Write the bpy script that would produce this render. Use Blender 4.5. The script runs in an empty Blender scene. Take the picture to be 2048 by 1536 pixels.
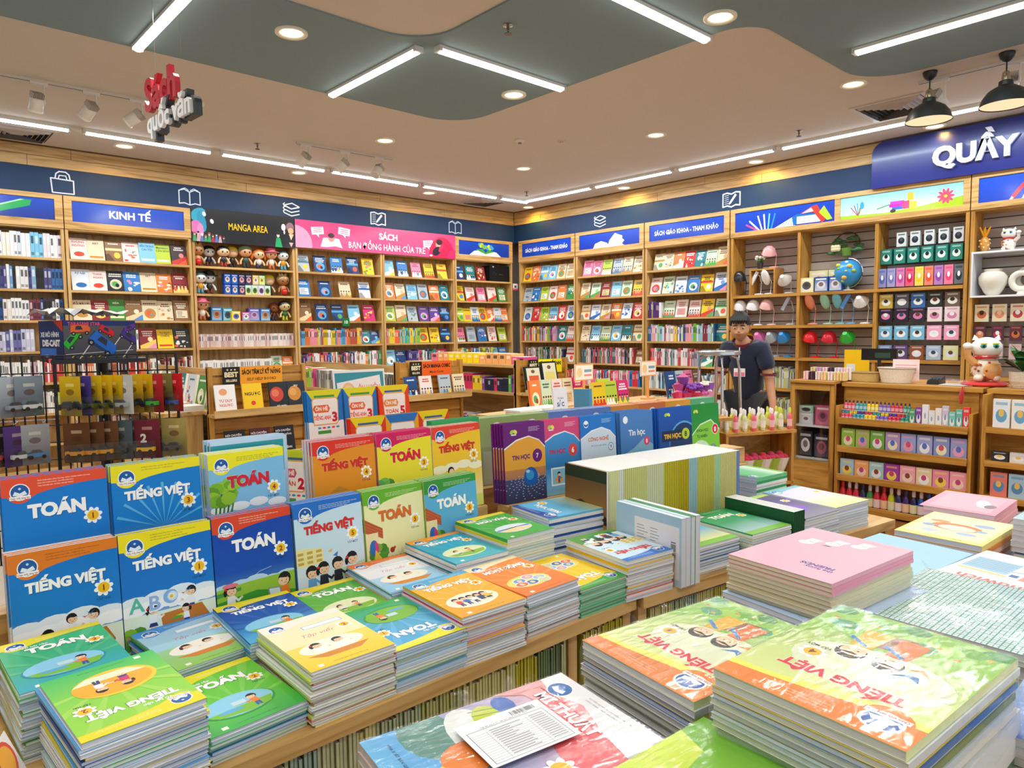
import bpy,math,random
from mathutils import Matrix,Vector
R=random.Random(7)
PI=math.pi
sc=bpy.context.scene
COL=sc.collection
YAW,PITCH,ROLL,FPX,HC=0.83246,0.07372,-0.01045,1416.5,1.5
F_=Vector((math.cos(YAW)*math.cos(PITCH),math.sin(YAW)*math.cos(PITCH),-math.sin(PITCH)))
R0=F_.cross(Vector((0,0,1))).normalized()
U0=R0.cross(F_)
RR=R0*math.cos(ROLL)+U0*math.sin(ROLL)
UU=U0*math.cos(ROLL)-R0*math.sin(ROLL)
cd=bpy.data.cameras.new('camera')
cam=bpy.data.objects.new('camera',cd)
COL.objects.link(cam)
m=Matrix((RR,UU,-F_)).transposed().to_4x4()
m.translation=(0,0,HC)
cam.matrix_world=m
cd.sensor_width=36
cd.lens=FPX/2048*36
cd.clip_start=0.05
cd.clip_end=60
sc.camera=cam
w=bpy.data.worlds.new('world')
sc.world=w
w.use_nodes=True
w.node_tree.nodes['Background'].inputs[0].default_value=(0.86,0.93,1.0,1)
w.node_tree.nodes['Background'].inputs[1].default_value=1.0
vs=sc.view_settings
vs.view_transform='Standard'
vs.look='None'
vs.gamma=1
vs.use_curve_mapping=False
vs.exposure=0.05
EXPO=1.0
TUBE_W,WALL_TUBE_W,DOWN_W=21,16,13
sc.cycles.max_bounces=6
sc.cycles.use_denoising=True
sc.cycles.sample_clamp_indirect=6
sc.cycles.transparent_max_bounces=12
sc.cycles.caustics_reflective=False
sc.cycles.caustics_refractive=False
def area_light(x,y,z,sx,sy,watt,col,name='lamp',parent=None):
 d=bpy.data.lights.new(name,'AREA')
 d.shape='RECTANGLE'
 d.size,d.size_y,d.energy,d.color=sx,sy,watt,col
 o=bpy.data.objects.new(name,d)
 COL.objects.link(o)
 o.location=(x,y,z)
 o.parent=parent
 return o
def spot_light(x,y,z,watt,col,parent=None,size=1.9,rad=.06):
 d=bpy.data.lights.new('lamp','SPOT')
 d.energy,d.color,d.spot_size,d.spot_blend,d.shadow_soft_size=watt,col,size,.6,rad
 o=bpy.data.objects.new('lamp',d)
 COL.objects.link(o)
 o.location=(x,y,z)
 o.parent=parent
 return o
PANEL_TUBES=[(1.5,5.45,1.5,4.2),(2.97,5.45,2.97,4.2),(3.07,4.1,4.32,4.1),(3.1,2.78,4.36,2.78),(5.36,2.2,5.36,.95)]
BACK_TUBES=[(0.2,5.4,0.2,4.2),(3.1,1.4,4.3,1.4),(3.1,.1,4.3,.1),(5.3,-.2,5.3,-1.4),(-1.0,.5,.3,.5),(.6,-1.0,1.9,-1.0),(-1.2,3.0,0,3.0)]
WALL_TUBES=[(-.9,7.96,.28,7.96),(.36,7.96,1.56,7.96),(1.68,7.96,2.88,7.96),(2.99,7.96,4.22,7.96),(4.31,7.96,5.58,7.96),(5.66,7.96,6.97,7.96),(7.06,7.96,7.6,7.96),
    (7.52,7.9,7.52,6.6),(7.52,6.52,7.52,5.27),(7.52,5.17,7.52,3.93),(7.52,3.84,7.52,2.55),(7.52,2.45,7.52,1.2),(7.52,1.1,7.52,-.1)]
DOWNS=[(2.2,4.55),(4.15,4.5),(4.15,2.55),(6.12,2.52),(4.12,6.45),(6.12,4.49),(6.1,6.45),(2.14,8.4),(4.1,8.4),(6.1,8.43),(8.02,8.38),(8.0,6.41),(8.0,4.41),(8.0,2.49),(2.2,6.5),(.2,8.4),(.2,6.5),
   (.2,2.5),(2.2,.5),(4.2,.6),(6.1,.5),(.2,-1.4),(2.2,-1.4)]
def lin(c):
 if isinstance(c,str):
  c=[int(c[i:i+2],16)/255 for i in (0,2,4)]
 return tuple(x/12.92 if x <= .04045 else ((x+.055)/1.055)**2.4 for x in c[:3])+(1.0,)
def nd(nt,t,**k):
 n=nt.nodes.new(t)
 for a,b in k.items():
  if a in n.inputs:
   n.inputs[a].default_value=b
  else:
   setattr(n,a,b)
 return n
def newmat(name):
 mt=bpy.data.materials.new(name)
 mt.use_nodes=True
 nt=mt.node_tree
 return mt,nt,nt.nodes['Principled BSDF']
def vmat(name,rough=.5,metal=0,coat=0,noise=.04,nscale=30,bump=0,bscale=200,emit=0,trans=0,alpha=1,sheen=0):
 """material tinted by the mesh's own colour attribute, with procedural variation and relief"""
 mt,nt,p=newmat(name)
 L=nt.links.new
 at=nd(nt,'ShaderNodeAttribute',attribute_name='Col')
 tc=nd(nt,'ShaderNodeTexCoord')
 nz=nd(nt,'ShaderNodeTexNoise')
 nz.inputs['Scale'].default_value=nscale
 L(tc.outputs['Object'],nz.inputs['Vector'])
 mr=nd(nt,'ShaderNodeMapRange')
 mr.inputs[3].default_value=1-noise
 mr.inputs[4].default_value=1+noise
 L(nz.outputs['Fac'],mr.inputs[0])
 mx=nd(nt,'ShaderNodeVectorMath',operation='SCALE')
 L(at.outputs['Color'],mx.inputs[0])
 L(mr.outputs[0],mx.inputs['Scale'])
 L(mx.outputs[0],p.inputs['Base Color'])
 p.inputs['Roughness'].default_value=rough
 p.inputs['Metallic'].default_value=metal
 p.inputs['Coat Weight'].default_value=coat
 p.inputs['Coat Roughness'].default_value=.12
 p.inputs['Transmission Weight'].default_value=trans
 p.inputs['Alpha'].default_value=alpha
 p.inputs['Sheen Weight'].default_value=sheen
 if bump:
  b=nd(nt,'ShaderNodeBump')
  b.inputs['Strength'].default_value=bump
  b.inputs['Distance'].default_value=.002
  n2=nd(nt,'ShaderNodeTexNoise')
  n2.inputs['Scale'].default_value=bscale
  L(tc.outputs['Object'],n2.inputs['Vector'])
  L(n2.outputs['Fac'],b.inputs['Height'])
  L(b.outputs[0],p.inputs['Normal'])
 if emit:
  L(at.outputs['Color'],p.inputs['Emission Color'])
  p.inputs['Emission Strength'].default_value=emit
 return mt
def wood(name,axis,c1,c2,c3,rough=.42):
 mt,nt,p=newmat(name)
 L=nt.links.new
 g=nd(nt,'ShaderNodeNewGeometry')
 mp=nd(nt,'ShaderNodeMapping')
 s=[14,14,14]
 s[axis]=1.1
 mp.inputs['Scale'].default_value=s
 L(g.outputs['Position'],mp.inputs[0])
 n1=nd(nt,'ShaderNodeTexNoise')
 n1.inputs['Scale'].default_value=1.6
 n1.inputs['Detail'].default_value=6
 n1.inputs['Distortion'].default_value=.8
 L(mp.outputs[0],n1.inputs['Vector'])
 cr=nd(nt,'ShaderNodeValToRGB')
 e=cr.color_ramp.elements
 e[0].position,e[0].color=.32,lin(c1)
 e[1].position,e[1].color=.7,lin(c3)
 e.new(.5).color=lin(c2)
 L(n1.outputs['Fac'],cr.inputs[0])
 n2=nd(nt,'ShaderNodeTexNoise')
 n2.inputs['Scale'].default_value=9
 n2.inputs['Detail'].default_value=3
 L(mp.outputs[0],n2.inputs['Vector'])
 mr=nd(nt,'ShaderNodeMapRange')
 mr.inputs[3].default_value=.86
 mr.inputs[4].default_value=1.1
 L(n2.outputs['Fac'],mr.inputs[0])
 mx=nd(nt,'ShaderNodeVectorMath',operation='SCALE')
 L(cr.outputs[0],mx.inputs[0])
 L(mr.outputs[0],mx.inputs['Scale'])
 L(mx.outputs[0],p.inputs['Base Color'])
 p.inputs['Roughness'].default_value=rough
 b=nd(nt,'ShaderNodeBump')
 b.inputs['Strength'].default_value=.12
 b.inputs['Distance'].default_value=.002
 L(n2.outputs['Fac'],b.inputs['Height'])
 L(b.outputs[0],p.inputs['Normal'])
 return mt
M={}
M['print']=vmat('glossy_printed_card',.42,coat=.05,noise=.02)
M['print'].node_tree.nodes['Principled BSDF'].inputs['Specular IOR Level'].default_value=.3
M['matte']=vmat('matte_print',.6,noise=.04)
M['plastic']=vmat('moulded_plastic',.28,coat=.2,noise=.02)
M['paint']=vmat('satin_paint',.4,noise=.03)
M['metal']=vmat('brushed_metal',.25,metal=.9,noise=.05)
M['fabric']=vmat('woven_fabric',.9,noise=.12,nscale=60,bump=.3,bscale=900,sheen=.3)
M['skin']=vmat('skin',.5,noise=.05,nscale=20)
M['leaf']=vmat('leaf_surface',.35,noise=.2,nscale=15)
M['wicker']=vmat('woven_wicker',.7,noise=.25,nscale=120,bump=.8,bscale=300)
M['board']=vmat('sign_vinyl',.3,coat=.3,noise=.02)
M['glow']=vmat('lamp_diffuser',.5,noise=0,emit=1)
M['wood']=None
mt,nt,p=newmat('paper_edges')
L=nt.links.new
tc=nd(nt,'ShaderNodeTexCoord')
mp=nd(nt,'ShaderNodeMapping')
mp.inputs['Scale'].default_value=(6,6,2600)
L(tc.outputs['Object'],mp.inputs[0])
n1=nd(nt,'ShaderNodeTexNoise')
n1.inputs['Scale'].default_value=1
n1.inputs['Detail'].default_value=2
L(mp.outputs[0],n1.inputs['Vector'])
mr=nd(nt,'ShaderNodeMapRange')
mr.inputs[1].default_value=.3
mr.inputs[2].default_value=.7
mr.inputs[3].default_value=.84
mr.inputs[4].default_value=1.1
L(n1.outputs['Fac'],mr.inputs[0])
at=nd(nt,'ShaderNodeAttribute',attribute_name='Col')
mx=nd(nt,'ShaderNodeVectorMath',operation='SCALE')
L(at.outputs['Color'],mx.inputs[0])
L(mr.outputs[0],mx.inputs['Scale'])
L(mx.outputs[0],p.inputs['Base Color'])
p.inputs['Roughness'].default_value=.75
M['pages']=mt
for i,a in enumerate('xyz'):
 M['oak_'+a]=wood('oak_along_'+a,i,'A97F42','CFA566','DDB87C')
 M['case_'+a]=wood('varnished_oak_along_'+a,i,'9A6A22','C08A3A','D09C4C')
mt,nt,p=newmat('crinkled_clear_film')
L=nt.links.new
tc=nd(nt,'ShaderNodeTexCoord')
mp=nd(nt,'ShaderNodeMapping')
mp.inputs['Rotation'].default_value=(0,0,.6)
mp.inputs['Scale'].default_value=(1,3.2,1)
L(tc.outputs['Object'],mp.inputs[0])
n1=nd(nt,'ShaderNodeTexNoise')
n1.inputs['Scale'].default_value=9
n1.inputs['Detail'].default_value=6
n1.inputs['Distortion'].default_value=1.6
L(mp.outputs[0],n1.inputs['Vector'])
vo=nd(nt,'ShaderNodeTexVoronoi',feature='DISTANCE_TO_EDGE')
vo.inputs['Scale'].default_value=26
L(mp.outputs[0],vo.inputs['Vector'])
ad=nd(nt,'ShaderNodeMath',operation='ADD')
L(n1.outputs['Fac'],ad.inputs[0])
L(vo.outputs['Distance'],ad.inputs[1])
b=nd(nt,'ShaderNodeBump')
n3=nd(nt,'ShaderNodeTexNoise')
n3.inputs['Scale'].default_value=7
L(tc.outputs['Object'],n3.inputs['Vector'])
mk=nd(nt,'ShaderNodeMapRange')
mk.inputs[1].default_value=.45
mk.inputs[2].default_value=.68
mk.inputs[3].default_value=.06
mk.inputs[4].default_value=1
L(n3.outputs['Fac'],mk.inputs[0])
L(mk.outputs[0],b.inputs['Strength'])
b.inputs['Distance'].default_value=.007
L(ad.outputs[0],b.inputs['Height'])
gl=nd(nt,'ShaderNodeBsdfGlossy')
gl.inputs['Roughness'].default_value=.1
gl.inputs['Color'].default_value=(1,1,1,1)
L(b.outputs[0],gl.inputs['Normal'])
tr=nd(nt,'ShaderNodeBsdfTransparent')
tr.inputs['Color'].default_value=(.99,.995,.995,1)
fr=nd(nt,'ShaderNodeLayerWeight')
L(b.outputs[0],fr.inputs['Normal'])
fp=nd(nt,'ShaderNodeMath',operation='POWER')
fp.inputs[1].default_value=3.5
L(fr.outputs['Facing'],fp.inputs[0])
fm=nd(nt,'ShaderNodeMath',operation='MULTIPLY_ADD')
fm.inputs[1].default_value=.35
fm.inputs[2].default_value=.045
L(fp.outputs[0],fm.inputs[0])
ms=nd(nt,'ShaderNodeMixShader')
L(fm.outputs[0],ms.inputs[0])
L(tr.outputs[0],ms.inputs[1])
L(gl.outputs[0],ms.inputs[2])
L(ms.outputs[0],nt.nodes['Material Output'].inputs['Surface'])
M['film']=mt
mt,nt,p=newmat('clear_glass')
tr=nd(nt,'ShaderNodeBsdfTransparent')
gl=nd(nt,'ShaderNodeBsdfGlossy')
gl.inputs['Roughness'].default_value=.03
ms=nd(nt,'ShaderNodeMixShader')
ms.inputs[0].default_value=.08
nt.links.new(tr.outputs[0],ms.inputs[1])
nt.links.new(gl.outputs[0],ms.inputs[2])
nt.links.new(ms.outputs[0],nt.nodes['Material Output'].inputs['Surface'])
M['glass']=mt
def emat(name,col,strength):
 mt,nt,p=newmat(name)
 e=nd(nt,'ShaderNodeEmission')
 e.inputs[0].default_value=lin(col)
 e.inputs[1].default_value=strength
 nt.links.new(e.outputs[0],nt.nodes['Material Output'].inputs['Surface'])
 return mt
M['tube']=emat('cool_tube_light','E2F2FF',9)
M['tubewarm']=emat('neutral_tube_light','FFFBE8',9)
M['warm']=emat('warm_lamp_light','FFF0C4',3.0)
M['amber']=emat('pendant_inner_light','FFE2B4',1.05)
def floor_mat():
 mt,nt,p=newmat('red_brown_floor_tiles')
 L=nt.links.new
 g=nd(nt,'ShaderNodeNewGeometry')
 n1=nd(nt,'ShaderNodeTexNoise')
 n1.inputs['Scale'].default_value=2.2
 n1.inputs['Detail'].default_value=6
 n1.inputs['Distortion'].default_value=1
 L(g.outputs['Position'],n1.inputs['Vector'])
 cr=nd(nt,'ShaderNodeValToRGB')
 e=cr.color_ramp.elements
 e[0].position,e[0].color=.3,lin('6E3A1C')
 e[1].position,e[1].color=.7,lin('A8683A')
 L(n1.outputs['Fac'],cr.inputs[0])
 L(cr.outputs[0],p.inputs['Base Color'])
 p.inputs['Roughness'].default_value=.22
 return mt
M['floor']=floor_mat()
def plain(name,c,rough,var=.05,scale=4):
 mt,nt,p=newmat(name)
 L=nt.links.new
 g=nd(nt,'ShaderNodeNewGeometry')
 n1=nd(nt,'ShaderNodeTexNoise')
 n1.inputs['Scale'].default_value=scale
 n1.inputs['Detail'].default_value=4
 L(g.outputs['Position'],n1.inputs['Vector'])
 mr=nd(nt,'ShaderNodeMapRange')
 mr.inputs[3].default_value=1-var
 mr.inputs[4].default_value=1+var
 L(n1.outputs['Fac'],mr.inputs[0])
 mx=nd(nt,'ShaderNodeVectorMath',operation='SCALE')
 mx.inputs[0].default_value=lin(c)[:3]
 L(mr.outputs[0],mx.inputs['Scale'])
 L(mx.outputs[0],p.inputs['Base Color'])
 p.inputs['Roughness'].default_value=rough
 return mt
M['ceil']=plain('cream_ceiling_paint','D2C8BC',.85,.015)
M['panel']=plain('grey_green_ceiling_panel','7C929A',.75,.02)
M['band']=plain('dark_blue_lacquer','06305A',.6,.12,2)
M['wallback']=plain('grey_wall_paint','B7AEA8',.8,.04)
M['bouncefloor']=plain('beige_bounce_floor','C4B8A8',.4,.06)  # mostly unseen floor, made pale beige to bounce neutral light
TEXT={}
def text_mesh(s,bold=0.0):
 k=(s,bold)
 if k not in TEXT:
  c=bpy.data.curves.new('t','FONT')
  c.body=s
  c.offset=bold
  c.resolution_u=3 if len(s)<12 else 1
  o=bpy.data.objects.new('t',c)
  me=o.to_mesh()
  vs_=[(v.co.x,v.co.y) for v in me.vertices]
  fs=[tuple(p_.vertices) for p_ in me.polygons]
  o.to_mesh_clear()
  bpy.data.objects.remove(o)
  bpy.data.curves.remove(c)
  xs=[v[0] for v in vs_] or [0]
  TEXT[k]=(vs_,fs,min(xs),max(xs))
 return TEXT[k]
class MB:
 def __init__(s):
  s.v,s.f,s.c,s.m=[],[],[],[]
  s.T=None
 def P(s,p):
  return tuple(s.T @ Vector(p)) if s.T else tuple(p)
 def face(s,pts,col,mi=0):
  n=len(s.v)
  s.v += [s.P(p) for p in pts]
  s.f.append(tuple(range(n,n+len(pts))))
  s.c.append(col)
  s.m.append(mi)
 def box(s,x0,y0,z0,x1,y1,z1,col,mi=0,skip=''):
  n=len(s.v)
  s.v += [s.P(p) for p in ((x0,y0,z0),(x1,y0,z0),(x1,y1,z0),(x0,y1,z0),(x0,y0,z1),(x1,y0,z1),(x1,y1,z1),(x0,y1,z1))]
  for k,q in (('b',(0,3,2,1)),('t',(4,5,6,7)),('f',(0,1,5,4)),('r',(1,2,6,5)),('k',(2,3,7,6)),('l',(3,0,4,7))):
   if k not in skip:
    s.f.append(tuple(n+i for i in q))
    s.c.append(col)
    s.m.append(mi)
 def cbox(s,c,d,col,mi=0,skip=''):
  s.box(c[0]-d[0]/2,c[1]-d[1]/2,c[2]-d[2]/2,c[0]+d[0]/2,c[1]+d[1]/2,c[2]+d[2]/2,col,mi,skip)
 def ring(s,rings,col,mi=0,cap=(1,1),closed=True):
  """loft a list of rings (equal point counts)"""
  n0=len(s.v)
  k=len(rings[0])
  for r in rings:
   s.v += [s.P(p) for p in r]
  for i in range(len(rings)-1):
   c=col[i] if isinstance(col,list) else col
   for j in range(k if closed else k-1):
    a,b=n0+i*k+j,n0+i*k+(j+1) % k
    s.f.append((a,b,b+k,a+k))
    s.c.append(c)
    s.m.append(mi)
  c=col[0] if isinstance(col,list) else col
  if cap[0]:
   s.f.append(tuple(n0+j for j in range(k))[::-1])
   s.c.append(c)
   s.m.append(mi)
  if cap[1]:
   s.f.append(tuple(n0+(len(rings)-1)*k+j for j in range(k)))
   s.c.append(col[-1] if isinstance(col,list) else col)
   s.m.append(mi)
 def lathe(s,c,prof,col,n=16,mi=0,cap=(1,1),sq=(1,1)):
  s.ring([[(c[0]+r*sq[0]*math.cos(2*PI*j/n),c[1]+r*sq[1]*math.sin(2*PI*j/n),c[2]+z) for j in range(n)] for r,z in prof],col,mi,cap)
 def ball(s,c,r,col,n=12,k=8,mi=0):
  if not isinstance(r,(tuple,list)):
   r=(r,r,r)
  rg=[]
  for i in range(k+1):
   a=-PI/2+PI*i/k
   q=max(math.cos(a),.02)
   rg.append([(c[0]+r[0]*q*math.cos(2*PI*j/n),c[1]+r[1]*q*math.sin(2*PI*j/n),c[2]+r[2]*math.sin(a)) for j in range(n)])
  s.ring(rg,col,mi)
 def tube(s,pts,r,col,n=8,mi=0):
  pts=[Vector(p) for p in pts]
  rg=[]
  for i,p_ in enumerate(pts):
   d=(pts[min(i+1,len(pts)-1)]-pts[max(i-1,0)]).normalized()
   a=d.cross(Vector((0,0,1)))
   if a.length<.05:
    a=d.cross(Vector((1,0,0)))
   a.normalize()
   b_=a.cross(d)
   rr=r[i] if isinstance(r,(list,tuple)) else r
   rg.append([tuple(p_+a*rr*math.cos(2*PI*j/n)+b_*rr*math.sin(2*PI*j/n)) for j in range(n)])
  s.ring(rg,col,mi)
 def mesh(s,name,mats,smooth=False):
  me=bpy.data.meshes.new(name)
  me.from_pydata(s.v,[],s.f)
  for mt_ in mats:
   me.materials.append(M[mt_] if isinstance(mt_,str) else mt_)
  if len(mats)>1:
   me.polygons.foreach_set('material_index',s.m)
  at_=me.color_attributes.new('Col','FLOAT_COLOR','CORNER')
  buf=[]
  cache={}
  for f,c in zip(s.f,s.c):
   if isinstance(c,list):
    for i in range(len(f)):
     q=c[i % len(c)]
     if q not in cache:
      cache[q]=lin(q)
     buf += cache[q]
   else:
    if c not in cache:
     cache[c]=lin(c)
    buf += cache[c]*len(f)
  at_.data.foreach_set('color',buf)
  if smooth:
   me.shade_smooth()
   try:
    me.set_sharp_from_angle(angle=.8)
   except Exception:
    pass
  return me
 def build(s,name,mats,parent=None,smooth=False,**k):
  if isinstance(mats,str):
   mats=[mats]
  o=bpy.data.objects.new(name,s.mesh(name,mats,smooth))
  COL.objects.link(o)
  if parent:
   o.parent=parent
  for a,b_ in k.items():
   o[a]=b_
  return o
def empty(name,loc=(0,0,0),rz=0,label=None,cat=None,group=None):
 o=bpy.data.objects.new(name,None)
 o.empty_display_size=.05
 COL.objects.link(o)
 o.location=loc
 o.rotation_euler=(0,0,rz)
 if label:
  o['label']=label
 if cat:
  o['category']=cat
 if group:
  o['group']=group
 return o
def tag(o,label,cat,group=None):
 o['label']=label
 o['category']=cat
 if group:
  o['group']=group
 return o
def struct(o):
 o['kind']='structure'
 return o
def shared(name,me,parent=None):
 o=bpy.data.objects.new(name,me)
 COL.objects.link(o)
 if parent:
  o.parent=parent
 return o
KIDS={}
def dup(root,mat=None,label=None,group=None):
 """copy of a thing with copies of its parts and sub-parts"""
 if root.name not in KIDS:
  KIDS[root.name]=[(c,list(c.children)) for c in root.children]
 r=root.copy()
 COL.objects.link(r)
 if mat is not None:
  r.matrix_world=mat
 if label:
  r['label']=label
 if group:
  r['group']=group
 for c,gs in KIDS[root.name]:
  d=c.copy()
  COL.objects.link(d)
  d.parent=r
  for g in gs:
   e=g.copy()
   COL.objects.link(e)
   e.parent=d
 return r
def TR(x,y,z,rz=0,rx=0,ry=0):
 return Matrix.Translation((x,y,z)) @ Matrix.Rotation(rz,4,'Z') @ Matrix.Rotation(ry,4,'Y') @ Matrix.Rotation(rx,4,'X')
class Art:
 """shapes in a w x h plane; emitted as very thin ink layers on top of a cover or a board"""
 def __init__(s,w,h,eps=.00014):
  eps=min(eps*.35,.00022)
  s.w,s.h,s.e,s.q,s.n=w,h,eps,[],0
 def clip(s,pts):
  for ax,lim,sg in ((0,0,1),(0,s.w,-1),(1,0,1),(1,s.h,-1)):
   out=[]
   for i in range(len(pts)):
    a,b_=pts[i-1],pts[i]
    ia,ib=(a[ax]-lim)*sg >= -1e-9,(b_[ax]-lim)*sg >= -1e-9
    if ia != ib:
     t=(lim-a[ax])/(b_[ax]-a[ax])
     out.append((a[0]+t*(b_[0]-a[0]),a[1]+t*(b_[1]-a[1])))
    if ib:
     out.append(b_)
   pts=out
   if not pts:
    return pts
  return pts
 def poly(s,pts,col,keep=False):
  if not keep:
   s.n += 1
  pts=s.clip(list(pts))
  if len(pts) >= 3:
   s.q.append((pts,col,s.n))
 def rect(s,x0,y0,x1,y1,col,col2=None,keep=False):
  if col2:
   if not keep:
    s.n += 1
   s.q.append(([(x0,y0),(x1,y0),(x1,y1),(x0,y1)],[col2,col2,col,col],s.n))
  else:
   s.poly([(x0,y0),(x1,y0),(x1,y1),(x0,y1)],col,keep)
 def ell(s,x,y,rx,ry,col,n=18,rot=0,keep=False,a0=0,a1=2*PI):
  ca,sa=math.cos(rot),math.sin(rot)
  pts=[]
  m_=n if a1-a0>6.2 else n+1
  for i in range(m_):
   t=a0+(a1-a0)*i/n
   p_,q_=rx*math.cos(t),ry*math.sin(t)
   pts.append((x+p_*ca-q_*sa,y+p_*sa+q_*ca))
  s.poly(pts,col,keep)
 def line(s,pts,wd,col,keep=False):
  if not keep:
   s.n += 1
  for a,b_ in zip(pts,pts[1:]):
   d=Vector((b_[0]-a[0],b_[1]-a[1]))
   if d.length<1e-6:
    continue
   n_=Vector((-d.y,d.x)).normalized()*wd/2
   e=d.normalized()*wd*.25
   s.poly([(a[0]+n_.x-e.x,a[1]+n_.y-e.y),(a[0]-n_.x-e.x,a[1]-n_.y-e.y),(b_[0]-n_.x+e.x,b_[1]-n_.y+e.y),(b_[0]+n_.x+e.x,b_[1]+n_.y+e.y)],col,True)
 def text(s,t,x,y,size,col,bold=.02,al='c',maxw=None,rot=0,sx=1,italic=0):
  """x,y: baseline anchor; size: cap height"""
  v,f,a,b_=text_mesh(t,bold)
  k=size/.73
  wd=(b_-a)*k*sx
  if maxw and wd>maxw:
   sx *= maxw/wd
   wd=maxw
  ox={'c':-wd/2,'l':0,'r':-wd}[al]
  ca,sa=math.cos(rot),math.sin(rot)
  s.n += 1
  P_=[]
  for p_ in v:
   u_,w_=ox+(p_[0]-a)*k*sx+p_[1]*k*italic,p_[1]*k
   P_.append((x+u_*ca-w_*sa,y+u_*sa+w_*ca))
  s.q.append(('T',P_,f,col,s.n))
 def emit(s,mb,o,u,v,mi=0):
  """o origin, u,v unit vectors in mesh space; shapes lie in the plane, stacked along the normal"""
  o,u,v=Vector(o),Vector(u),Vector(v)
  nn=u.cross(v)
  bb=[]
  for i,q in enumerate(s.q):
   pts=(q[1] if q[0]=='T' else q[0]) or [(0,0)]
   x0,x1=min(p_[0] for p_ in pts),max(p_[0] for p_ in pts)
   y0,y1=min(p_[1] for p_ in pts),max(p_[1] for p_ in pts)
   n=1+max([b_[4] for b_ in bb if b_[0]<x1 and b_[1]>x0 and b_[2]<y1 and b_[3]>y0],default=0)
   bb.append((x0,x1,y0,y1,n))
   s.q[i]=q[:-1]+(n,)
  for q in s.q:
   if q[0]=='T':
    _,P_,f,col,n=q
    base=o+nn*(s.e*n)
    b0=len(mb.v)
    mb.v += [mb.P(base+u*a+v*b_) for a,b_ in P_]
    for t in f:
     mb.f.append(tuple(b0+i for i in t))
     mb.c.append(col)
     mb.m.append(mi)
   else:
    pts,col,n=q
    base=o+nn*(s.e*n)
    mb.face([tuple(base+u*a+v*b_) for a,b_ in pts],col,mi)
def mixc(a,b_,t):
 A=[int(a[i:i+2],16) for i in (0,2,4)]
 B=[int(b_[i:i+2],16) for i in (0,2,4)]
 return '%02X%02X%02X' % tuple(int(A[i]+(B[i]-A[i])*t) for i in range(3))
# ================================================================= SETTING
XW,YW,ZC=8.2,8.92,3.504
mb=MB()
mb.box(-4,-4,-.1,8.6,9.3,0,'FFFFFF')
struct(mb.build('floor','bouncefloor'))
mb=MB()
mb.box(2.6,-1.2,0,6.0,2.45,.004,'FFFFFF')
struct(mb.build('floor_wood','floor'))
mb=MB()
mb.box(-4,-4,ZC,8.6,9.3,ZC+.1,'FFFFFF')
struct(mb.build('ceiling','ceil'))
mb=MB()
mb.box(-4,9.25,0,8.6,9.35,ZC,'FFFFFF')
struct(mb.build('wall_left','wallback'))
mb=MB()
mb.box(8.53,-4,0,8.63,9.3,ZC,'FFFFFF')
struct(mb.build('wall_right','wallback'))
mb=MB()
mb.box(-4.1,-4,0,-4,9.3,ZC,'FFFFFF')
struct(mb.build('wall_rear','ceil'))
def rounded(pts):
 out=[]
 n=len(pts)
 for i in range(n):
  x,y,r=pts[i]
  if not r:
   out.append((x,y))
   continue
  a,b_=Vector(pts[i-1][:2]),Vector(pts[(i+1) % n][:2])
  p_=Vector((x,y))
  d1,d2=(a-p_).normalized(),(b_-p_).normalized()
  c=p_+(d1+d2)*r
  for k in range(9):
   t=k/8*PI/2
   v_=c-d2*r*math.cos(t)-d1*r*math.sin(t)
   out.append((v_.x,v_.y))
 return out
o_pts=rounded([(-4,5.5,0),(4.36,5.5,.4),(4.36,2.44,.25),(6.17,2.44,.4),(6.17,-4,0),(2.99,-4,0),(2.99,4.16,.35),(-4,4.16,0)])
mb=MB()
mb.ring([[(x,y,ZC+.01) for x,y in o_pts],[(x,y,ZC-.012) for x,y in o_pts]],'FFFFFF')
struct(mb.build('ceiling_panel','panel'))
ZB,ZT=3.284,3.008
for side in 'LR':
 mb=MB()
 if side=='L':
  mb.box(-4,YW+.02,ZT-.02,XW+.03,YW+.3,ZB,'FFFFFF')
 else:
  mb.box(XW+.02,-4,ZT-.02,XW+.3,YW+.03,ZB,'FFFFFF')
 o=struct(mb.build('trim_1' if side=='L' else 'trim_2','band'))
 w_=struct(empty('trim_3' if side=='L' else 'trim_4'))
 for k in range(2):
  z0,z1=ZB+k*.111,ZB+k*.111+.107
  e0=-4
  while e0<(XW if side=='L' else YW):
   e1=min(e0+R.choice((1.55,1.9,2.3)),XW+.01 if side=='L' else YW+.01)
   mb=MB()
   if side=='L':
    mb.box(e0,YW+.012,z0,e1-.004,YW+.05,z1,'FFFFFF')
    mb.build('plank','oak_x',w_)
   else:
    mb.box(XW+.012,e0,z0,XW+.05,e1-.004,z1,'FFFFFF')
    mb.build('plank','oak_y',w_)
   e0=e1
   if e0>XW and side=='L' or e0>YW:
    break
 mb=MB()
 if side=='L':
  mb.box(-4,YW-.01,ZC-.012,XW,YW+.05,ZC,'5A3C1A')
 else:
  mb.box(XW-.01,-4,ZC-.012,XW+.05,YW,ZC,'5A3C1A')
 struct(mb.build('trim_5' if side=='L' else 'trim_6','paint'))
 mb=MB()   # backing board behind the planks
 if side=='L':
  mb.box(-4,YW+.05,ZB,XW+.1,YW+.3,ZC,'3A2A18')
 else:
  mb.box(XW+.05,-4,ZB,XW+.3,YW+.1,ZC,'3A2A18')
 struct(mb.build('trim_7' if side=='L' else 'trim_8','paint'))
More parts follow.
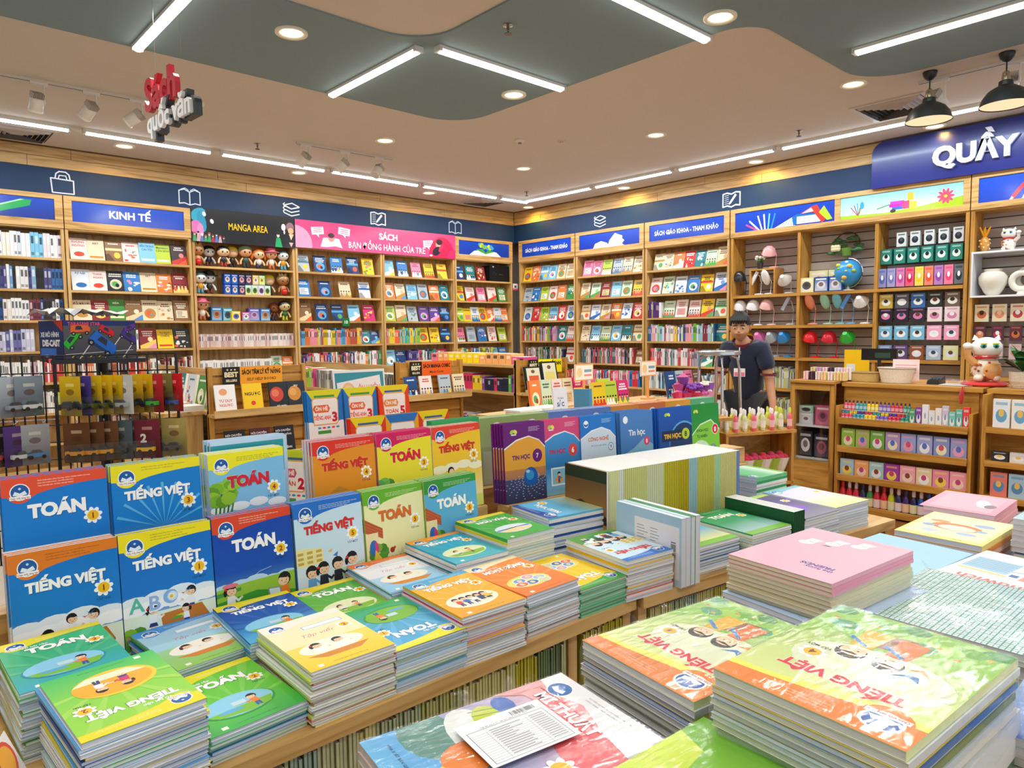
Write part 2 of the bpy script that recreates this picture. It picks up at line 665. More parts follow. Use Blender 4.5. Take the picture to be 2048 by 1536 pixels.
# ================================================================= CEILING FITTINGS
def tube_light(x0,y0,x1,y1,k,warm,label,group,watt):
 ln=math.hypot(x1-x0,y1-y0)
 t=empty('tube_light',((x0+x1)/2,(y0+y1)/2,ZC),math.atan2(y1-y0,x1-x0),label,'lamp',group)
 a=ln/2
 hw=.034 if warm else .022
 mb=MB()
 mb.box(-a,-hw,-.034,a,hw,0,'E8E8E4')
 for s_ in (-1,1):
  mb.box(s_*a-.012,-hw-.002,-.05,s_*a+.012,hw+.002,0,'D8D8D4')
 mb.build('housing','paint',t)
 mb=MB()
 rg=[]
 for x in (-a+.015,a-.015):
  rg.append([(x,hw*.95*math.cos(PI+PI*j/8),-.034+.026*math.sin(PI+PI*j/8)) for j in range(9)])
 mb.ring(rg,'FFFFFF')
 mb.build('diffuser','tubewarm' if warm else 'tube',t)
 area_light(0,0,-.066,ln-.05,.05,watt*ln/1.25,(.98,.98,.95) if warm else (.84,.93,1),parent=t)
 return t
pl=['near the hanging letter sign, pointing at the left wall','that meets the middle of the grey ceiling panel from the left wall side',
  'that runs right from the middle of the grey panel','close to the large round downlight at the top edge','above the black pendant lamps']
for i,q in enumerate(PANEL_TUBES):
 tube_light(*q,i,True,'wide white tube light '+pl[i],'tube lights on the grey ceiling panel',TUBE_W)
for i,q in enumerate(BACK_TUBES):
 t=tube_light(*q,i,True,'wide white tube light out of the picture behind the camera','tube lights behind the camera',TUBE_W)
for i,q in enumerate(WALL_TUBES):
 nm=('left',i+1) if i<7 else ('right',i-6)
 lab='slim cool white tube light, %s of the row along the %s wall' % (
  ['first','second','third','fourth','fifth','sixth','seventh'][nm[1]-1]+(' counted from the window side' if nm[0]=='left' and 0 else ''),nm[0])
 tube_light(*q,i,False,lab,'tube lights along the %s wall' % nm[0],WALL_TUBE_W)
dl_names=['on the grey panel behind the hanging letter sign','at the lower corner of the grey panel','at the top edge beside the tube light','under the right grey panel corner','in the cream ceiling left of the smoke detector',
   'in the cream ceiling over the shop assistant','in the cream ceiling left of the corner','near the left wall above the KINH TẾ sign','near the left wall above the MANGA AREA sign','near the left wall above the pink sign',
   'in the far corner, lighting the planks amber','near the right wall above the open-book sign','near the right wall above the pencil sign','near the right wall above the QUẦY sign','half hidden behind the hanging letter sign']
ord_=['first','second','third','fourth','fifth','sixth','seventh','eighth','ninth','tenth','eleventh','twelfth']
proto=empty('downlight',(0,0,ZC))
mb=MB()
mb.lathe((0,0,0),[(.105,0),(.105,-.012),(.098,-.016),(.082,-.012),(.076,.0),(.07,.004)],'F1EAD8',28,cap=(0,0))
mb.build('trim_ring','paint',proto,True)
mb=MB()
mb.lathe((0,0,0),[(.074,-.007),(.02,-.0095),(.002,-.01)],'FFFFFF',24)
mb.build('bulb','warm',proto)
for i,(x,y) in enumerate(DOWNS):
 z=ZC-(.012 if (y>4.2 and y<5.4 and x<4.3) or (3.1<x<4.3 and y<5.4) or (4<x<6.1 and y<2.4) else 0)
 o=dup(proto,TR(x,y,z))
 vis=i<len(dl_names)
 tag(o,'round downlight '+(dl_names[i] if vis else 'out of the picture, %s in the grid behind the camera' % ord_[i-len(dl_names)]),'lamp','round ceiling downlights')
 wl=x>7.9 or y>8.3
 d=spot_light(x,y,z-.02,DOWN_W*(1.6 if wl else 1),(1,.62,.15) if wl else (1,.95,.86),size=2.95 if wl else 2.2,rad=.04)
 d.parent=o
 d.matrix_parent_inverse=Matrix()
 d.location=(0,0,-.02)
for c in list(proto.children):
 bpy.data.objects.remove(c)
bpy.data.objects.remove(proto)
def vent(x0,y0,x1,y1,label):
 t=empty('air_vent',(x0,y0,ZC),0,label,'vent','ceiling air vents')
 W_,H_=x1-x0,y1-y0
 mb=MB()
 for a in ((0,0,W_,.035),(0,H_-.035,W_,H_),(0,.035,.035,H_-.035),(W_-.035,.035,W_,H_-.035)):
  mb.box(a[0],a[1],-.012,a[2],a[3],0,'CDC3BC')
 mb.build('frame','paint',t)
 mb=MB()
 mb.box(.035,.035,-.002,W_-.035,H_-.035,0,'2A2A2A')  # flat dark plate stands in for the shade inside the duct
 mb.build('dark_duct_plate','paint',t)
 cx,cy=W_/2,H_/2
 for s_ in range(4):
  for k in range(6):
   mb=MB()
   d=.035+.0+(min(cx,cy)-.035)*(k+.3)/6.2
   e=.02
   if s_==0:
    p_=[(d,d,-.01),(W_-d,d,-.01),(W_-d-e,d+e,-.03),(d+e,d+e,-.03)]
   elif s_==1:
    p_=[(d,H_-d,-.01),(W_-d,H_-d,-.01),(W_-d-e,H_-d-e,-.03),(d+e,H_-d-e,-.03)]
   elif s_==2:
    p_=[(d,d,-.01),(d,H_-d,-.01),(d+e,H_-d-e,-.03),(d+e,d+e,-.03)]
   else:
    p_=[(W_-d,d,-.01),(W_-d,H_-d,-.01),(W_-d-e,H_-d-e,-.03),(W_-d-e,d+e,-.03)]
   mb.face(p_,'B9AEA6')
   mb.face([(a,b_,c+.002) for a,b_,c in p_][::-1],'B9AEA6')
   mb.build('slat','paint',t)
vent(.9,8.24,1.52,8.8,'white louvred air vent in the ceiling over the left wall cases')
vent(6.85,8.17,7.44,8.76,'grey louvred air vent near the far corner of the ceiling')
vent(6.76,2.2,7.38,2.82,'louvred air vent behind the black pendant lamps')
def track(x0,y0,x1,y1,heads,label):
 ln=math.hypot(x1-x0,y1-y0)
 rz=math.atan2(y1-y0,x1-x0)
 t=empty('track_rail',(x0,y0,ZC),rz,label,'light track','ceiling light tracks')
 mb=MB()
 mb.box(0,-.017,-.02,ln,.017,0,'D9D2CA')
 mb.box(0,-.006,-.0215,ln,.006,-.02,'3A3632')
 mb.build('rail','paint',t)
 for k,(d,tilt,yaw,lb) in enumerate(heads):
  p_=Matrix.Translation((x0,y0,ZC-.02)) @ Matrix.Rotation(rz,4,'Z') @ Matrix.Translation((d,0,0))
  s_=empty('track_spotlight',label=lb,cat='spotlight',group='track spotlights')
  s_.matrix_world=p_
  mb=MB()
  mb.box(-.06,-.015,-.02,.06,.015,0,'E6E0D8')
  mb.build('adapter','paint',s_)
  mb=MB()
  mb.box(.028,-.012,-.16,.036,.012,-.015,'E6E0D8')
  mb.build('bracket','paint',s_)
  mb=MB()
  mb.T=Matrix.Translation((-.02,0,-.14)) @ Matrix.Rotation(yaw,4,'Z') @ Matrix.Rotation(tilt,4,'X')
  mb.lathe((0,0,0),[(.046,-.075),(.05,-.07),(.05,.015),(.044,.02)],'E6E0D8',18)
  h=mb.build('lamp_head','paint',s_,True)
  mb2=MB()
  mb2.T=mb.T
  for q in range(9):
   mb2.box(-.042+q*.0095,-.04,.02,-.038+q*.0095,.04,.06,'B8B0A8')
  mb2.build('heat_sink','paint',h)
  mb2=MB()
  mb2.T=mb.T
  mb2.lathe((0,0,0),[(.047,-.09),(.052,-.088),(.052,-.07)],'EFE9DF',18,cap=(0,0))
  mb2.build('lens_ring','plastic',h)
track(-.6,6.75,2.05,6.67,[(1.72,.5,.2,'white track spotlight left of the other two over the left wall'),(2.08,.9,.5,'white track spotlight in the middle of the left track'),
        (2.42,1.0,1.0,'white track spotlight closest to the hanging letter sign')],'white light track left of the hanging letter sign')
track(3.45,7.1,4.6,7.06,[(.1,.8,.6,'small white track spotlight over the MANGA AREA sign, first on its track'),(.55,.8,.9,'small white track spotlight at the middle of the far track'),
        (.98,.7,1.9,'small white track spotlight at the corner end of the far track')],'short white light track over the manga bookcase')
track(6.5,2.15,6.5,.3,[(.16,.9,-.4,'white track spotlight between the two black pendant lamps'),(.66,.8,.3,'white track spotlight just behind the right pendant lamp')],'white light track behind the black pendant lamps')
def pendant(x,y,label):
 t=empty('pendant_lamp',(x,y,ZC),0,label,'lamp','black pendant lamps')
 mb=MB()
 mb.lathe((0,0,0),[(.052,0),(.052,-.012),(.045,-.04),(.022,-.062),(.008,-.068)],'1C1E1E',24)
 mb.build('ceiling_cup','paint',t,True)
 mb=MB()
 mb.tube([(0,0,-.06),(.002,0,-.1),(0,0,-.15)],.005,'151515')
 mb.build('cord','plastic',t)
 mb=MB()
 mb.lathe((0,0,0),[(.012,-.13),(.026,-.145),(.03,-.18),(.03,-.205)],'C9BEA4',18)
 mb.tube([(-.028,0,-.2),(-.03,0,-.16),(0,0,-.13),(.03,0,-.16),(.028,0,-.2)],.003,'B8AC90')
 mb.build('socket','metal',t,True)
 pr=[(.038,-.2),(.046,-.205),(.048,-.235),(.075,-.25),(.115,-.275),(.148,-.32),(.165,-.37),(.168,-.378)]
 mb=MB()
 mb.lathe((0,0,0),pr+[(.165,-.379)]+[(r-.004,z) for r,z in pr[::-1]],'23282A',36)
 mb.build('shade','paint',t,True)
 mb=MB()
 mb.lathe((0,0,0),[(.1,-.3),(.16,-.368),(.163,-.372)],'FFE2B8',32,cap=(1,1))
 mb.build('glowing_diffuser','amber',t)
 spot_light(0,0,-.4,8,(1,.8,.55),parent=t,size=2.4)
pendant(6.31,2.01,'black dome pendant lamp, the smaller looking one over the counter')
pendant(6.31,1.5,'black dome pendant lamp cut by the right picture edge')
def sprinkler(x,y,z,label):
 t=empty('sprinkler',(x,y,z),0,label,'sprinkler','ceiling sprinklers')
 mb=MB()
 mb.lathe((0,0,0),[(.035,0),(.035,-.004),(.014,-.01)],'A9A49E',16)
 mb.build('cover_plate','metal',t)
 mb=MB()
 mb.lathe((0,0,0),[(.009,-.008),(.009,-.035),(.006,-.04),(.006,-.055)],'8A8680',10)
 mb.lathe((0,0,0),[(.024,-.055),(.024,-.059)],'9A958F',14)
 mb.build('nozzle','metal',t)
for x,y,z,l in [(3.21,3.53,ZC-.012,'chrome sprinkler on the grey ceiling panel'),(3.17,7.43,ZC,'small sprinkler between the wall tubes over the manga bookcase'),(7.12,3.46,ZC,'small sprinkler over the right wall tubes'),(7.15,7.5,ZC,'small sprinkler near the far corner')]:
 sprinkler(x,y,z,l)
for x,y,l in [(5.18,5.53,'round white smoke detector with a dark sensor'),(5.56,5.29,'small flat ceiling sensor right of the smoke detector')]:
 t=empty('smoke_detector',(x,y,ZC),0,l,'detector')
 big='round' in l
 mb=MB()
 mb.lathe((0,0,0),[(.055 if big else .04,0),(.055 if big else .04,-.015),(.03 if big else .035,-.035 if big else -.008)],'DCCFC4',20)
 mb.build('housing','plastic',t,True)
 mb=MB()
 mb.lathe((0,0,0),[(.022,-.01),(.02,-.042 if big else -.014),(.012,-.046 if big else -.016)],'6B625C' if big else 'A59A90',14)
 mb.build('sensor','plastic',t,True)
def letters(s_,size,depth,col,parent,name,loc,bold,mat='paint',it=.0):
 v,f,a,b_=text_mesh(s_,bold)
 k=size/.73
 mb=MB()
 n=len(v)
 for y in (-depth/2,depth/2):
  mb.v += [(loc[0]+(p_[0]-a)*k+p_[1]*k*it,loc[1]+y,loc[2]+p_[1]*k) for p_ in v]
 for q in f:
  mb.f += [tuple(q),tuple(i+n for i in q[::-1])]
  mb.c += [col]*2
  mb.m += [0]*2
 ec={}
 for q in f:
  for i in range(len(q)):
   e=(q[i],q[(i+1) % len(q)])
   if (e[1],e[0]) in ec:
    del ec[(e[1],e[0])]
   else:
    ec[e]=1
 for e in ec:
  mb.f.append((e[0],e[0]+n,e[1]+n,e[1]))
  mb.c.append(col)
  mb.m.append(0)
 return mb.build(name,mat,parent)
t=empty('hanging_letter_sign',(1.50,5.2,2.62),0,'red and white cut-out letters Sách Quốc văn hung on two wires','sign')
HS=t
M_BUILD=1
# ================================================================= SHOP ASSISTANT
def skin(name,verts,edges,radii,mat,parent,root=0,sub=1,col='C89070'):
 me=bpy.data.meshes.new(name)
 me.from_pydata(verts,edges,[])
 o=bpy.data.objects.new(name,me)
 COL.objects.link(o)
 m_=o.modifiers.new('s','SKIN')
 m_.use_smooth_shade=True
 for i,r in enumerate(radii):
  d=me.skin_vertices[0].data[i]
  d.radius=(r,r) if not isinstance(r,tuple) else r
  d.use_root=i==root
 s_=o.modifiers.new('d','SUBSURF')
 s_.levels=s_.render_levels=sub
 bpy.context.view_layer.update()
 dg=bpy.context.evaluated_depsgraph_get()
 me2=bpy.data.meshes.new_from_object(o.evaluated_get(dg))
 o.modifiers.clear()
 o.data=me2
 me2.materials.clear()
 me2.materials.append(M[mat])
 at_=me2.color_attributes.new('Col','FLOAT_COLOR','CORNER')
 at_.data.foreach_set('color',list(lin(col))*len(me2.loops))
 o.parent=parent
 return o
PX=empty('person',label='person with short black hair in a navy polo shirt, bending beside the chrome stool',cat='person')
V=[(0,0,.93),(-.02,0,1.05),(-.09,0,1.24),(-.15,0,1.37),(-.19,0,1.43),(-.215,0,1.475),
  (-.13,.14,1.35),(-.17,.2,1.12),(-.27,.23,.93),(-.31,.225,.88),
  (-.13,-.14,1.35),(-.13,-.2,1.11),(-.19,-.25,.92),(-.21,-.25,.86),
  (0,.1,.9),(-.03,.11,.5),(.02,.11,.1),(-.1,.11,.04),
  (0,-.1,.9),(-.03,-.11,.5),(.02,-.11,.1),(-.1,-.11,.04)]
E_=[(0,1),(1,2),(2,3),(3,4),(4,5),(3,6),(6,7),(7,8),(8,9),(3,10),(10,11),(11,12),(12,13),(0,14),(14,15),(15,16),(16,17),(0,18),(18,19),(19,20),(20,21)]
RD=[.1,.1,.12,.085,.055,.05,.05,.04,.03,.024,.05,.04,.03,.024,.09,.06,.042,.04,.09,.06,.042,.04]
skin('body',V,E_,RD,'skin',PX,col='C08A68')
V2=[(0,0,.92),(-.02,0,1.05),(-.09,0,1.24),(-.145,0,1.36),(-.18,0,1.415),(-.13,.14,1.355),(-.155,.19,1.2),(-.13,-.14,1.355),(-.13,-.19,1.19)]
skin('polo_shirt',V2,[(0,1),(1,2),(2,3),(3,4),(3,5),(5,6),(3,7),(7,8)],[.135,.128,.15,.125,.072,.088,.07,.088,.07],'fabric',PX,col='15203C')
V3=[(0,0,.93),(0,.1,.9),(-.03,.11,.5),(.02,.11,.12),(0,-.1,.9),(-.03,-.11,.5),(.02,-.11,.12)]
skin('trousers',V3,[(0,1),(1,2),(2,3),(0,4),(4,5),(5,6)],[.14,.11,.085,.065,.11,.085,.065],'fabric',PX,col='14161E')
for s_ in (-1,1):
 mb=MB()
 mb.T=TR(-.16,0,1.4) @ Matrix.Rotation(-.55,4,'Y')
 mb.ring([[(.075*math.cos(q),.085*math.sin(q),z) for q in [s_*(0 if s_>0 else 0)+s_*PI*j/10 for j in range(11)]] for z in (0,.045)],'7A1424',cap=(0,0),closed=False)
 mb.build('collar','fabric',PX)
 mb=MB()
 mb.T=TR(-.16 if s_>0 else -.13,s_*.194,1.165 if s_>0 else 1.155)
 mb.lathe((0,0,0),[(.062,0),(.066,.012),(.064,.02)],'6A1626',16,cap=(0,0))
 mb.build('sleeve_trim','fabric',PX,True)
 mb=MB()
 mb.ball((-.06,s_*.11,.045),(.13,.05,.045),'1A1A1C',12,8)
 mb.build('shoe','plastic',PX,True)
 hx,hy,hz=(-.31,.225,.88) if s_>0 else (-.21,-.25,.86)
 HV,HE,HR=[(hx,hy,hz+.02),(hx-.008,hy,hz-.045)],[(0,1)],[.022,.026]
 for f in range(4):
  b0=len(HV)
  yy=hy+s_*(-.024+.016*f)
  ln=(.062,.07,.066,.052)[f]
  HV += [(hx-.012,yy,hz-.07),(hx-.018,yy,hz-.07-ln*.5),(hx-.03,yy,hz-.07-ln)]
  HE += [(1,b0),(b0,b0+1),(b0+1,b0+2)]
  HR += [.0095,.0085,.007]
 b0=len(HV)
 HV += [(hx-.02,hy-s_*.03,hz-.02),(hx-.032,hy-s_*.04,hz-.055),(hx-.036,hy-s_*.038,hz-.08)]
 HE += [(0,b0),(b0,b0+1),(b0+1,b0+2)]
 HR += [.012,.0095,.008]
 skin('hand',HV,HE,HR,'skin',PX,col='C08A68')
HD=TR(-.245,0,1.545) @ Matrix.Rotation(.25,4,'Z') @ Matrix.Rotation(-.2,4,'Y')
def head(mb):
 mb.T=HD
 rg=[]
 for i in range(15):
  z=-.115+.225*i/14
  q=(z+.0025)/.1125
  w_=math.sqrt(max(0,1-q*q))
  jaw=1 if z>-.03 else 1-.32*((-.03-z)/.085)
  a_,b_=.094*w_*(1-.06*(z<-.04)),.075*w_*jaw
  off=-.012 if z<-.02 else 0
  rg.append([(off+max(a_,.004)*math.cos(t)-(0.006 if abs(t-PI)<.5 and -.07<z<-.01 else 0),max(b_,.004)*math.sin(t),z) for t in [2*PI*j/20 for j in range(20)]])
 mb.ring(rg,'C8946E')
 mb.ring([[(-.088-.0*k,.009,.012),(-.088,-.009,.012),(-.092,0,.02)] if k==0 else [(-.112,.013,-.022),(-.112,-.013,-.022),(-.116,0,-.014)] for k in range(2)],'C8906A')
 for s_ in (-1,1):
  mb.ball((.0,s_*.076,-.005),(.02,.01,.032),'C08862',8,6)
mb=MB()
head(mb)
mb.build('head','skin',PX,True)
mb=MB()
mb.T=HD
for s_ in (-1,1):
 mb.ball((-.084,s_*.03,.005),(.008,.014,.007),'E8E4E0',10,6)
 mb.ball((-.0905,s_*.03,.004),(.004,.006,.006),'1C1210',8,6)
mb.build('eyes','plastic',PX,True)
mb=MB()
mb.T=HD
for s_ in (-1,1):
 mb.tube([(-.085,s_*.045,.022),(-.093,s_*.03,.028),(-.09,s_*.014,.025)],.0035,'1A1210',6)
mb.build('eyebrows','fabric',PX)
mb=MB()
mb.T=HD
mb.tube([(-.086,.022,-.054),(-.094,0,-.052),(-.086,-.022,-.054)],[.003,.0055,.003],'A85A50',8)
mb.build('mouth','skin',PX,True)
mb=MB()
mb.T=HD
rg=[]
for i in range(9):
 z=.02+.1*i/8
 q=(z)/.122
 w_=math.sqrt(max(0,1-q*q))
 rg.append([((.104*w_*math.cos(t)+.008)*(1 if math.cos(t)>-.55 or z>.045 else .86),.086*w_*math.sin(t),z+.004*math.sin(5*t)) for t in [2*PI*j/24 for j in range(24)]])
mb.ring(rg,'121010')
mb.ring([[(.1*math.cos(t)+.006,.084*math.sin(t),z) for t in [-1.55+3.1*j/12 for j in range(13)]] for z in (-.05,-.01,.03)],'121010',cap=(0,0),closed=False)
for k in range(7):
 y=-.05+.0165*k
 mb.tube([(-.07,y,.085),(-.1,y*1.05,.062),(-.1,y*1.1+.004,.04)],[.02,.014,.004],'121010',6)
mb.build('hair','matte',PX,True)
bm=MB()
bm.box(-.262,-.05,1.15,-.258,.04,1.215,'F0ECEC')
bm.box(-.2635,-.045,1.155,-.262,.035,1.185,'E88098')
bm.tube([(-.26,0,1.215),(-.265,.0,1.28),(-.25,.0,1.38)],.004,'F0F0F0',6)
bm.build('name_badge','print',PX)
PX.matrix_world=TR(5.27,2.93,.0,math.radians(10)) @ Matrix.Scale(.985,4)
print('person done')
# ================================================================= WALL BOOKCASES
LV=[2.335,2.0,1.672,1.345,1.01,.68,.35,.08]
DEP=.29
CASES={}
def local(side,s0):
 return TR(s0,YW,0,0) if side=='L' else TR(XW,s0,0,-PI/2)
def oak(side,ax,k='oak_'):
 return k+{'x':'x' if side=='L' else 'y','y':'y' if side=='L' else 'x','z':'z'}[ax]
def bookcase(key,side,s0,w_,label,rows=LV,sign=None,k='oak_',frame=True,back='oak'):
 t=empty('bookcase',label=label,cat='bookcase',group='wall bookcases')
 t.matrix_world=local(side,s0)
 CASES[key]=(side,s0,w_)
 for x in (0,w_-.03):
  mb=MB()
  mb.box(x,0,0,x+.03,DEP,3.0,'FFFFFF')
  mb.build('side_panel',oak(side,'z',k),t)
 mb=MB()
 mb.box(.03,DEP-.015,0,w_-.03,DEP,2.66,'FFFFFF' if back=='oak' else back)
 mb.build('back_panel',oak(side,'z',k) if back=='oak' else 'matte',t)
 for z in rows:
  mb=MB()
  mb.box(.03,.002,z-.026,w_-.03,DEP-.016,z,'FFFFFF')
  mb.build('shelf',oak(side,'x',k),t)
 mb=MB()
 mb.box(.03,.0,2.64,w_-.03,DEP-.016,2.665,'FFFFFF')
 mb.box(.03,.0,2.975,w_-.03,DEP-.016,3.0,'FFFFFF')
 mb.build('top_board',oak(side,'x',k),t)
 if frame:
  mb=MB()
  mb.box(.0,-.012,2.655,w_,0,2.735,'FFFFFF')
  mb.box(.0,-.012,2.955,w_,0,3.005,'FFFFFF')
  mb.box(.0,-.012,2.735,.075,0,2.955,'FFFFFF')
  mb.box(w_-.075,-.012,2.735,w_,0,2.955,'FFFFFF')
  mb.build('sign_frame',oak(side,'x',k),t)
 if sign:
  a=Art(w_-.15,.22,.0008)
  sign(a)
  mb=MB()
  mb.box(.075,.0,2.735,w_-.075,.006,2.955,'1043B4')
  a.emit(mb,(.075,-.0008,2.735),(1,0,0),(0,0,1))
  mb.build('sign_panel','board',t)
 return t
BLU='0A49C8'
def sg_text(txt,size=.075,bg=BLU):
 def f(a):
  a.rect(0,0,a.w,a.h,bg,mixc(bg,'002288',.3))
  a.text(txt,a.w/2,.072,size,'FFFFFF',.03,maxw=a.w*.86)
 return f
def sg_books(a):
 a.rect(0,0,a.w,a.h,BLU,'062E90')
 x=a.w
 a.poly([(x-.98,.22),(x-.6,.22),(x-.85,.08),(x-1.2,.08)],'F02030')
 a.poly([(0,.09),(x-.85,.08),(x-.87,.03),(0,.05)],'F4F0EC')
 a.poly([(x-.85,.07),(x-.5,.2),(x-.42,.2),(x-.8,.03)],'1450C0')
 a.poly([(0,.04),(x-.8,.03),(x-.8,0),(0,0)],'F0ECE6')
 a.poly([(x-.8,0),(x-.3,.19),(x-.2,.19),(x-.22,.13),(x-.62,0)],'18A85A')
 a.poly([(x-.8,0),(x-.3,.19),(x-.26,.19),(x-.76,0)],'A8E8B0')
def sg_leafbook(a):
 a.rect(0,0,a.w,a.h,BLU,'0638A8')
 c=a.w*.52
 a.poly([(c-.34,0),(c-.24,.07),(c-.1,.09),(c,.04),(c+.12,.09),(c+.24,.07),(c+.34,0)],'F0F0F4')
 a.poly([(c-.2,.1),(c-.05,.11),(c,.05),(c+.06,.1),(c+.2,.08),(c+.16,.07),(c,.03),(c-.16,.08)],'3FA63A')
 for i in range(12):
  a.ell(c-.12+.024*i,.12+.06*R.random(),.035,.03,R.choice(('C8DC28','8CC830','E8E848','5CB040','40A8E0')),8)
def sg_openbook(a):
 a.rect(0,0,a.w,a.h,BLU,'0636A8')
 c=a.w*.5
 a.poly([(c-.3,0),(c-.26,.07),(c-.14,.1),(c-.02,.06),(c,0)],'F4F2F4')
 for i in range(7):
  a.poly([(c-.02,0),(c+.02+i*.02,.1+.015*i),(c+.12+i*.03,.19-i*.02),(c+.26,.14-i*.017),(c+.26,.1-i*.017),(c+.08,.06)],('F6F4F8','B8B8D0')[i % 2])
 a.poly([(c-.02,0),(c+.05,.06),(c+.22,.05),(c+.3,0)],'F4F2F4')
def sg_pencils(a):
 a.rect(0,0,a.w,a.h,BLU,'0638B8')
 for x,y,r,c in ((.32,.02,.9,'F0F0F0'),(.36,.02,.35,'D0D8F0'),(.4,.02,.1,'FFFFFF'),(.44,.02,-.1,'60C8F0'),(.48,.02,-.3,'2090D0'),(.3,.02,1.2,'E05090')):
  a.line([(x,0),(x-math.sin(r)*.16,.16*math.cos(r)+.02)],.02,c)
 a.poly([(.52,0),(.78,.12),(.78,0)],'E8F0FA')
 for i in range(5):
  a.line([(.56+.04*i,0),(.6+.04*i,.03+.017*i)],.006,'6AA8E0')
 a.poly([(.76,0),(.74,.1),(.8,.13),(1.1,.11),(1.08,.02),(.8,.02)],'1470C0')
 a.rect(.8,.015,1.08,.1,'F4F4F4')
 for i in range(4):
  a.line([(.8,.03+.018*i),(1.08,.03+.018*i)],.003,'A0A8B8')
 a.poly([(.84,.13),(.98,.2),(1.04,.21),(1.14,.03),(1.1,.0),(1.0,.13)],'E03C30')
 a.poly([(.86,.13),(.97,.185),(1.0,.14)],'F4F0F0')
 a.poly([(1.06,.12),(1.12,.19),(1.22,.03),(1.16,.02)],'B8D838')
def sg_green(a):
 a.rect(0,0,a.w,a.h,'8FD0EC','D8F0F8')
 a.poly([(0,0),(0,.04),(a.w*.4,.02),(a.w*.7,.05),(a.w,.1),(a.w,0)],'A8D820')
 for i,c in enumerate(('C03030','903060','30A0D0','604020','E0A030')):
  a.line([(.2,.02),(.12+.035*i,.12+.02*(i % 3))],.008,c)
 a.ell(.24,.13,.022,.04,'38A8D8',10)
 a.rect(.52,.07,.66,.1,'C020B8')
 a.rect(.53,.1,.67,.13,'E038C8')
 a.rect(.55,.04,.65,.07,'3070D0')
 a.line([(.4,.07),(.52,.1)],.01,'30A040')
 a.rect(.7,.03,.79,.11,'F0D820')
 a.rect(.7,.12,.76,.2,'F0C020')
 a.rect(.65,.04,.72,.12,'E83880')
 a.ell(.56,.03,.03,.02,'402018',10)
 for i in range(10):
  t_=i*PI/5
  a.ell(1.06+.045*math.cos(t_),.115+.045*math.sin(t_),.036,.014,'F05070',10,t_,keep=i>0)
 a.ell(1.06,.115,.016,.016,'F8D030',10)
def sg_pens(a):
 a.rect(0,0,a.w,a.h,'0550D8','0440C0')
 for i,c in enumerate(('E83040','98E040','2090E0','F0C030')):
  a.line([(.28+i*.1,.02),(.42+i*.1,.2)],.035,c)
  a.line([(.265+i*.1,0),(.28+i*.1,.02)],.02,'F8F0E0')
bookcase('L0','L',-1.0,1.3,'oak bookcase left of the frame edge beside the red, blue and green book sign')
bookcase('L1','L',.32,1.32,'oak bookcase under the sign of red, blue and green books',sign=sg_books)
bookcase('L2','L',1.65,1.3,'oak bookcase under the blue KINH TẾ sign',sign=sg_text('KINH TẾ',.082))
bookcase('L3','L',2.96,1.3,'oak bookcase under the black MANGA AREA sign',frame=False)
bookcase('L4','L',4.27,1.33,'oak bookcase under the left half of the pink sign',frame=False)
bookcase('L5','L',5.61,1.31,'oak bookcase under the right half of the pink sign',frame=False)
bookcase('L6','L',6.93,1.22,'oak bookcase under the sign of a book with green leaves',sign=sg_leafbook)
bookcase('R1','R',8.80,1.27,'oak bookcase at the far corner under the first SÁCH GIÁO KHOA sign',sign=sg_text('SÁCH GIÁO KHOA - THAM KHẢO',.06))
bookcase('R2','R',7.51,1.3,'oak bookcase under the open white book sign',sign=sg_openbook)
bookcase('R3','R',6.19,1.32,'oak bookcase under the nearer SÁCH GIÁO KHOA sign',sign=sg_text('SÁCH GIÁO KHOA - THAM KHẢO',.06))
def board(label,side,s0,w_,h_,z0,painter,y=-.02,rad=0):
 a=Art(w_,h_,.0008)
 painter(a)
 t=empty('sign_board',label=label,cat='sign')
 t.matrix_world=local(side,s0)
 mb=MB()
 mb.box(0,y,z0,w_,y+.018,z0+h_,'181818')
 mb.build('backing','paint',t)
 mb=MB()
 a.emit(mb,(0,y-.001,z0),(1,0,0),(0,0,1))
 mb.build('printed_face','board',t)
 return t
def manga(a):
 a.rect(0,0,a.w,a.h,'14181F')
 a.ell(.08,.32,.1,.07,'2AA0C0',12,.6)
 a.ell(.12,.24,.05,.13,'2890B8',10,.2)
 a.ell(.05,.17,.07,.08,'D070B0',12)
 a.ell(.1,.12,.04,.1,'E088C0',10)
 for i in range(9):
  x=.03+.043*i
  h_=R.uniform(.08,.17)
  a.poly([(x-.022,0),(x-.012,h_*.7),(x+.012,h_*.7),(x+.022,0)],R.choice(('A83048','5870B0','309860','C0A0A8','7A4870','2A3048')))
  a.ell(x,h_*.75,.013,.017,'E8C8B0',8)
  a.ell(x,h_*.82,.016,.013,R.choice(('702838','D8D8E0','202028','B04058','8A5A3A')),8)
 for x,y in ((.15,.33),(.24,.25)):
  a.ell(x,y,.022,.03,'E8ECEC',8,.4)
 a.text('MANGA AREA',a.w*.53,a.h*.42,.085,'F0C414',.012,maxw=.5)
 a.poly([(a.w-.27,0),(a.w-.25,.12),(a.w-.2,.12),(a.w-.17,0)],'22A068')
 a.ell(a.w-.225,.15,.02,.026,'E8D0C0',10)
 a.ell(a.w-.225,.175,.024,.018,'18302A',10)
 a.ell(a.w-.15,.26,.03,.045,'E4E4EA',10)
 a.ell(a.w-.14,.2,.012,.03,'D8D8E0',8)
 a.ell(a.w-.06,.27,.055,.06,'8A6A80',12)
 a.ell(a.w-.05,.22,.04,.04,'E8A880',10)
 a.poly([(a.w-.08,.18),(a.w-.01,.18),(a.w-.05,.1)],'E8C0A8')
 a.poly([(a.w-.08,.07),(a.w-.02,.07),(a.w-.05,.01)],'D8B0A8')
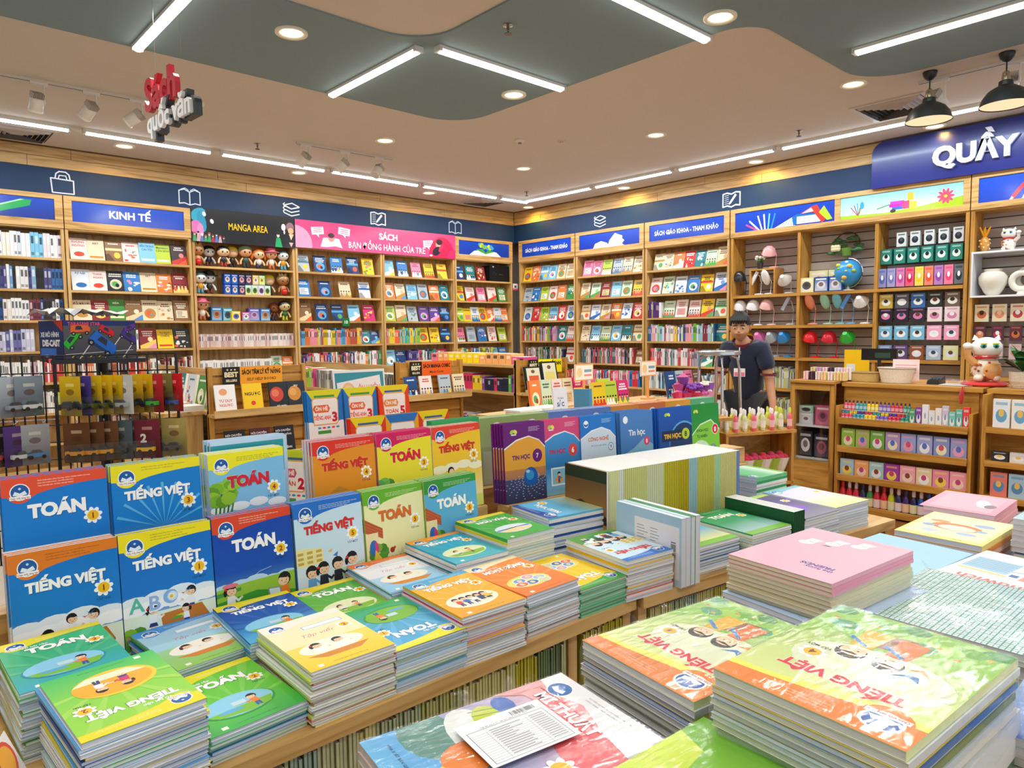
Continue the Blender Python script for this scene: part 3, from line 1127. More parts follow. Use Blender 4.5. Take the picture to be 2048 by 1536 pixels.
def pink(a):
 a.rect(0,0,a.w,a.h,'F23F7E','F0508C')
 a.ell(.0,.04,.24,.25,'F59CC4',24)
 for x,y,r in ((.32,.24,.12),(.72,.26,-.12),(2.14,.2,.1),(2.45,.2,-.1)):
  q=[(-.09,-.05),(.09,-.05),(.09,.05),(-.09,.05)]
  a.poly([(x+u*math.cos(r)-v*math.sin(r),y+u*math.sin(r)+v*math.cos(r)) for u,v in q],'F6E6F0')
  a.poly([(x-.02,y-.05),(x+.02,y-.05),(x+.02,y-.09)],'F6E6F0',keep=True)
  for k in range(3):
   a.line([(x-.06,y+.025-.025*k),(x+.06,y+.03-.025*k+r*.1)],.008,'B06890')
 a.poly([(.36,.03),(.4,.15),(.46,.16),(.52,.1),(.58,.16),(.64,.15),(.69,.03),(.58,.05),(.46,.03)],'E4E8F4')
 a.ell(.52,.15,.045,.045,'E89080',12)
 a.ell(.52,.19,.05,.035,'4A2030',12)
 for sh,c in ((.004,'8A2858'),(0,'F4F4F6')):
  a.text('SÁCH',a.w*.54+sh,.2-sh,.09,c,.035)
  a.text('BẠN ĐỒNG HÀNH CỦA TRẺ',a.w*.54+sh,.045-sh,.09,c,.015,maxw=1.3)
 a.ell(2.4,.0,.25,.32,'D81450',24)
 a.ell(2.33,.2,.05,.05,'E8B0A0',12)
 a.ell(2.35,.24,.06,.045,'301820',12)
 a.ell(2.3,.1,.09,.06,'201828',12,.6)
 a.ell(2.38,.15,.07,.03,'E03060',12,1)
 a.ell(2.19,.03,.03,.015,'F4F0F0',8)
 a.ell(2.62,.02,.12,.12,'E82868',16)
board('black sign board reading MANGA AREA in yellow letters','L',2.955,1.3,.4,2.625,manga)
board('long pink sign board reading SÁCH BẠN ĐỒNG HÀNH CỦA TRẺ','L',4.265,2.66,.365,2.645,pink)
def icon(kind,side,s,label):
 t=empty('wall_icon',label=label,cat='icon')
 t.matrix_world=local(side,s)
 a=Art(.32,.26,.0006)
 W='D9E4F4'
 def ln(pts,wd=.013):
  a.line(pts,wd,W)
 if kind=='bag':
  ln([(.06,.01),(.26,.01),(.26,.15),(.05,.16),(.06,.01)])
  ln([(.09,.16),(.1,.21),(.13,.235),(.19,.235),(.22,.21),(.23,.15)])
  ln([(.12,.16),(.13,.195),(.19,.195),(.2,.155)],.01)
 elif kind=='book':
  ln([(.16,.03),(.1,.05),(.04,.04),(.04,.19),(.1,.21),(.16,.18),(.22,.21),(.28,.19),(.28,.04),(.22,.05),(.16,.03),(.16,.18)])
  ln([(.06,.205),(.11,.225),(.15,.2)],.008)
  ln([(.26,.205),(.21,.225),(.17,.2)],.008)
 elif kind=='stack':
  for k in range(3):
   z=.0+k*.045
   ln([(.27,z+.06),(.16,z+.03),(.06,z+.065)],.014)
   ln([(.06,z+.065),(.05,z+.085),(.07,z+.1)],.012)
  ln([(.06,.16),(.16,.12),(.27,.155),(.17,.195),(.06,.16)],.014)
 else:
  ln([(.16,.03),(.1,.05),(.04,.04),(.04,.2),(.1,.21),(.16,.19),(.22,.21),(.28,.2),(.28,.04),(.22,.05),(.16,.03)],.018)
  for k in range(5):
   ln([(.065,.175-.025*k),(.12,.18-.025*k)],.007)
  a.poly([(.12,.06),(.13,.09),(.21,.19),(.235,.17),(.15,.07)],W)
 mb=MB()
 a.emit(mb,(0,.018,3.02),(1,0,0),(0,0,1))
 for q in list(range(len(mb.v))):
  pass
 mb.build('icon_sticker','board',t)
 return t
icon('bag','L',1.5,'white briefcase outline icon on the blue band')
icon('book','L',2.8,'white open book icon above the KINH TẾ sign end')
icon('stack','L',4.08,'white icon of three stacked books above the MANGA AREA sign')
icon('edit','L',5.4,'white book and pencil icon above the pink sign')
icon('book','L',6.8,'white open book icon near the far corner')
icon('stack','R',7.2,'white icon of stacked books above the open white book sign')
icon('edit','R',5.02,'white book and pencil icon on the right wall band')
t=empty('counter_sign',label='large glossy blue sign with raised white letters QUẦY over the counter',cat='sign')
t.matrix_world=local('R',3.14)
pts=[(0,3.0),(0,3.36)]+[(.12-.12*math.cos(k*PI/12),3.36+.12*math.sin(k*PI/12)) for k in range(1,7)]+[(3.6,3.48),(3.6,3.0)]
mb=MB()
mb.ring([[(x,-.05,z) for x,z in pts],[(x,.01,z) for x,z in pts]],'101F7A')
mb.build('sign_face','board',t)
letters('QUẦY',.185,.035,'E9F0FC',t,'raised_letters',(.6,-.07,3.13),.045)
# ================================================================= BOOKS ON THE WALL SHELVES
PAL={
 'w':('EDEAE6','D8442E','C03838','white and red'),'W':('ECEEF0','2E6CB8','28487A','white and blue'),'k':('20242A','D8D0B8','F0E8D8','black'),'K':('3A3436','C83A34','F0ECE8','charcoal and red'),
 'b':('2A78C4','F0F4F8','FFFFFF','blue'),'c':('7EC4E6','F4F8FA','2468A8','sky blue'),'n':('1C3E78','58A8D8','E8F0FA','navy'),'t':('167C84','E8F0E8','F4F8F0','teal'),
 'g':('3E8E3E','F0E8B8','FFFFFF','green'),'l':('B4CC34','F8F8E0','2E6A2E','lime green'),'y':('F2D424','D84028','2A2A2A','yellow'),'o':('EE7A34','F8E8C8','FFFFFF','orange'),
 'r':('D63434','F8E8D0','FFFFFF','red'),'m':('8A2030','F0C860','F8E8D8','maroon'),'p':('EE7AA0','F8F0F4','9A2050','pink'),'P':('D42078','F8D848','FFFFFF','magenta'),'v':('5A3C90','E8A0D0','F0E8F8','purple'),
 'e':('E8DCC0','C08A3A','6A3A20','cream'),'s':('B8C4CC','5A7A94','30404E','grey blue'),'u':('8A6440','E8D0A0','F8F0E0','brown'),'G':('D8E4CC','58A048','2A5A3A','pale green'),
}
def wall_cover(w_,h_,key,sty,rng,title=None):
 bg,ac,ink,_=PAL[key]
 a=Art(w_,h_,.0005)
 a.rect(0,0,w_,h_,mixc(bg,ac,.12),bg)
 if title:
  bits=title.split('|')
  for i,tx in enumerate(bits):
   a.text(tx,w_/2,h_*(.78-.17*i),h_*.1,ink,.02,maxw=w_*.86)
  if sty==0:
   a.ell(w_*.5,h_*.25,w_*.3,h_*.12,ac,12)
  else:
   a.rect(w_*.1,h_*.1,w_*.9,h_*.2,ac)
  return a
 nb=rng.randint(1,3)
 for i in range(nb):
  y=h_*(.8-.1*i)
  ww=w_*rng.uniform(.45,.8)
  x=(w_-ww)/2
  while x<(w_+ww)/2-w_*.05:
   d=w_*rng.uniform(.06,.14)
   a.rect(x,y,min(x+d*.82,(w_+ww)/2),y+h_*.06,ink,keep=x>(w_-ww)/2)
   x += d
 cols=[ac,mixc(ac,'FFFFFF',.4),mixc(bg,'000000',.35),rng.choice(('E86040','F0C840','58A860','5090D0','E890B0','F4F4F0'))]
 if sty==0:      # round picture
  a.ell(w_*.5,h_*.34,w_*.36,h_*.25,cols[0],14)
  a.ell(w_*.45,h_*.34,w_*.2,h_*.14,cols[3],10)
  a.ell(w_*.58,h_*.28,w_*.12,h_*.1,cols[2],8)
 elif sty==1:    # figures along the bottom
  a.rect(0,0,w_,h_*.16,cols[0])
  for i in range(4):
   x=w_*(.15+.23*i)
   a.ell(x,h_*.2,w_*.09,h_*.13,rng.choice(cols),8)
   a.ell(x,h_*.36,w_*.07,h_*.055,'F0C8A4',8)
   a.ell(x,h_*.39,w_*.075,h_*.04,'33241C',8)
 elif sty==2:    # diagonal split
  a.poly([(0,0),(w_,0),(w_,h_*.45),(0,h_*.15)],cols[0])
  a.poly([(w_*.4,0),(w_,0),(w_,h_*.3)],cols[3])
  a.ell(w_*.65,h_*.45,w_*.16,h_*.12,cols[1],10)
 elif sty==3:    # panel with lines
  a.rect(w_*.14,h_*.12,w_*.86,h_*.5,cols[1])
  for k in range(4):
   a.rect(w_*.2,h_*(.17+.08*k),w_*rng.uniform(.5,.8),h_*(.2+.08*k),cols[2],keep=k>0)
 elif sty==4:    # band and badge
  a.rect(0,h_*.5,w_,h_*.62,cols[0])
  a.ell(w_*.68,h_*.28,w_*.2,h_*.15,cols[3],12)
  a.poly([(0,0),(w_*.5,0),(w_*.2,h_*.35),(0,h_*.3)],cols[2])
 else:             # scattered shapes
  for k in range(9):
   a.ell(w_*rng.uniform(.1,.9),h_*rng.uniform(.05,.6),w_*rng.uniform(.05,.15),h_*rng.uniform(.03,.09),rng.choice(cols),7)
 return a
def thin_book(w_,h_,t_,art,spine,back='F0F0F0',page='EFEBE2',name='book',mat='print',soft=True):
 """book lying on its back: x width (spine at x=0), y height, z thickness"""
 mb=MB()
 c=.0012
 mb.box(0,0,t_-c,w_,h_,t_,spine,0,skip='')
 mb.box(0,0,0,w_,h_,c,back,0)
 mb.box(0,0,c,c,h_,t_-c,spine,0,skip='tb')
 mb.box(c,.001,c,w_-.0015,h_-.001,t_-c,page,1,skip='tbl')
 if art:
  art.emit(mb,(0,0,t_+.0001),(1,0,0),(0,1,0))
 return mb.mesh(name,[mat,'pages'])
ROWN=['top','second','third','fourth','fifth','sixth','bottom']
ORD=['first','second','third','fourth','fifth','sixth','seventh','eighth','ninth','tenth','eleventh','twelfth']
SIGN={'L1':'red-blue-green book sign','L2':'KINH TẾ sign','L3':'MANGA AREA sign','L4':'left pink sign half','L5':'right pink sign half','L6':'green leaf book sign','R1':'corner SÁCH GIÁO KHOA sign','R2':'open white book sign',
  'R3':'nearer SÁCH GIÁO KHOA sign','R4':'pencil sign'}
TIT={('L2',0,0):'KHỦNG|HOẢNG',('L2',0,1):'ART',('L2',0,4):'BẾN TRONG|CÁI TÔI',('L2',0,5):'Marketing|CĂN BẢN',('L2',1,0):'Kỷ luật',('L2',1,1):'THINK|AGAIN',('L2',1,4):'ART',('L2',2,0):'ĐỔI MỚI VỚI',('L2',2,2):'MBA',
  ('L2',3,1):'TƯ DUY|CHIẾN'}
nface=0
def face_row(key,r,spec,x0=None,x1=None,hh=.24,lean=.26,first=0):
 """face-out books along one shelf, spec = string of palette letters"""
 global nface
 side,s0,w_=CASES[key]
 base=local(side,s0)
 x0=.045 if x0 is None else x0
 x1=w_-.045 if x1 is None else x1
 n=len(spec)
 pitch=(x1-x0)/n
 for i,ch in enumerate(spec):
  if ch==' ':
   continue
  bw=min(.178,pitch*R.uniform(.93,1.04))
  bh=min(hh,bw*1.42)*R.uniform(.95,1.03)
  bt=R.uniform(.008,.02)
  if ch.isupper() and ch not in 'WKPG':
   ch=ch.lower()
  tt=TIT.get((key,r,i))
  art=wall_cover(bw,bh,ch,R.randrange(6),R,tt)
  me=thin_book(bw,bh,bt,art,PAL[ch][0])
  o=shared('book',me)
  a=lean+R.uniform(-.03,.03)
  yb=.035+R.uniform(0,.012)
  o.matrix_world=base @ TR(x0+i*pitch+R.uniform(0,.006),yb+bt*math.cos(a),LV[r]+.001+bt*math.sin(a)*0,R.uniform(-.04,.04),PI/2-a) @ Matrix.Translation((0,0,0))
  nface += 1
  wh=' titled '+tt.replace('|',' ') if tt else ''
  tag(o,'%s book%s, %s on %s shelf, %s' % (PAL[ch][3],wh,ORD[min(11,i+first)],ROWN[r],SIGN[key]),'book','face-out books on the wall cases')
SPN={}
def spine_mesh(col,k):
 key=(col,k)
 if key not in SPN:
  mb=MB()
  mb.box(0,0,0,1,1,1,col,0,skip='tb')
  mb.box(0.04,.02,0,.96,.98,.985,'EFEBE2',1,skip='bf')
  mb.box(0,0,.975,.04,1,1,col,0)
  mb.box(.96,0,.975,1,1,1,col,0)
  ac=mixc(col,'FFFFFF' if k % 2 else '101010',.6)
  mb.face([(.2,-.004,.55),(.8,-.004,.55),(.8,-.004,.85),(.2,-.004,.85)],ac)
  mb.face([(.15,-.004,.08),(.85,-.004,.08),(.85,-.004,.2),(.15,-.004,.2)],mixc(ac,col,.4))
  SPN[key]=mb.mesh('book_spine_out',['print','pages'])
 return SPN[key]
def spine_cols(s_):
 return [PAL[c][0] for c in s_]
def spine_row(key,r,x0,x1,cols,th=(.012,.026),hh=(.19,.24),stuff=True,dep=.16,what=None,base=None,z=None,y0=.02):
 """upright books seen by their spines"""
 if base is None:
  side,s0,w_=CASES[key]
  base=local(side,s0)
 z=LV[r] if z is None else z
 x=x0
 mb=MB() if stuff else None
 i=0
 run=0
 while x<x1-.008:
  if run <= 0:
   run=R.choice((1,1,2,3))
   c=R.choice(cols)
   t_=R.uniform(*th)
   h_=R.uniform(*hh)
  run -= 1
  if stuff:
   mb.box(x,y0,z,x+t_*.94,y0+dep,z+h_,c,0)
   ac=mixc(c,R.choice(('FFFFFF','202020')),.6)
   mb.face([(x+t_*.2,y0-.0015,z+h_*.5),(x+t_*.75,y0-.0015,z+h_*.5),(x+t_*.75,y0-.0015,z+h_*.82),(x+t_*.2,y0-.0015,z+h_*.82)],ac)
   mb.box(x+.001,y0+.003,z+h_,x+t_*.9,y0+dep-.004,z+h_+.0008,'EFEBE2',0)
  else:
   o=shared('book',spine_mesh(c,R.randrange(2)))
   o.matrix_world=base @ TR(x,y0+R.uniform(0,.006),z+.0005) @ Matrix.Diagonal((t_*.95,dep,h_,1))
   tag(o,what,'book',what+' run')
  x += t_
  i += 1
 if stuff:
  o=mb.build('spine_out_books','print')
  o.matrix_world=base
  o['kind']='stuff'
  tag(o,what or 'run of upright books spine out, %s shelf, %s' % (ROWN[r],SIGN[key]),'books')
 return i
nsp=0
nsp += spine_row('L1',0,.04,1.28,spine_cols('wWscGe')+['C8C0DC','E4D8E0','D0DCE8','E8E4D8'],(.028,.045),(.235,.265),False,what='pale thick book, spine out, top shelf, red-blue-green book sign')
nsp += spine_row('L1',1,.04,1.28,['C03848','4A4A80','F0F0F0','6A98C8','3A6AA8','282828','88A8C8','E4E4E4'],(.022,.042),(.22,.25),False,what='thick book, spine out, second shelf, red-blue-green book sign')
nsp += spine_row('L1',2,.04,1.28,['F0F0F0','3A3038','7A3848','2A4A88','ECECF0','E8E0D8'],(.024,.038),(.21,.24),False,what='white or dark book, spine out, third shelf, red-blue-green book sign')
nsp += spine_row('L1',3,.04,1.0,['5A5A98','7070A8','4A4880','C8C8E0','484878','E8D430','E87848'],(.024,.04),(.2,.24),False,what='purple, yellow or orange book, spine out, fourth shelf, red-blue-green book sign')
for r in (4,5):
 spine_row('L1',r,.04,1.28,['F0EEEA','E8E4E0','D8D8D0','D04848','B8C840','F4F4F4','C8A0A8'],(.014,.024),(.2,.25))
spine_row('L0',0,.04,1.26,spine_cols('wWscG'),what='run of pale books in the case cut by the left edge')
spine_row('L0',1,.04,1.26,spine_cols('rnwb'),what='run of dark and red books in the case cut by the left edge')
face_row('L2',0,'weuwclK')
face_row('L2',1,'WwkbeoM')
face_row('L2',2,'emgueeu')
spine_row('L2',3,.05,.68,['E8E4E0','D84848','2A2A30','F0F0F0','3A6A98','C03A40'])
face_row('L2',3,'myk',.7,1.26,first=0)
spine_row('L2',4,.05,1.26,['E8E0D8','4A2A28','202428','C84038','D87848','F0ECE8','8A3038'])
spine_row('L2',5,.05,1.26,spine_cols('wWkrn'))
face_row('L4',0,'snbny')
face_row('L4',1,'bneW')
face_row('L4',2,'unncP')
spine_row('L4',3,.04,.98,['3878C0','E8E8E8','E0C030','D87840','E890A0','4898C8','B85848','6AA8D0'])
face_row('L4',3,'tn',.99,1.29)
spine_row('L4',4,.04,1.29,['D84848','F0ECE8','3A9858','E8E8E8','C05880','3878B8','E88848','58306A'])
spine_row('L4',5,.04,1.29,spine_cols('wGrbp'))
face_row('L5',0,'cbpyy')
face_row('L5',1,'oecsot')
face_row('L5',2,'lesvvn')
spine_row('L5',3,.04,.64,['E8608A','48B0C0','8AC848','F0C840','4878C0','E87050'])
face_row('L5',3,'yyn',.65,1.27)
face_row('L5',4,'cn',.04,.42)
spine_row('L5',4,.43,1.0,['C05070','388868','E0E0E0','584890','D8A0B0'])
face_row('L5',4,'P',1.02,1.25,first=2)
spine_row('L5',5,.04,1.27,spine_cols('wGrbp'))
face_row('L6',0,'ntm',.04,.72)
face_row('L6',1,'ywpwg')
face_row('L6',2,'lyWyoWo')
face_row('L6',3,'psbwl')
spine_row('L6',4,.04,.8,['3878B8','E0E0E0','C8D040','E88848','8A6440'])
face_row('L6',4,'ecb',.55,1.18)
spine_row('L6',5,.04,1.18,spine_cols('wGrbp'))
t=empty('display_box',label='black box with a faint round drawing on the top shelf near the corner',cat='box')
t.matrix_world=local('L',6.93) @ TR(.74,.03,LV[0])
mb=MB()
mb.box(0,0,0,.44,.2,.26,'0E1216')
mb.build('carton','print',t)
a=Art(.44,.26,.0006)
for q in range(10):
 a.ell(.1+.03*math.cos(q),.12+.03*math.sin(q),.006,.004,'3A4048',6)
a.rect(.2,.115,.28,.122,'50585E')
a.ell(.08,.24,.02,.012,'B8B8B8',8)
mb=MB()
a.emit(mb,(0,-.001,0),(1,0,0),(0,0,1))
mb.build('printed_lid','board',t)
face_row('R1',0,'yoccee')
face_row('R1',1,'sblwog')
face_row('R1',2,'WrlcrW')
spine_row('R1',3,.04,.82,['D84848','F0F0F0','D0A0C0','78B048','E8B830','6898C0','E87060','903860','E8E8E0'],(.008,.018))
face_row('R1',3,'tw',.84,1.22)
spine_row('R1',4,.12,.98,['78A838','E8E8E8','A88898','384058','B84850','D8D0C8','186848'],(.008,.018))
face_row('R1',4,'w',1.0,1.2)
spine_row('R1',5,.04,1.22,spine_cols('wGrbp'))
face_row('R2',0,'pplsee',.09)
face_row('R2',1,'eGmcGy')
face_row('R2',2,'eWeoWr')
face_row('R2',3,'ecGcte')
spine_row('R2',4,.1,1.1,['B84850','2A3848','E8E0D8','486880','C86870','588858','D8B0B8'],(.008,.018))
face_row('R2',4,'u',1.1,1.25)
spine_row('R2',5,.04,1.22,spine_cols('wGrbp'))
face_row('R3',0,'eeortGe',.1)
face_row('R3',1,'wGWbyW')
spine_row('R3',2,.04,.26,['B8C840','F0F0F0','5A3C90','58306A'],(.01,.02))
face_row('R3',2,'GwwyG',.27,1.28)
spine_row('R3',3,.04,1.1,['386098','8A3848','F0D030','78B838','E8E8E8','D0D8E0','E8A0A8','98C0D0','F0ECE0'],(.009,.02))
face_row('R3',3,'t',1.1,1.28)
spine_row('R3',4,.08,.86,['E87078','E8E8E8','386888','98A8B8','C84850','F0D8D8','286858'],(.009,.02))
face_row('R3',4,'tG',.87,1.28)
spine_row('R3',5,.04,1.28,['D8D8D0','C8D0D8','E8E8E8','487898','A8B8B0'],(.009,.02))
spine_row('R3',6,.04,1.28,['D8D8D0','C8D0D8','E8E8E8'],(.009,.02))
def doll(label,x,r,hair,skin,top,legs,scale=1.0,y=.1,ball=None,style=0,face=True):
 side,s0,w_=CASES['L3']
 t=empty('vinyl_doll',label=label,cat='doll',group='vinyl dolls in the manga bookcase')
 t.matrix_world=local(side,s0) @ TR(x,y,LV[r]+.001) @ Matrix.Scale(scale,4)
 mb=MB()
 mb.ball((0,0,.185),(.072,.062,.06),skin,16,10)
 mb.ball((0,0,.09),(.036,.03,.045),top,12,8)
 for s_ in (-1,1):
  mb.tube([(s_*.03,0,.115),(s_*.055,-.005,.085),(s_*.062,-.015,.06)],[.012,.012,.011],skin,8)
  mb.ball((s_*.063,-.017,.055),.014,skin,8,6)
  mb.tube([(s_*.018,0,.065),(s_*.022,-.003,.015)],[.017,.015],legs,8)
  mb.ball((s_*.023,-.014,.011),(.017,.026,.011),mixc(legs,'000000',.3),8,6)
 mb.build('body','plastic',t,True)
 mb=MB()
 mb.ball((0,.008,.2),(.077,.064,.058),hair,16,10)
 if style==1:
  for s_ in (-1,1):
   mb.tube([(s_*.065,.01,.19),(s_*.085,.01,.14),(s_*.08,.01,.09)],[.02,.018,.006],hair,8)
 elif style==2:
  mb.lathe((0,.005,.205),[(.098,0),(.1,.008),(.062,.018),(.055,.05),(.03,.062)],hair,18)
 elif style==3:
  for k in range(6):
   q=k*PI/3
   mb.tube([(.03*math.cos(q),.02*math.sin(q),.24),(.05*math.cos(q),.03*math.sin(q),.275)],[.02,.003],hair,6)
 mb.build('hair','plastic',t,True)
 if face:
  mb=MB()
  for s_ in (-1,1):
   mb.ball((s_*.026,-.056,.178),(.009,.006,.012),'18181C',8,6)
  mb.ball((0,-.062,.16),(.008,.003,.003),'A84840',6,4)
  mb.build('face','plastic',t,True)
 if ball:
  mb=MB()
  mb.ball((-.01,-.05,.05),.036,ball,14,10)
  mb.build('held_ball','plastic',t,True)
SK='EFC49A'
doll('tan-haired vinyl doll holding a red ball, far left of the top manga shelf',.09,0,'C8A468','B8804A','D89A68','B87040',1.06,ball='D81C20',style=3)
doll('vinyl doll with round black hair and a white face, top manga shelf',.25,0,'141416','E4E8EA','1C1C20','6A3020',1.05,y=.17)
doll('vinyl doll with short black hair and a dark dress, top manga shelf',.39,0,'241C1C',SK,'20242C','A83030',1.05,y=.07)
doll('vinyl doll with yellow hair seen from behind, top manga shelf',.53,0,'D8C81C',SK,'202020','202020',1.08,y=.15,face=False)
doll('vinyl doll with mint green hair, top manga shelf',.68,0,'7FA88C','E8A878','2C4A3A','28302C',1.15,y=.1)
doll('vinyl doll with long orange hair, top manga shelf',.84,0,'D87428',SK,'E0D8D0','28304A',1.02,y=.07,style=1)
doll('vinyl doll with a pink hat, top manga shelf',1.01,0,'E0708A','D8A070','F0E4D0','C06838',1.08,y=.08,style=2)
doll('vinyl doll with teal hair, white beard and orange arms, top manga shelf',1.17,0,'3A5A58','E8E8E4','D89820','58A8C8',1.04,y=.08)
doll('vinyl doll with dark teal hair at the left end of the second manga shelf',.1,1,'284848','E4E0DC','D89820','58A8C8',1.05,y=.08)
doll('vinyl doll with a white face and wide black hair, second manga shelf',.23,1,'141416','E4E8EA','242424','7A3828',1.1,y=.14,style=2)
doll('yellow-haired vinyl doll turned away, second manga shelf',1.0,1,'D8C420',SK,'242424','242424',1.1,y=.16,face=False)
doll('tan-haired vinyl doll with a red ball at the right end of the second manga shelf',1.17,1,'C8B078','A87040','C89068','A86838',1.1,y=.1,ball='D81C20',style=3)
doll('vinyl doll with a pink hat standing alone at the left of the third manga shelf',.11,2,'E0708A','D8A070','F0E4D0','C06838',1.08,y=.08,style=2)
doll('brown-haired vinyl doll, third manga shelf',1.06,2,'8A4830','A86840','6A3828','384860',.95,y=.16)
doll('vinyl doll in green sitting at the right end of the third manga shelf',1.17,2,'202420','D8C088','1F6A38','C8C838',1.05,y=.08)
def carton(label,M_,w_,d_,h_,c1,c2,c3,group,extra=None,name='toy_box'):
 t=empty(name,label=label,cat='box',group=group)
 t.matrix_world=M_
 mb=MB()
 mb.box(0,0,0,w_,d_,h_,c1)
 mb.build('carton','print',t)
 a=Art(w_,h_,.0006)
 a.rect(w_*.06,h_*.06,w_*.94,h_*.94,c1,c2)
 a.ell(w_*.5,h_*.46,w_*.33,h_*.28,c3,12)
 a.ell(w_*.5,h_*.5,w_*.18,h_*.15,mixc(c3,'402820',.6),10)
 a.rect(w_*.12,h_*.8,w_*.88,h_*.9,mixc(c2,'FFFFFF',.6))
 if extra:
  extra(a)
 mb=MB()
 a.emit(mb,(0,-.0008,0),(1,0,0),(0,0,1))
 mb.build('printed_front','print',t)
 return t
B3=local('L',2.96)
q=0
for x,zz,c1,c2,c3,nm in [(.38,0,'1C4CA8','2C68C8','E8D8D0','blue'),(.47,0,'1C4CA8','2C68C8','E8D8D0','blue'),(.38,.13,'1C4CA8','2C68C8','E8D8D0','blue'),(.47,.13,'1C4CA8','2C68C8','E8D8D0','blue'),
        (.56,0,'2A2A48','48406A','E8A8B0','dark'),(.56,.13,'2A2A48','48406A','E8A8B0','dark'),(.65,.13,'2A2A48','48406A','E8A8B0','dark'),(.74,.13,'E8A848','F0D0A0','F0E8E0','orange'),(.82,.13,'98C888','D8E8A0','E8D868','green'),
        (.64,0,'A8D8E0','E8E070','487830','yellow and blue'),(.725,0,'A8D8E0','E8E070','487830','yellow and blue'),(.81,0,'D0C8E8','E8D8E0','584878','lilac'),(.89,0,'A8D8E0','E8E070','487830','yellow and blue')]:
 q += 1
 carton('small %s toy box, %s in the stack of boxes on the second manga shelf' % (nm,ORD[(q-1) % 12] if q<13 else 'last'),B3 @ TR(x,.05,LV[1]+zz+.001),.083,.08,.126,c1,c2,c3,'small toy boxes on the second manga shelf')
for i,(x,w_,h_,c1,c2,c3,nm) in enumerate([(.22,.13,.17,'3878B8','88C0E0','C87848','blue'),(.36,.12,.16,'48A0C0','A0D8E8','385878','teal'),(.45,.11,.12,'E8D430','F0E890','5868C0','yellow'),(.58,.1,.11,'D850A8','68C8D8','F0F0F0','pink'),
             (.69,.14,.16,'6858B0','98B8E0','C8A0D0','purple'),(.84,.13,.16,'3878C0','98C8E8','C08858','blue long')]):
 carton('%s toy box, %s from left on the third manga shelf' % (nm,ORD[i]),B3 @ TR(x,.03 if i in (2,3) else .08,LV[2]+.001),w_,.1,h_,c1,c2,c3,'toy boxes on the third manga shelf')
spine_row('L3',3,.04,1.26,['E0CCC8','D8BDB8','E8D8D4','C8A8A8','ECE4E0'],(.012,.016),(.16,.165),y0=.03)
spine_row('L3',4,.04,.95,['F0ECE8','ECE8E4','F4F2F0'],(.012,.016),(.17,.18))
SIGN['L3']='MANGA AREA sign'
face_row('L3',4,'Go',.96,1.26)
spine_row('L3',5,.04,1.2,['F0ECE8','E0D0C8'],(.012,.016),(.17,.18))
for M_,nm,c in [(local('L',4.27) @ TR(.66,-.004,LV[2]-.07),'small green number card hanging from a shelf under the pink sign','0C7A3C'),(local('L',8.12) @ TR(0.02,-.02,2.2),'small white notice on the far corner post','F0E8E4')]:
 t=empty('shelf_card',label=nm,cat='card')
 t.matrix_world=M_
 mb=MB()
 mb.box(0,-.006,0,.11,-.003,.11,c)
 if 'green' in nm:
  a=Art(.11,.11,.0006)
  a.text('10',.055,.035,.045,'F0F0E8',.03)
  a.emit(mb,(0,-.0065,0),(1,0,0),(0,0,1))
 else:
  a=Art(.11,.11,.0006)
  a.rect(.0,.0,.11,.03,'E05078')
  a.rect(.03,.04,.08,.08,'5A6068')
  a.emit(mb,(0,-.0065,0),(1,0,0),(0,0,1))
 mb.build('card','print',t)
print('face-out',nface,'spines',nsp)
# ================================================================= TEXTBOOK COVERS
SKN='F6CFA8'
def kid(a,x,y,s,shirt='F6F6F6',pants='2A3C80',hair='17181C',girl=False,sit=False,arm=0,flip=1):
 """small flat cartoon child, s = full height"""
 if not sit:
  a.poly([(x-s*.11,y),(x-s*.09,y+s*.38),(x+s*.09,y+s*.38),(x+s*.11,y),(x+s*.02,y),(x,y+s*.25),(x-s*.02,y)],pants if not girl else SKN)
  if girl:
   a.poly([(x-s*.16,y+s*.16),(x-s*.08,y+s*.4),(x+s*.08,y+s*.4),(x+s*.16,y+s*.16)],pants)
 a.poly([(x-s*.15,y+s*.3),(x-s*.12,y+s*.62),(x+s*.12,y+s*.62),(x+s*.15,y+s*.3)],shirt)
 a.line([(x+flip*s*.1,y+s*.57),(x+flip*s*.24,y+s*(.42+.2*arm)),(x+flip*s*.34,y+s*(.5+.25*arm))],s*.07,shirt)
 a.ell(x+flip*s*.36,y+s*(.51+.25*arm),s*.045,s*.045,SKN,8)
 a.ell(x,y+s*.82,s*.19,s*.2,hair,12)
 a.ell(x+flip*s*.03,y+s*.765,s*.165,s*.145,SKN,12)
 a.poly([(x-s*.17,y+s*.87),(x-s*.08,y+s*.93),(x+s*.1,y+s*.93),(x+s*.18,y+s*.87),(x+flip*s*.1,y+s*.835),(x-flip*s*.04,y+s*.86),(x-flip*s*.15,y+s*.82)],hair)
 for q in (-.05,.09):
  a.ell(x+flip*s*q,y+s*.765,s*.014,s*.018,'202020',6,keep=q>0)
 a.line([(x-s*.02,y+s*.695),(x+s*.06,y+s*.7)],s*.014,'B04030')
 if girl:
  a.ell(x-flip*s*.19,y+s*.74,s*.06,s*.12,hair,8)
  a.ell(x-flip*s*.17,y+s*.86,s*.05,s*.04,'E02838',8)
def cloudy(a,y,c='FFFFFF',n=5,s=.1):
 for i in range(n):
  a.ell(a.w*(i+.5)/n,y+a.h*.015*((i*7) % 3),a.w*s*1.3,a.h*s*.42,c,12,keep=i>0)
def bush(a,x,y,r,c,n=6):
 for i in range(n):
  t_=i*2*PI/n
  a.ell(x+r*.6*math.cos(t_),y+r*.45*math.sin(t_),r*.5,r*.42,(c,mixc(c,'205010',.25),mixc(c,'E0F040',.25))[i % 3],9)
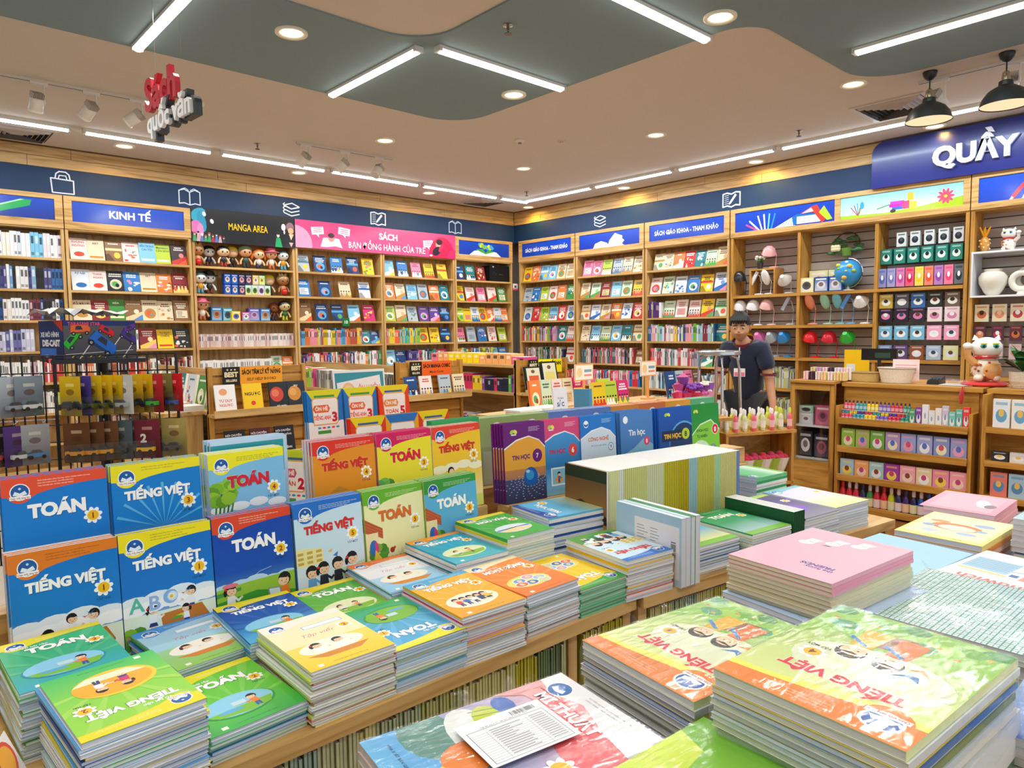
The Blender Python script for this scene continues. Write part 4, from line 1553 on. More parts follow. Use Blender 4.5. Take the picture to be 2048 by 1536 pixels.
def flower(a,x,y,r,num,pet='FFFFFF',cen='F6C21A',nc='A03418'):
 for i in range(8):
  t_=i*PI/4+.2
  a.ell(x+r*.62*math.cos(t_),y+r*.62*math.sin(t_),r*.36,r*.25,pet,9,t_,keep=i>0)
 a.ell(x,y,r*.58,r*.58,cen,14)
 if num:
  a.text(num,x,y-r*.32,r*.64,nc,.03)
def scene_desk(a,full=True):
 W,H=a.w,a.h
 o=.13
 cloudy(a,H*(.3+o),'EAF4FB',4,.13)
 cloudy(a,H*(.24+o),'FFFFFF',5,.12)
 a.rect(0,0,W,H*(.2+o),'E8F4DA','F8FBF4')
 bush(a,W*.1,H*(.02+o),W*.16,'6AAE30')
 a.rect(0,0,W,H*.05,'B8CC28')
 kid(a,W*.73,H*(.14+o),H*.21,sit=False,flip=-1,pants='28509A')
 kid(a,W*.52,H*(.15+o),H*.2,sit=True,flip=1)
 a.poly([(W*.38,H*(.17+o)),(W*.84,H*(.19+o)),(W*.92,H*(.08+o)),(W*.4,H*(.05+o))],'C8782A')
 a.poly([(W*.4,H*(.05+o)),(W*.92,H*(.08+o)),(W*.9,H*(.0+o)),(W*.42,H*(.0+o))],'A85E1C')
 kid(a,W*.3,H*(.05+o),H*.22,girl=True,flip=1)
 kid(a,W*.66,H*(.04+o),H*.17,girl=True,flip=-1)
 a.poly([(W*.5,H*(.12+o)),(W*.6,H*(.135+o)),(W*.62,H*(.11+o)),(W*.52,H*(.1+o))],'58A838')
 a.poly([(W*.54,H*(.13+o)),(W*.62,H*(.14+o)),(W*.64,H*(.12+o))],'F0D020')
 for x,c in ((.03,'E07890'),(.08,'F0A0B0'),(.13,'58A0D8'),(.17,'E8C030'),(.06,'F0C8D0'),(.2,'E890A0')):
  a.line([(W*x,H*.05),(W*x,H*.16)],W*.006,'7AA848')
  a.ell(W*x,H*(.16+.1*(x % .04)*3),W*.018,W*.018,c,8)
 a.poly([(W*.66,H*.47),(W*.7,H*.45),(W*.74,H*.475),(W*.7,H*.44)],'3A80C8')
 a.poly([(W*.62,H*.44),(W*.65,H*.435),(W*.68,H*.445),(W*.64,H*.425)],'E86048')
def scene_smile(a):
 scene_desk(a)
 flower(a,a.w*.16,a.h*.27,a.w*.1,'',cen='F2B81C')
 a.ell(a.w*.14,a.h*.28,a.w*.006,a.w*.008,'7A4A10',6)
 a.ell(a.w*.18,a.h*.28,a.w*.006,a.w*.008,'7A4A10',6,keep=True)
 a.line([(a.w*.135,a.h*.26),(a.w*.16,a.h*.25),(a.w*.19,a.h*.263)],a.w*.008,'A04010')
def scene_abc(a):
 scene_desk(a)
 W,H=a.w,a.h
 for ch,x,y,c in (('A',.14,.36,'5FC0A8'),('B',.33,.35,'98B8E8')):
  a.text(ch,W*x+W*.006,H*y-W*.006,H*.12,'F4F8FC',.06)
  a.text(ch,W*x,H*y,H*.12,c,.02)
 a.ell(W*.5,H*.43,W*.08,W*.08,'8AB8E8',16)
 a.ell(W*.52,H*.43,W*.055,W*.055,'D8ECF8',14)
 flower(a,W*.51,H*.43,W*.035,'')
def scene_math1(a):
 W,H=a.w,a.h
 cloudy(a,H*.2,'D8ECF8',5,.13)
 a.text('4+3=7',W*.65,H*.32,H*.028,'2A4C90',.01)
 a.line([(W*.45,H*.2),(W*.55,H*.27),(W*.75,H*.29),(W*.8,H*.24)],W*.004,'6A98C8')
 kid(a,W*.2,H*.1,H*.22,shirt='F0E23C',flip=1,arm=.3)
 a.poly([(W*.22,H*.29),(W*.37,H*.3),(W*.36,H*.22),(W*.22,H*.2)],'9A7840')
 a.poly([(W*.235,H*.28),(W*.355,H*.29),(W*.345,H*.228),(W*.235,H*.212)],'70B088')
 a.line([(W*.25,H*.24),(W*.3,H*.26),(W*.33,H*.25)],W*.005,'D8F0C0')
 a.rect(0,0,W,H*.12,'7ABE38','4E9A28')
def scene_school3(a):
 W,H=a.w,a.h
 cx,cy=W*.55,H*.42
 for i in range(9):
  t_=PI*(.12+.76*i/8)
  a.poly([(cx,cy),(cx+W*.55*math.cos(t_-.03),cy+W*.55*math.sin(t_-.03)),(cx+W*.55*math.cos(t_+.03),cy+W*.55*math.sin(t_+.03))],'5CB8EC',keep=i>0)
 a.poly([(W*.36,H*.3),(W,H*.42),(W,H*.34),(W*.4,H*.24)],'E089B8')
 a.poly([(W*.4,H*.24),(W,H*.34),(W,H*.1),(W*.4,H*.1)],'E8E0A8')
 for i in range(6):
  a.poly([(W*(.45+.09*i),H*(.2+.018*i)),(W*(.51+.09*i),H*(.212+.018*i)),(W*(.51+.09*i),H*(.16+.018*i)),(W*(.45+.09*i),H*(.15+.018*i))],'B89A58')
 bush(a,W*.15,H*.22,W*.22,'5C9A38',8)
 for x,y,r in ((.34,.2,.1),(.48,.17,.09)):
  a.ell(W*x,H*y,W*r,W*r,'E8C020',6)
  a.ell(W*x,H*y,W*r*.78,W*r*.78,'B07890',6)
 a.line([(W*.31,H*.17),(W*.33,H*.24)],W*.02,'E07828')
 a.line([(W*.37,H*.17),(W*.36,H*.23)],W*.02,'6870C0')
 a.rect(0,0,W,H*.1,'6AAE30')
def scene_meadow(a):
 W,H=a.w,a.h
 cloudy(a,H*.36,'BFE0F4',5,.12)
 a.poly([(0,H*.37),(W*.4,H*.39),(W,H*.4),(W,0),(0,0)],'98C83C')
 a.poly([(0,H*.34),(W*.3,H*.36),(W*.3,H*.33),(0,H*.3)],'4E9A48')
 a.poly([(0,H*.26),(W*.5,H*.3),(W,H*.22),(W,0),(0,0)],'3E9A34')
 a.ell(W*.4,H*.17,W*.22,H*.055,'6CC0E8',18)
 a.ell(W*.4,H*.165,W*.05,H*.02,'8A8450',10)
 kid(a,W*.17,H*.14,H*.26,shirt='F4F4F4',pants='283C70',girl=True,flip=1)
 a.ell(W*.17,H*.39,W*.1,H*.02,'E8788A',10)
 kid(a,W*.86,H*.08,H*.32,shirt='F08428',pants='2C58A8',flip=-1,arm=.15)
 a.poly([(W*.63,H*.29),(W*.8,H*.28),(W*.82,H*.19),(W*.65,H*.2)],'9098A0')
 a.poly([(W*.65,H*.28),(W*.785,H*.27),(W*.8,H*.2),(W*.665,H*.21)],'D8ECF4')
 for i in range(10):
  a.ell(W*(.45+.05*i),H*(.05+.02*((i*5) % 4)),W*.016,W*.012,'F2D420',7,keep=i>0)
 a.line([(W*.45,H*.42),(W*.55,H*.46),(W*.7,H*.48)],W*.004,'D8ECF8')
def scene_group(a):
 W,H=a.w,a.h
 for i in range(4):
  a.rect(W*(.02+.05*i),H*.42,W*(.05+.05*i),H*.56,'E8D890')
 a.poly([(0,H*.58),(W*.38,H*.54),(W*.38,H*.4),(0,H*.4)],'F0E2A0')
 for i in range(9):
  a.rect(W*(.02+.13*(i % 3)),H*(.42+.045*(i//3)),W*(.1+.13*(i % 3)),H*(.445+.045*(i//3)),'C8A850',keep=i>0)
 a.poly([(0,H*.12),(W*.5,H*.1),(W,H*.3),(W,0),(0,0)],'4E9A34')
 a.poly([(0,H*.2),(W*.4,H*.2),(W*.6,H*.3),(W,H*.34),(W,H*.3),(W*.6,H*.2)],'C8E4B8')
 for x,c,p,g in ((.2,'6AA8D8','2A4890',False),(.37,'2A3040','A83040',True),(.58,'30303A','2A8048',False),(.8,'F0F0F0','28509A',True)):
  kid(a,W*x,H*(.06+.08*x),H*.32,shirt=c,pants=p,girl=g,arm=.2)
 a.poly([(W*.45,H*.5),(W*.52,H*.52),(W*.5,H*.48)],'E8C060')
 a.poly([(W*.52,H*.45),(W*.6,H*.48),(W*.58,H*.43)],'3A80C8')
def scene_yard(a):
 W,H=a.w,a.h
 a.poly([(0,H*.72),(W*.28,H*.6),(W*.28,H*.5),(0,H*.58)],'C8623A')
 for i in range(4):
  a.line([(0,H*(.7-.03*i)),(W*.27,H*(.59-.03*i))],W*.008,'A04828')
 a.rect(0,H*.3,W*.2,H*.57,'F2E4B0')
 a.rect(0,0,W,H*.3,'9CCB3C','6AA82C')
 bush(a,W*.2,H*.36,W*.16,'58A03A',7)
 a.ell(W*.12,H*.42,W*.07,H*.08,'3070C0',12)
 a.ell(W*.14,H*.41,W*.06,H*.07,'E0407A',12,a0=-PI/2,a1=PI/2)
 for i in range(9):
  a.rect(W*(.36+.07*i),H*.22,W*(.385+.07*i),H*.38,'F0E4C0',keep=i>0)
 a.rect(W*.34,H*.3,W,H*.32,'F0E4C0')
 a.poly([(W*.0,H*.1),(W*.1,H*.2),(W*.14,H*.4),(W*.24,H*.3),(W*.16,0),(0,0)],'F0C838')
 kid(a,W*.33,H*.03,H*.22,sit=False,flip=1)
 kid(a,W*.6,H*.03,H*.24,girl=True,flip=-1)
 a.ell(W*.42,H*.36,W*.04,H*.03,'A83A20',8)
 a.ell(W*.46,H*.38,W*.02,H*.015,'E03020',8)
def scene_bamboo(a):
 W,H=a.w,a.h
 cloudy(a,H*.48,'F2F8FC',4,.1)
 for i in range(5):
  a.line([(W*(.02+.03*i),0),(W*(.06+.05*i),H*.45),(W*(.1+.06*i),H*.7)],W*.022,('3E8A34','2C7030')[i % 2])
 bush(a,W*.14,H*.62,W*.2,'7CB828',9)
 bush(a,W*.3,H*.72,W*.12,'8CC830',7)
 a.rect(0,0,W,H*.3,'58B030','2E8A28')
 for i in range(4):
  bush(a,W*(.45+.17*i),H*.33,W*.13,'3C9A30',6)
 kid(a,W*.2,H*.16,H*.26,flip=1)
 kid(a,W*.8,H*.1,H*.24,flip=-1)
 for i in range(5):
  a.ell(W*(.3+.1*i),H*(.26+.02*(i % 2)),W*.02,W*.014,'FFFFFF',7,keep=i>0)
def scene_market(a):
 W,H=a.w,a.h
 a.rect(W*.28,H*.36,W*.5,H*.46,'D89A40')
 a.poly([(W*.24,H*.46),(W*.54,H*.46),(W*.39,H*.52)],'C88830')
 for x in (.31,.43):
  a.rect(W*x,H*.37,W*(x+.04),H*.42,'9A5A20')
 a.ell(W*.12,H*.38,W*.08,H*.03,'F6D890',10)
 a.ell(W*.75,H*.42,W*.1,H*.03,'F8DC98',10)
 a.poly([(W*.4,H*.33),(W,H*.36),(W,H*.24),(W*.4,H*.26)],'C88A3C')
 for i in range(5):
  a.rect(W*(.46+.11*i),H*.2,W*(.53+.11*i),H*.29,'8A5020',keep=i>0)
 a.poly([(0,H*.24),(W,H*.2),(W,0),(0,0)],'9AB030')
 kid(a,W*.52,H*.06,H*.26,shirt='C83A30',pants='283C70')
 kid(a,W*.36,H*.05,H*.23,shirt='58A0C8',hair='2A58A8',girl=True)
 kid(a,W*.22,H*.02,H*.24,shirt='D89048',hair='A03028')
 kid(a,W*.72,H*.06,H*.24,shirt='3A8A48')
def scene_tree(a):
 W,H=a.w,a.h
 a.line([(W*.08,0),(W*.1,H*.4)],W*.05,'7A5A34')
 bush(a,W*.1,H*.4,W*.2,'5CB060',8)
 for x,y in ((.12,.26),(.2,.3),(.27,.27)):
  a.poly([(W*x,H*y),(W*(x+.05),H*(y+.03)),(W*(x+.04),H*y),(W*(x+.08),H*(y-.02))],'3A80C8')
 a.rect(0,0,W,H*.16,'78B83C')
 kid(a,W*.42,H*.02,H*.27,flip=1)
 kid(a,W*.78,H*.04,H*.27,girl=True,flip=-1)
def scene_lady(a):
 W,H=a.w,a.h
 cloudy(a,H*.5,'FBF4D0',4,.12)
 a.rect(0,0,W,H*.14,'D8E070')
 a.poly([(W*.24,H*.18),(W*.3,H*.42),(W*.42,H*.42),(W*.48,H*.18)],'D890C8')
 a.ell(W*.35,H*.47,W*.065,H*.05,'16161A',12)
 a.ell(W*.36,H*.455,W*.05,H*.04,SKN,12)
 a.poly([(W*.4,H*.36),(W*.5,H*.38),(W*.48,H*.33)],'C83040')
 for x in (.56,.76):
  a.ell(W*x,H*.3,W*.07,H*.035,'1C1C20',12)
  a.ell(W*x,H*.28,W*.06,H*.03,'F0C838',12)
def scene_none(a):
 a.rect(0,0,a.w,a.h*.12,'78B83C')
def ct(w_,h_,hd,top,bot,title,tc,num,tap='',scene=scene_none,hint=None,vbt=None,eps=.00012,ink='FFF4E0',outline=None,tw=None,names=None,sq=False):
 a=Art(w_,h_,eps)
 W,H=w_,h_
 a.rect(0,H*.5,W,H,top,mixc(top,bot,.12))
 a.rect(0,0,W,H*.5,mixc(top,bot,.12),bot)
 scene(a)
 cv=[(1.0,.085),(.85,.088),(.7,.095),(.55,.107),(.42,.122),(.32,.14),(.28,.155)]
 a.poly([(0,H),(W,H)]+[(W*x,H*(1-y)) for x,y in cv]+[(0,H*(1-.14))],hd)
 a.ell(W*.165,H*.89,W*.125,W*.125,hd,20,keep=True)
 cx,cy,r=W*.165,H*.888,W*.083
 a.ell(cx,cy,r*1.12,r*1.12,'FFFFFF',20)
 a.ell(cx,cy,r,r,'1A5AA8',20)
 a.ell(cx,cy+r*.45,r*.16,r*.16,'BFE0F8',8)
 a.poly([(cx-r*.8,cy-r*.35),(cx-r*.55,cy+r*.15),(cx,cy-r*.15),(cx+r*.55,cy+r*.15),(cx+r*.8,cy-r*.35),(cx,cy-r*.55)],'E8F2FA')
 a.rect(cx-r*1.15,cy-r*.95,cx+r*1.15,cy-r*.5,'FFFFFF')
 a.text('Chân trời sáng tạo',cx,cy-r*.86,r*.24,'A01828',.02,maxw=r*2.2)
 if names:
  for k,tx in enumerate(names):
   a.text(tx,W*.33,H*(.958-.021*k),H*.0085,ink,.01,al='l',maxw=W*.6)
 else:
  for k in range(3):
   x=W*.36
   n0=0
   while x<W*(.9-.07*k):
    d=W*R.uniform(.03,.07)
    a.rect(x,H*(.945-.016*k),x+d*.85,H*(.951-.016*k),mixc(ink,hd,.35),keep=n0>0)
    x += d
    n0=1
 big=title=='TOÁN' or len(title) <= 6
 ch=H*(.1 if big else .072)
 mw=tw or (.58 if big else .76)
 ty=H*(1-(.32 if big else .3))
 if outline:
  a.text(title,W*.5,ty,ch,outline,.075,maxw=W*(mw+.02))
 a.text(title,W*.5+W*.006,ty-W*.006,ch,mixc(top,'000020',.35),.065,maxw=W*mw)
 a.text(title,W*.5,ty,ch,tc,.06,maxw=W*mw)
 if vbt:
  a.text(vbt,W*.32,H*.8,H*.03,'FFFFFF' if tc=='FFFFFF' else tc,.02)
 flower(a,W*.84,H*.625,W*.1,num)
 if tap:
  a.text(tap,W*.83,H*.53,H*.02,'22406A',.01)
 return a
def wbk(hd,top,bot,title,tc,num,tap,kind,vbt='Vở bài tập',oval=None):
 """workbook cover with an oval picture"""
 def sc_(a):
  W,H=a.w,a.h
  for i in range(7):
   t_=i*PI/7+.2
   a.poly([(W*.5,H*.3),(W*.5+W*math.cos(t_),H*.3+W*math.sin(t_)),(W*.5+W*math.cos(t_+.12),H*.3+W*math.sin(t_+.12))],mixc(top,'FFFFFF',.12),keep=i>0)
  if kind=='kids':
   a.ell(W*.46,H*.3,W*.38,H*.17,mixc(bot,'000000',.12),22)
   a.ell(W*.46,H*.31,W*.36,H*.16,oval or '8ED0F0',22)
   a.poly([(W*.12,H*.26),(W*.8,H*.28),(W*.74,H*.19),(W*.5,H*.155),(W*.2,H*.19)],'7CC030')
   a.ell(W*.35,H*.24,W*.13,H*.025,'60B0E0',12)
   kid(a,W*.62,H*.19,H*.2,shirt='F08428',pants='2C58A8',flip=-1,arm=.15)
   a.rect(W*.4,H*.29,W*.54,H*.35,'C8E0EC')
  elif kind=='boat':
   a.ell(W*.48,H*.33,W*.36,H*.2,'F8D028',24)
   a.ell(W*.5,H*.33,W*.34,H*.17,'F6B020',24)
   a.poly([(W*.18,H*.26),(W*.82,H*.26),(W*.68,H*.17),(W*.32,H*.17)],'E8F0D0')
   kid(a,W*.4,H*.24,H*.2,shirt='D83070',girl=True)
   kid(a,W*.62,H*.24,H*.2,shirt='F0F0F0',flip=-1)
  elif kind=='group':
   a.ell(W*.46,H*.3,W*.38,H*.17,'FBF3DA',24)
   for x,c in ((.25,'E84838'),(.36,'3A70C0'),(.47,'F0F0F0'),(.58,'2A4070'),(.68,'E8C020')):
    kid(a,W*x,H*.2,H*.2,shirt=c,girl=x>.5)
  elif kind=='field':
   a.ell(W*.46,H*.3,W*.38,H*.17,'E8F0C0',24)
   a.poly([(W*.12,H*.26),(W*.8,H*.28),(W*.74,H*.19),(W*.5,H*.15),(W*.2,H*.19)],'8AC040')
   kid(a,W*.34,H*.22,H*.16,girl=True,shirt='F0F0F0')
   kid(a,W*.56,H*.22,H*.16,shirt='F0A040',flip=-1)
  elif kind=='beach':
   a.ell(W*.5,H*.32,W*.36,H*.15,'D8ECF6',24)
   a.poly([(W*.16,H*.28),(W*.5,H*.33),(W*.84,H*.28),(W*.7,H*.2),(W*.3,H*.2)],'F0D8A0')
   a.poly([(W*.16,H*.33),(W*.84,H*.35),(W*.84,H*.3),(W*.5,H*.34),(W*.16,H*.29)],'3A90D0')
  elif kind=='circles':
   a.ell(W*.42,H*.3,W*.36,H*.15,'F4DC70',22)
   for x,y,c in ((.3,.34,'58A0D8'),(.5,.38,'D0A0D0'),(.62,.3,'90C8E8'),(.42,.24,'3A78B8'),(.24,.25,'E86848'),(.62,.22,'C8E0A0')):
    a.ell(W*x,H*y,W*.11,H*.06,'F4F8FA',14)
    a.ell(W*x,H*y,W*.095,H*.05,c,14)
    a.ell(W*x,H*y,W*.04,H*.03,SKN,8)
  a.text('NHÀ XUẤT BẢN GIÁO DỤC VIỆT NAM',W*.5,H*.05,H*.012,mixc(bot,'102010',.6),.01)
  a.rect(W*.14,H*.035,W*.2,H*.075,'F4F4E8')
 return ct(.17,.24,hd,top,bot,title,tc,num,tap,sc_,vbt=vbt)
def tapviet(hd,top,bot,num,tc='C85AA0'):
 def sc_(a):
  W,H=a.w,a.h
  a.rect(0,H*.0,W,H*.45,mixc(top,bot,.6),bot)
  a.rect(W*.4,H*.73,W*.9,H*.8,'A8C8E8')
  a.rect(W*.415,H*.737,W*.885,H*.793,'F6F8FC')
  a.ell(W*.48,H*.34,W*.38,H*.13,'F6F2E4',22)
  a.poly([(W*.12,H*.23),(W*.86,H*.23),(W*.7,H*.15),(W*.3,H*.15)],'D8882C')
  for x,g in ((.32,True),(.58,False)):
   kid(a,W*x,H*.2,H*.24,girl=g,sit=True)
  a.text('NHÀ XUẤT BẢN GIÁO DỤC VIỆT NAM',W*.5,H*.05,H*.012,mixc(bot,'102010',.6),.01)
  a.rect(W*.12,H*.035,W*.18,H*.075,'F4F4E8')
 a=ct(.17,.24,hd,top,bot,' ',tc,num,'',sc_)
 a.text('Tập viết',a.w*.48,a.h*.58,a.h*.06,tc,-.01,italic=.35,maxw=a.w*.62)
 a.text('Tập viết',a.w*.48,a.h*.58,a.h*.06,mixc(tc,'FFFFFF',.3),-.03,italic=.35,maxw=a.w*.62)
 return a
def kn(w_,h_,hd,mid,bot,title,tc,num,ncol,kind,nbg=None):
 """senior grade covers: sweeping header, title with a numbered disc"""
 a=Art(w_,h_,.00014)
 W,H=w_,h_
 a.rect(0,0,W,H,mid,bot)
 a.poly([(0,H),(W,H),(W,H*.66),(W*.85,H*.76),(W*.6,H*.82),(W*.3,H*.78),(0,H*.68)],'F4F0F4')
 a.poly([(0,H),(W,H),(W,H*.68),(W*.85,H*.775),(W*.6,H*.835),(W*.3,H*.8),(0,H*.7)],hd)
 if kind != 'emblem':
  a.ell(W*.2,H*.9,W*.05,W*.035,'A8D848',10,.5)
  a.ell(W*.28,H*.9,W*.05,W*.035,'F0E060',10,-.5)
  a.rect(W*.18,H*.855,W*.3,H*.87,'F4F4F4')
 else:
  a.ell(W*.16,H*.89,W*.07,W*.07,'F4F8FC',16)
  a.poly([(W*.1,H*.87),(W*.16,H*.85),(W*.22,H*.87),(W*.22,H*.9),(W*.16,H*.88),(W*.1,H*.9)],'2A6AC0')
 for k in range(4):
  a.rect(W*.6,H*(.94-.016*k),W*(.88-.05*(k % 2)),H*(.946-.016*k),mixc(hd,'FFFFFF',.6),keep=k>0)
 return a
def cov_th7():
 a=kn(.19,.265,'6A1878','F0A028','E8B048','','','','','')
 W,H=a.w,a.h
 a.rect(0,0,W,H*.42,'C88850','5A5878')
 a.rect(0,0,W,H*.3,'48507A','30385E')
 for j in range(6):
  for i in range(16):
   t_=2*PI*i/16+j*.1
   rx,ry=W*(.2+.08*j),H*(.05+.022*j)
   x,y=W*.6+rx*math.cos(t_),H*.23+ry*math.sin(t_)-H*.03*j*.3
   if 0<x<W*.97 and 0<y<H*.36:
    a.rect(x,y,x+W*.03,y+H*.008,'B8CCE8',keep=not (i==0 and j==0))
 a.ell(W*.62,H*.31,W*.17,W*.17,'1A60B8',24)
 a.ell(W*.6,H*.33,W*.1,W*.09,'3A98DC',14)
 a.ell(W*.55,H*.38,W*.05,W*.03,'A8D8F4',10)
 a.text('TIN HỌC',W*.4,H*.545,H*.055,'5A1468',.04,maxw=W*.5)
 a.ell(W*.8,H*.57,W*.12,W*.12,'6A1878',20)
 a.text('7',W*.8,H*.54,H*.06,'FFFFFF',.02)
 return a
def cov_th6():
 a=kn(.19,.265,'D8487C','48A0E0','2468B0','','','','','')
 W,H=a.w,a.h
 a.rect(0,0,W,H*.35,'3A90D8','88C8F0')
 a.text('TIN HỌC',W*.38,H*.545,H*.055,'C82040',.04,maxw=W*.55)
 a.ell(W*.8,H*.57,W*.12,W*.12,'E04848',20)
 a.text('6',W*.8,H*.535,H*.07,'FFFFFF',.04)
 a.rect(W*.2,H*.12,W*.62,H*.36,'F4F8FA')
 a.rect(W*.23,H*.14,W*.59,H*.34,'88C8E8')
 a.ell(W*.4,H*.2,W*.1,H*.05,'F0A048',12)
 kid(a,W*.4,H*.15,H*.15,shirt='3A70C0')
 return a
def cov_cn9():
 a=kn(.19,.265,'1878D0','DCE8F6','B8D0EC','','','','','emblem')
 W,H=a.w,a.h
 a.text('CÔNG NGHỆ',W*.5,H*.65,H*.05,'E06838',.03,maxw=W*.68)
 a.text('Định hướng nghề nghiệp',W*.5,H*.575,H*.022,'48688A',.0,maxw=W*.55)
 a.ell(W*.85,H*.55,W*.08,W*.08,'2058A0',16)
 a.ell(W*.85,H*.55,W*.068,W*.068,'DCE8F6',16)
 a.text('9',W*.85,H*.525,H*.05,'2058A0',.02)
 for i in range(6):
  kid(a,W*(.2+.13*i),H*.22,H*.17,shirt=('E8E860','D8E0E8','C8D8A0')[i % 3],pants='88A0B8')
 return a
def cov_th8a():
 a=kn(.19,.265,'4078C0','A8D0E8','5898C8','','','','','emblem')
 W,H=a.w,a.h
 a.poly([(0,H),(W,H),(W,H*.5),(W*.7,H*.6),(W*.4,H*.48),(0,H*.38)],'4A82C8')
 a.ell(W*.16,H*.89,W*.075,W*.075,'F4F8FC',16)
 a.text('Tin học',W*.5,H*.66,H*.085,'2A5A98',.06,maxw=W*.72)
 a.text('Tin học',W*.5,H*.66,H*.085,'F0F6FC',.03,maxw=W*.7)
 a.ell(W*.8,H*.56,W*.09,W*.09,'E04868',18)
 a.text('8',W*.8,H*.53,H*.06,'FFFFFF',.03)
 a.ell(W*.6,H*.25,W*.3,H*.2,'68B8D8',22)
 a.ell(W*.6,H*.27,W*.2,H*.13,'B8E0EE',16)
 a.poly([(W*.3,H*.35),(W*.7,H*.15),(W*.6,H*.1),(W*.3,H*.25)],'48A8C8')
 return a
def cov_th8b():
 a=Art(.19,.265,.00014)
 W,H=a.w,a.h
 a.rect(0,0,W,H,'1258B8','0E3A80')
 a.ell(W*.75,H*.45,W*.45,H*.34,'5AA8E8',24)
 a.ell(W*.75,H*.42,W*.44,H*.34,'103868',24)
 a.ell(W*.6,H*.15,W*.4,H*.18,'4898D8',24)
 a.ell(W*.6,H*.13,W*.33,H*.15,'1A4A88',24)
 a.ell(W*.22,H*.9,W*.05,W*.035,'A8D848',10,.5)
 a.ell(W*.3,H*.9,W*.05,W*.035,'F0E060',10,-.5)
 a.rect(W*.08,H*.5,W*.7,H*.66,'0C2A50')
 a.text('TIN HỌC',W*.4,H*.545,H*.065,'F8B820',.05,maxw=W*.55)
 a.ell(W*.8,H*.59,W*.12,W*.12,'C8D820',20)
 a.text('8',W*.8,H*.55,H*.08,'20304A',.03)
 return a
def cov_khtn():
 a=Art(.19,.265,.00014)
 W,H=a.w,a.h
 a.rect(0,0,W,H,'1E9038','3CA838')
 a.poly([(0,H*.55),(W*.3,H*.7),(W*.7,H*.76),(W,H*.6),(W,0),(0,0)],'E8F8E0')
 a.poly([(0,H*.53),(W*.3,H*.68),(W*.7,H*.74),(W,H*.57),(W,0),(0,0)],'88D040')
 a.ell(W*.3,H*.25,W*.35,H*.2,'D8F4C8',20)
 a.ell(W*.12,H*.9,W*.05,W*.035,'C8E858',10,.5)
 a.ell(W*.2,H*.9,W*.05,W*.035,'F0E060',10,-.5)
 a.text('KHOA HỌC',W*.38,H*.58,H*.042,'1A5A40',.03,maxw=W*.56)
 a.text('TỰ NHIÊN',W*.36,H*.49,H*.042,'1A5A40',.03,maxw=W*.5)
 a.ell(W*.84,H*.6,W*.12,W*.12,'F4F4F4',20)
 a.ell(W*.84,H*.6,W*.105,W*.105,'E03030',20)
 a.text('8',W*.84,H*.56,H*.075,'FFFFFF',.03)
 a.line([(W*.15,H*.32),(W*.3,H*.2)],W*.07,'203028')
 a.ell(W*.75,H*.25,W*.14,H*.12,'4898A8',12)
 a.ell(W*.75,H*.3,W*.06,H*.06,'D89098',10)
 return a
def cov_oh(sub,num,c1,c2,ctop,bl):
 """summer review books: framed card"""
 a=Art(.17,.24,.0002)
 W,H=a.w,a.h
 a.rect(0,0,W,H,c1)
 a.poly([(0,H),(W,H),(W*.86,H*.84),(W*.14,H*.84)],ctop)
 a.rect(0,0,W,H*.38,'F4F6F8')
 for i in range(6):
  a.ell(W*(.05+.18*i),H*.38,W*.12,H*.05,'F4F6F8',12,keep=i>0)
 a.poly([(W*.15,H*.36),(W*.12,H*.8),(W*.16,H*.86),(W*.84,H*.86),(W*.88,H*.8),(W*.85,H*.4),(W*.8,H*.36)],'E8A860')
 a.poly([(W*.17,H*.38),(W*.145,H*.79),(W*.18,H*.845),(W*.82,H*.845),(W*.855,H*.79),(W*.83,H*.41),(W*.78,H*.38)],'F8F6F2')
 a.rect(W*.2,H*.87,W*.78,H*.91,bl)
 a.poly([(W*.14,H*.66),(W*.2,H*.73),(W*.58,H*.73),(W*.63,H*.66),(W*.58,H*.59),(W*.2,H*.59)],c2)
 a.text('ÔN HÈ',W*.39,H*.63,H*.07,'FFF0E0',.05,maxw=W*.36)
 a.text(sub,W*.4,H*.46,H*.075,'E04030',.03,maxw=W*.48)
 a.text(num,W*.75,H*.42,H*.17,'D01838',.05)
 a.rect(W*.25,H*.2,W*.62,H*.26,'48A048')
 for i in range(5):
  a.ell(W*(.3+.13*i),H*.31,W*.05,H*.02,('30A0D8','E8484A')[i % 2],8,keep=i>0)
 return a
# ================================================================= FRONT DISPLAY TABLE (left) WITH TEXTBOOKS
ZTB=.81
TURN={0:lambda br,lb:Matrix(),180:lambda br,lb:TR(br,lb,0,PI),-90:lambda br,lb:TR(0,lb,0,-PI/2),90:lambda br,lb:TR(br,0,0,PI/2)}
PG='E3E8EE'
def near_meshes(art,w_,h_,t_,cov,page=PG,back=None,spine=None):
 mb=MB()
 c=.00045
 mb.box(0,0,t_-c,w_,h_,t_,cov)
 mb.box(0,0,0,w_,h_,c,back or cov)
 mb.box(0,0,c,c,h_,t_-c,spine or cov,skip='tb')
 if art:
  art.emit(mb,(0,0,t_+.00005),(1,0,0),(0,1,0))
 cm=mb.mesh('cover',['print'])
 mb=MB()
 mb.box(c,.0008,c,w_-.0008,h_-.0008,t_-c,page,skip='tbl')
 return cm,mb.mesh('pages',['pages'])
def near_book(meshes,mat,name,label,cat,group=None):
 r=empty(name,label=label,cat=cat,group=group)
 r.matrix_world=mat
 shared('cover',meshes[0],r)
 shared('pages',meshes[1],r)
 return r
MC={}
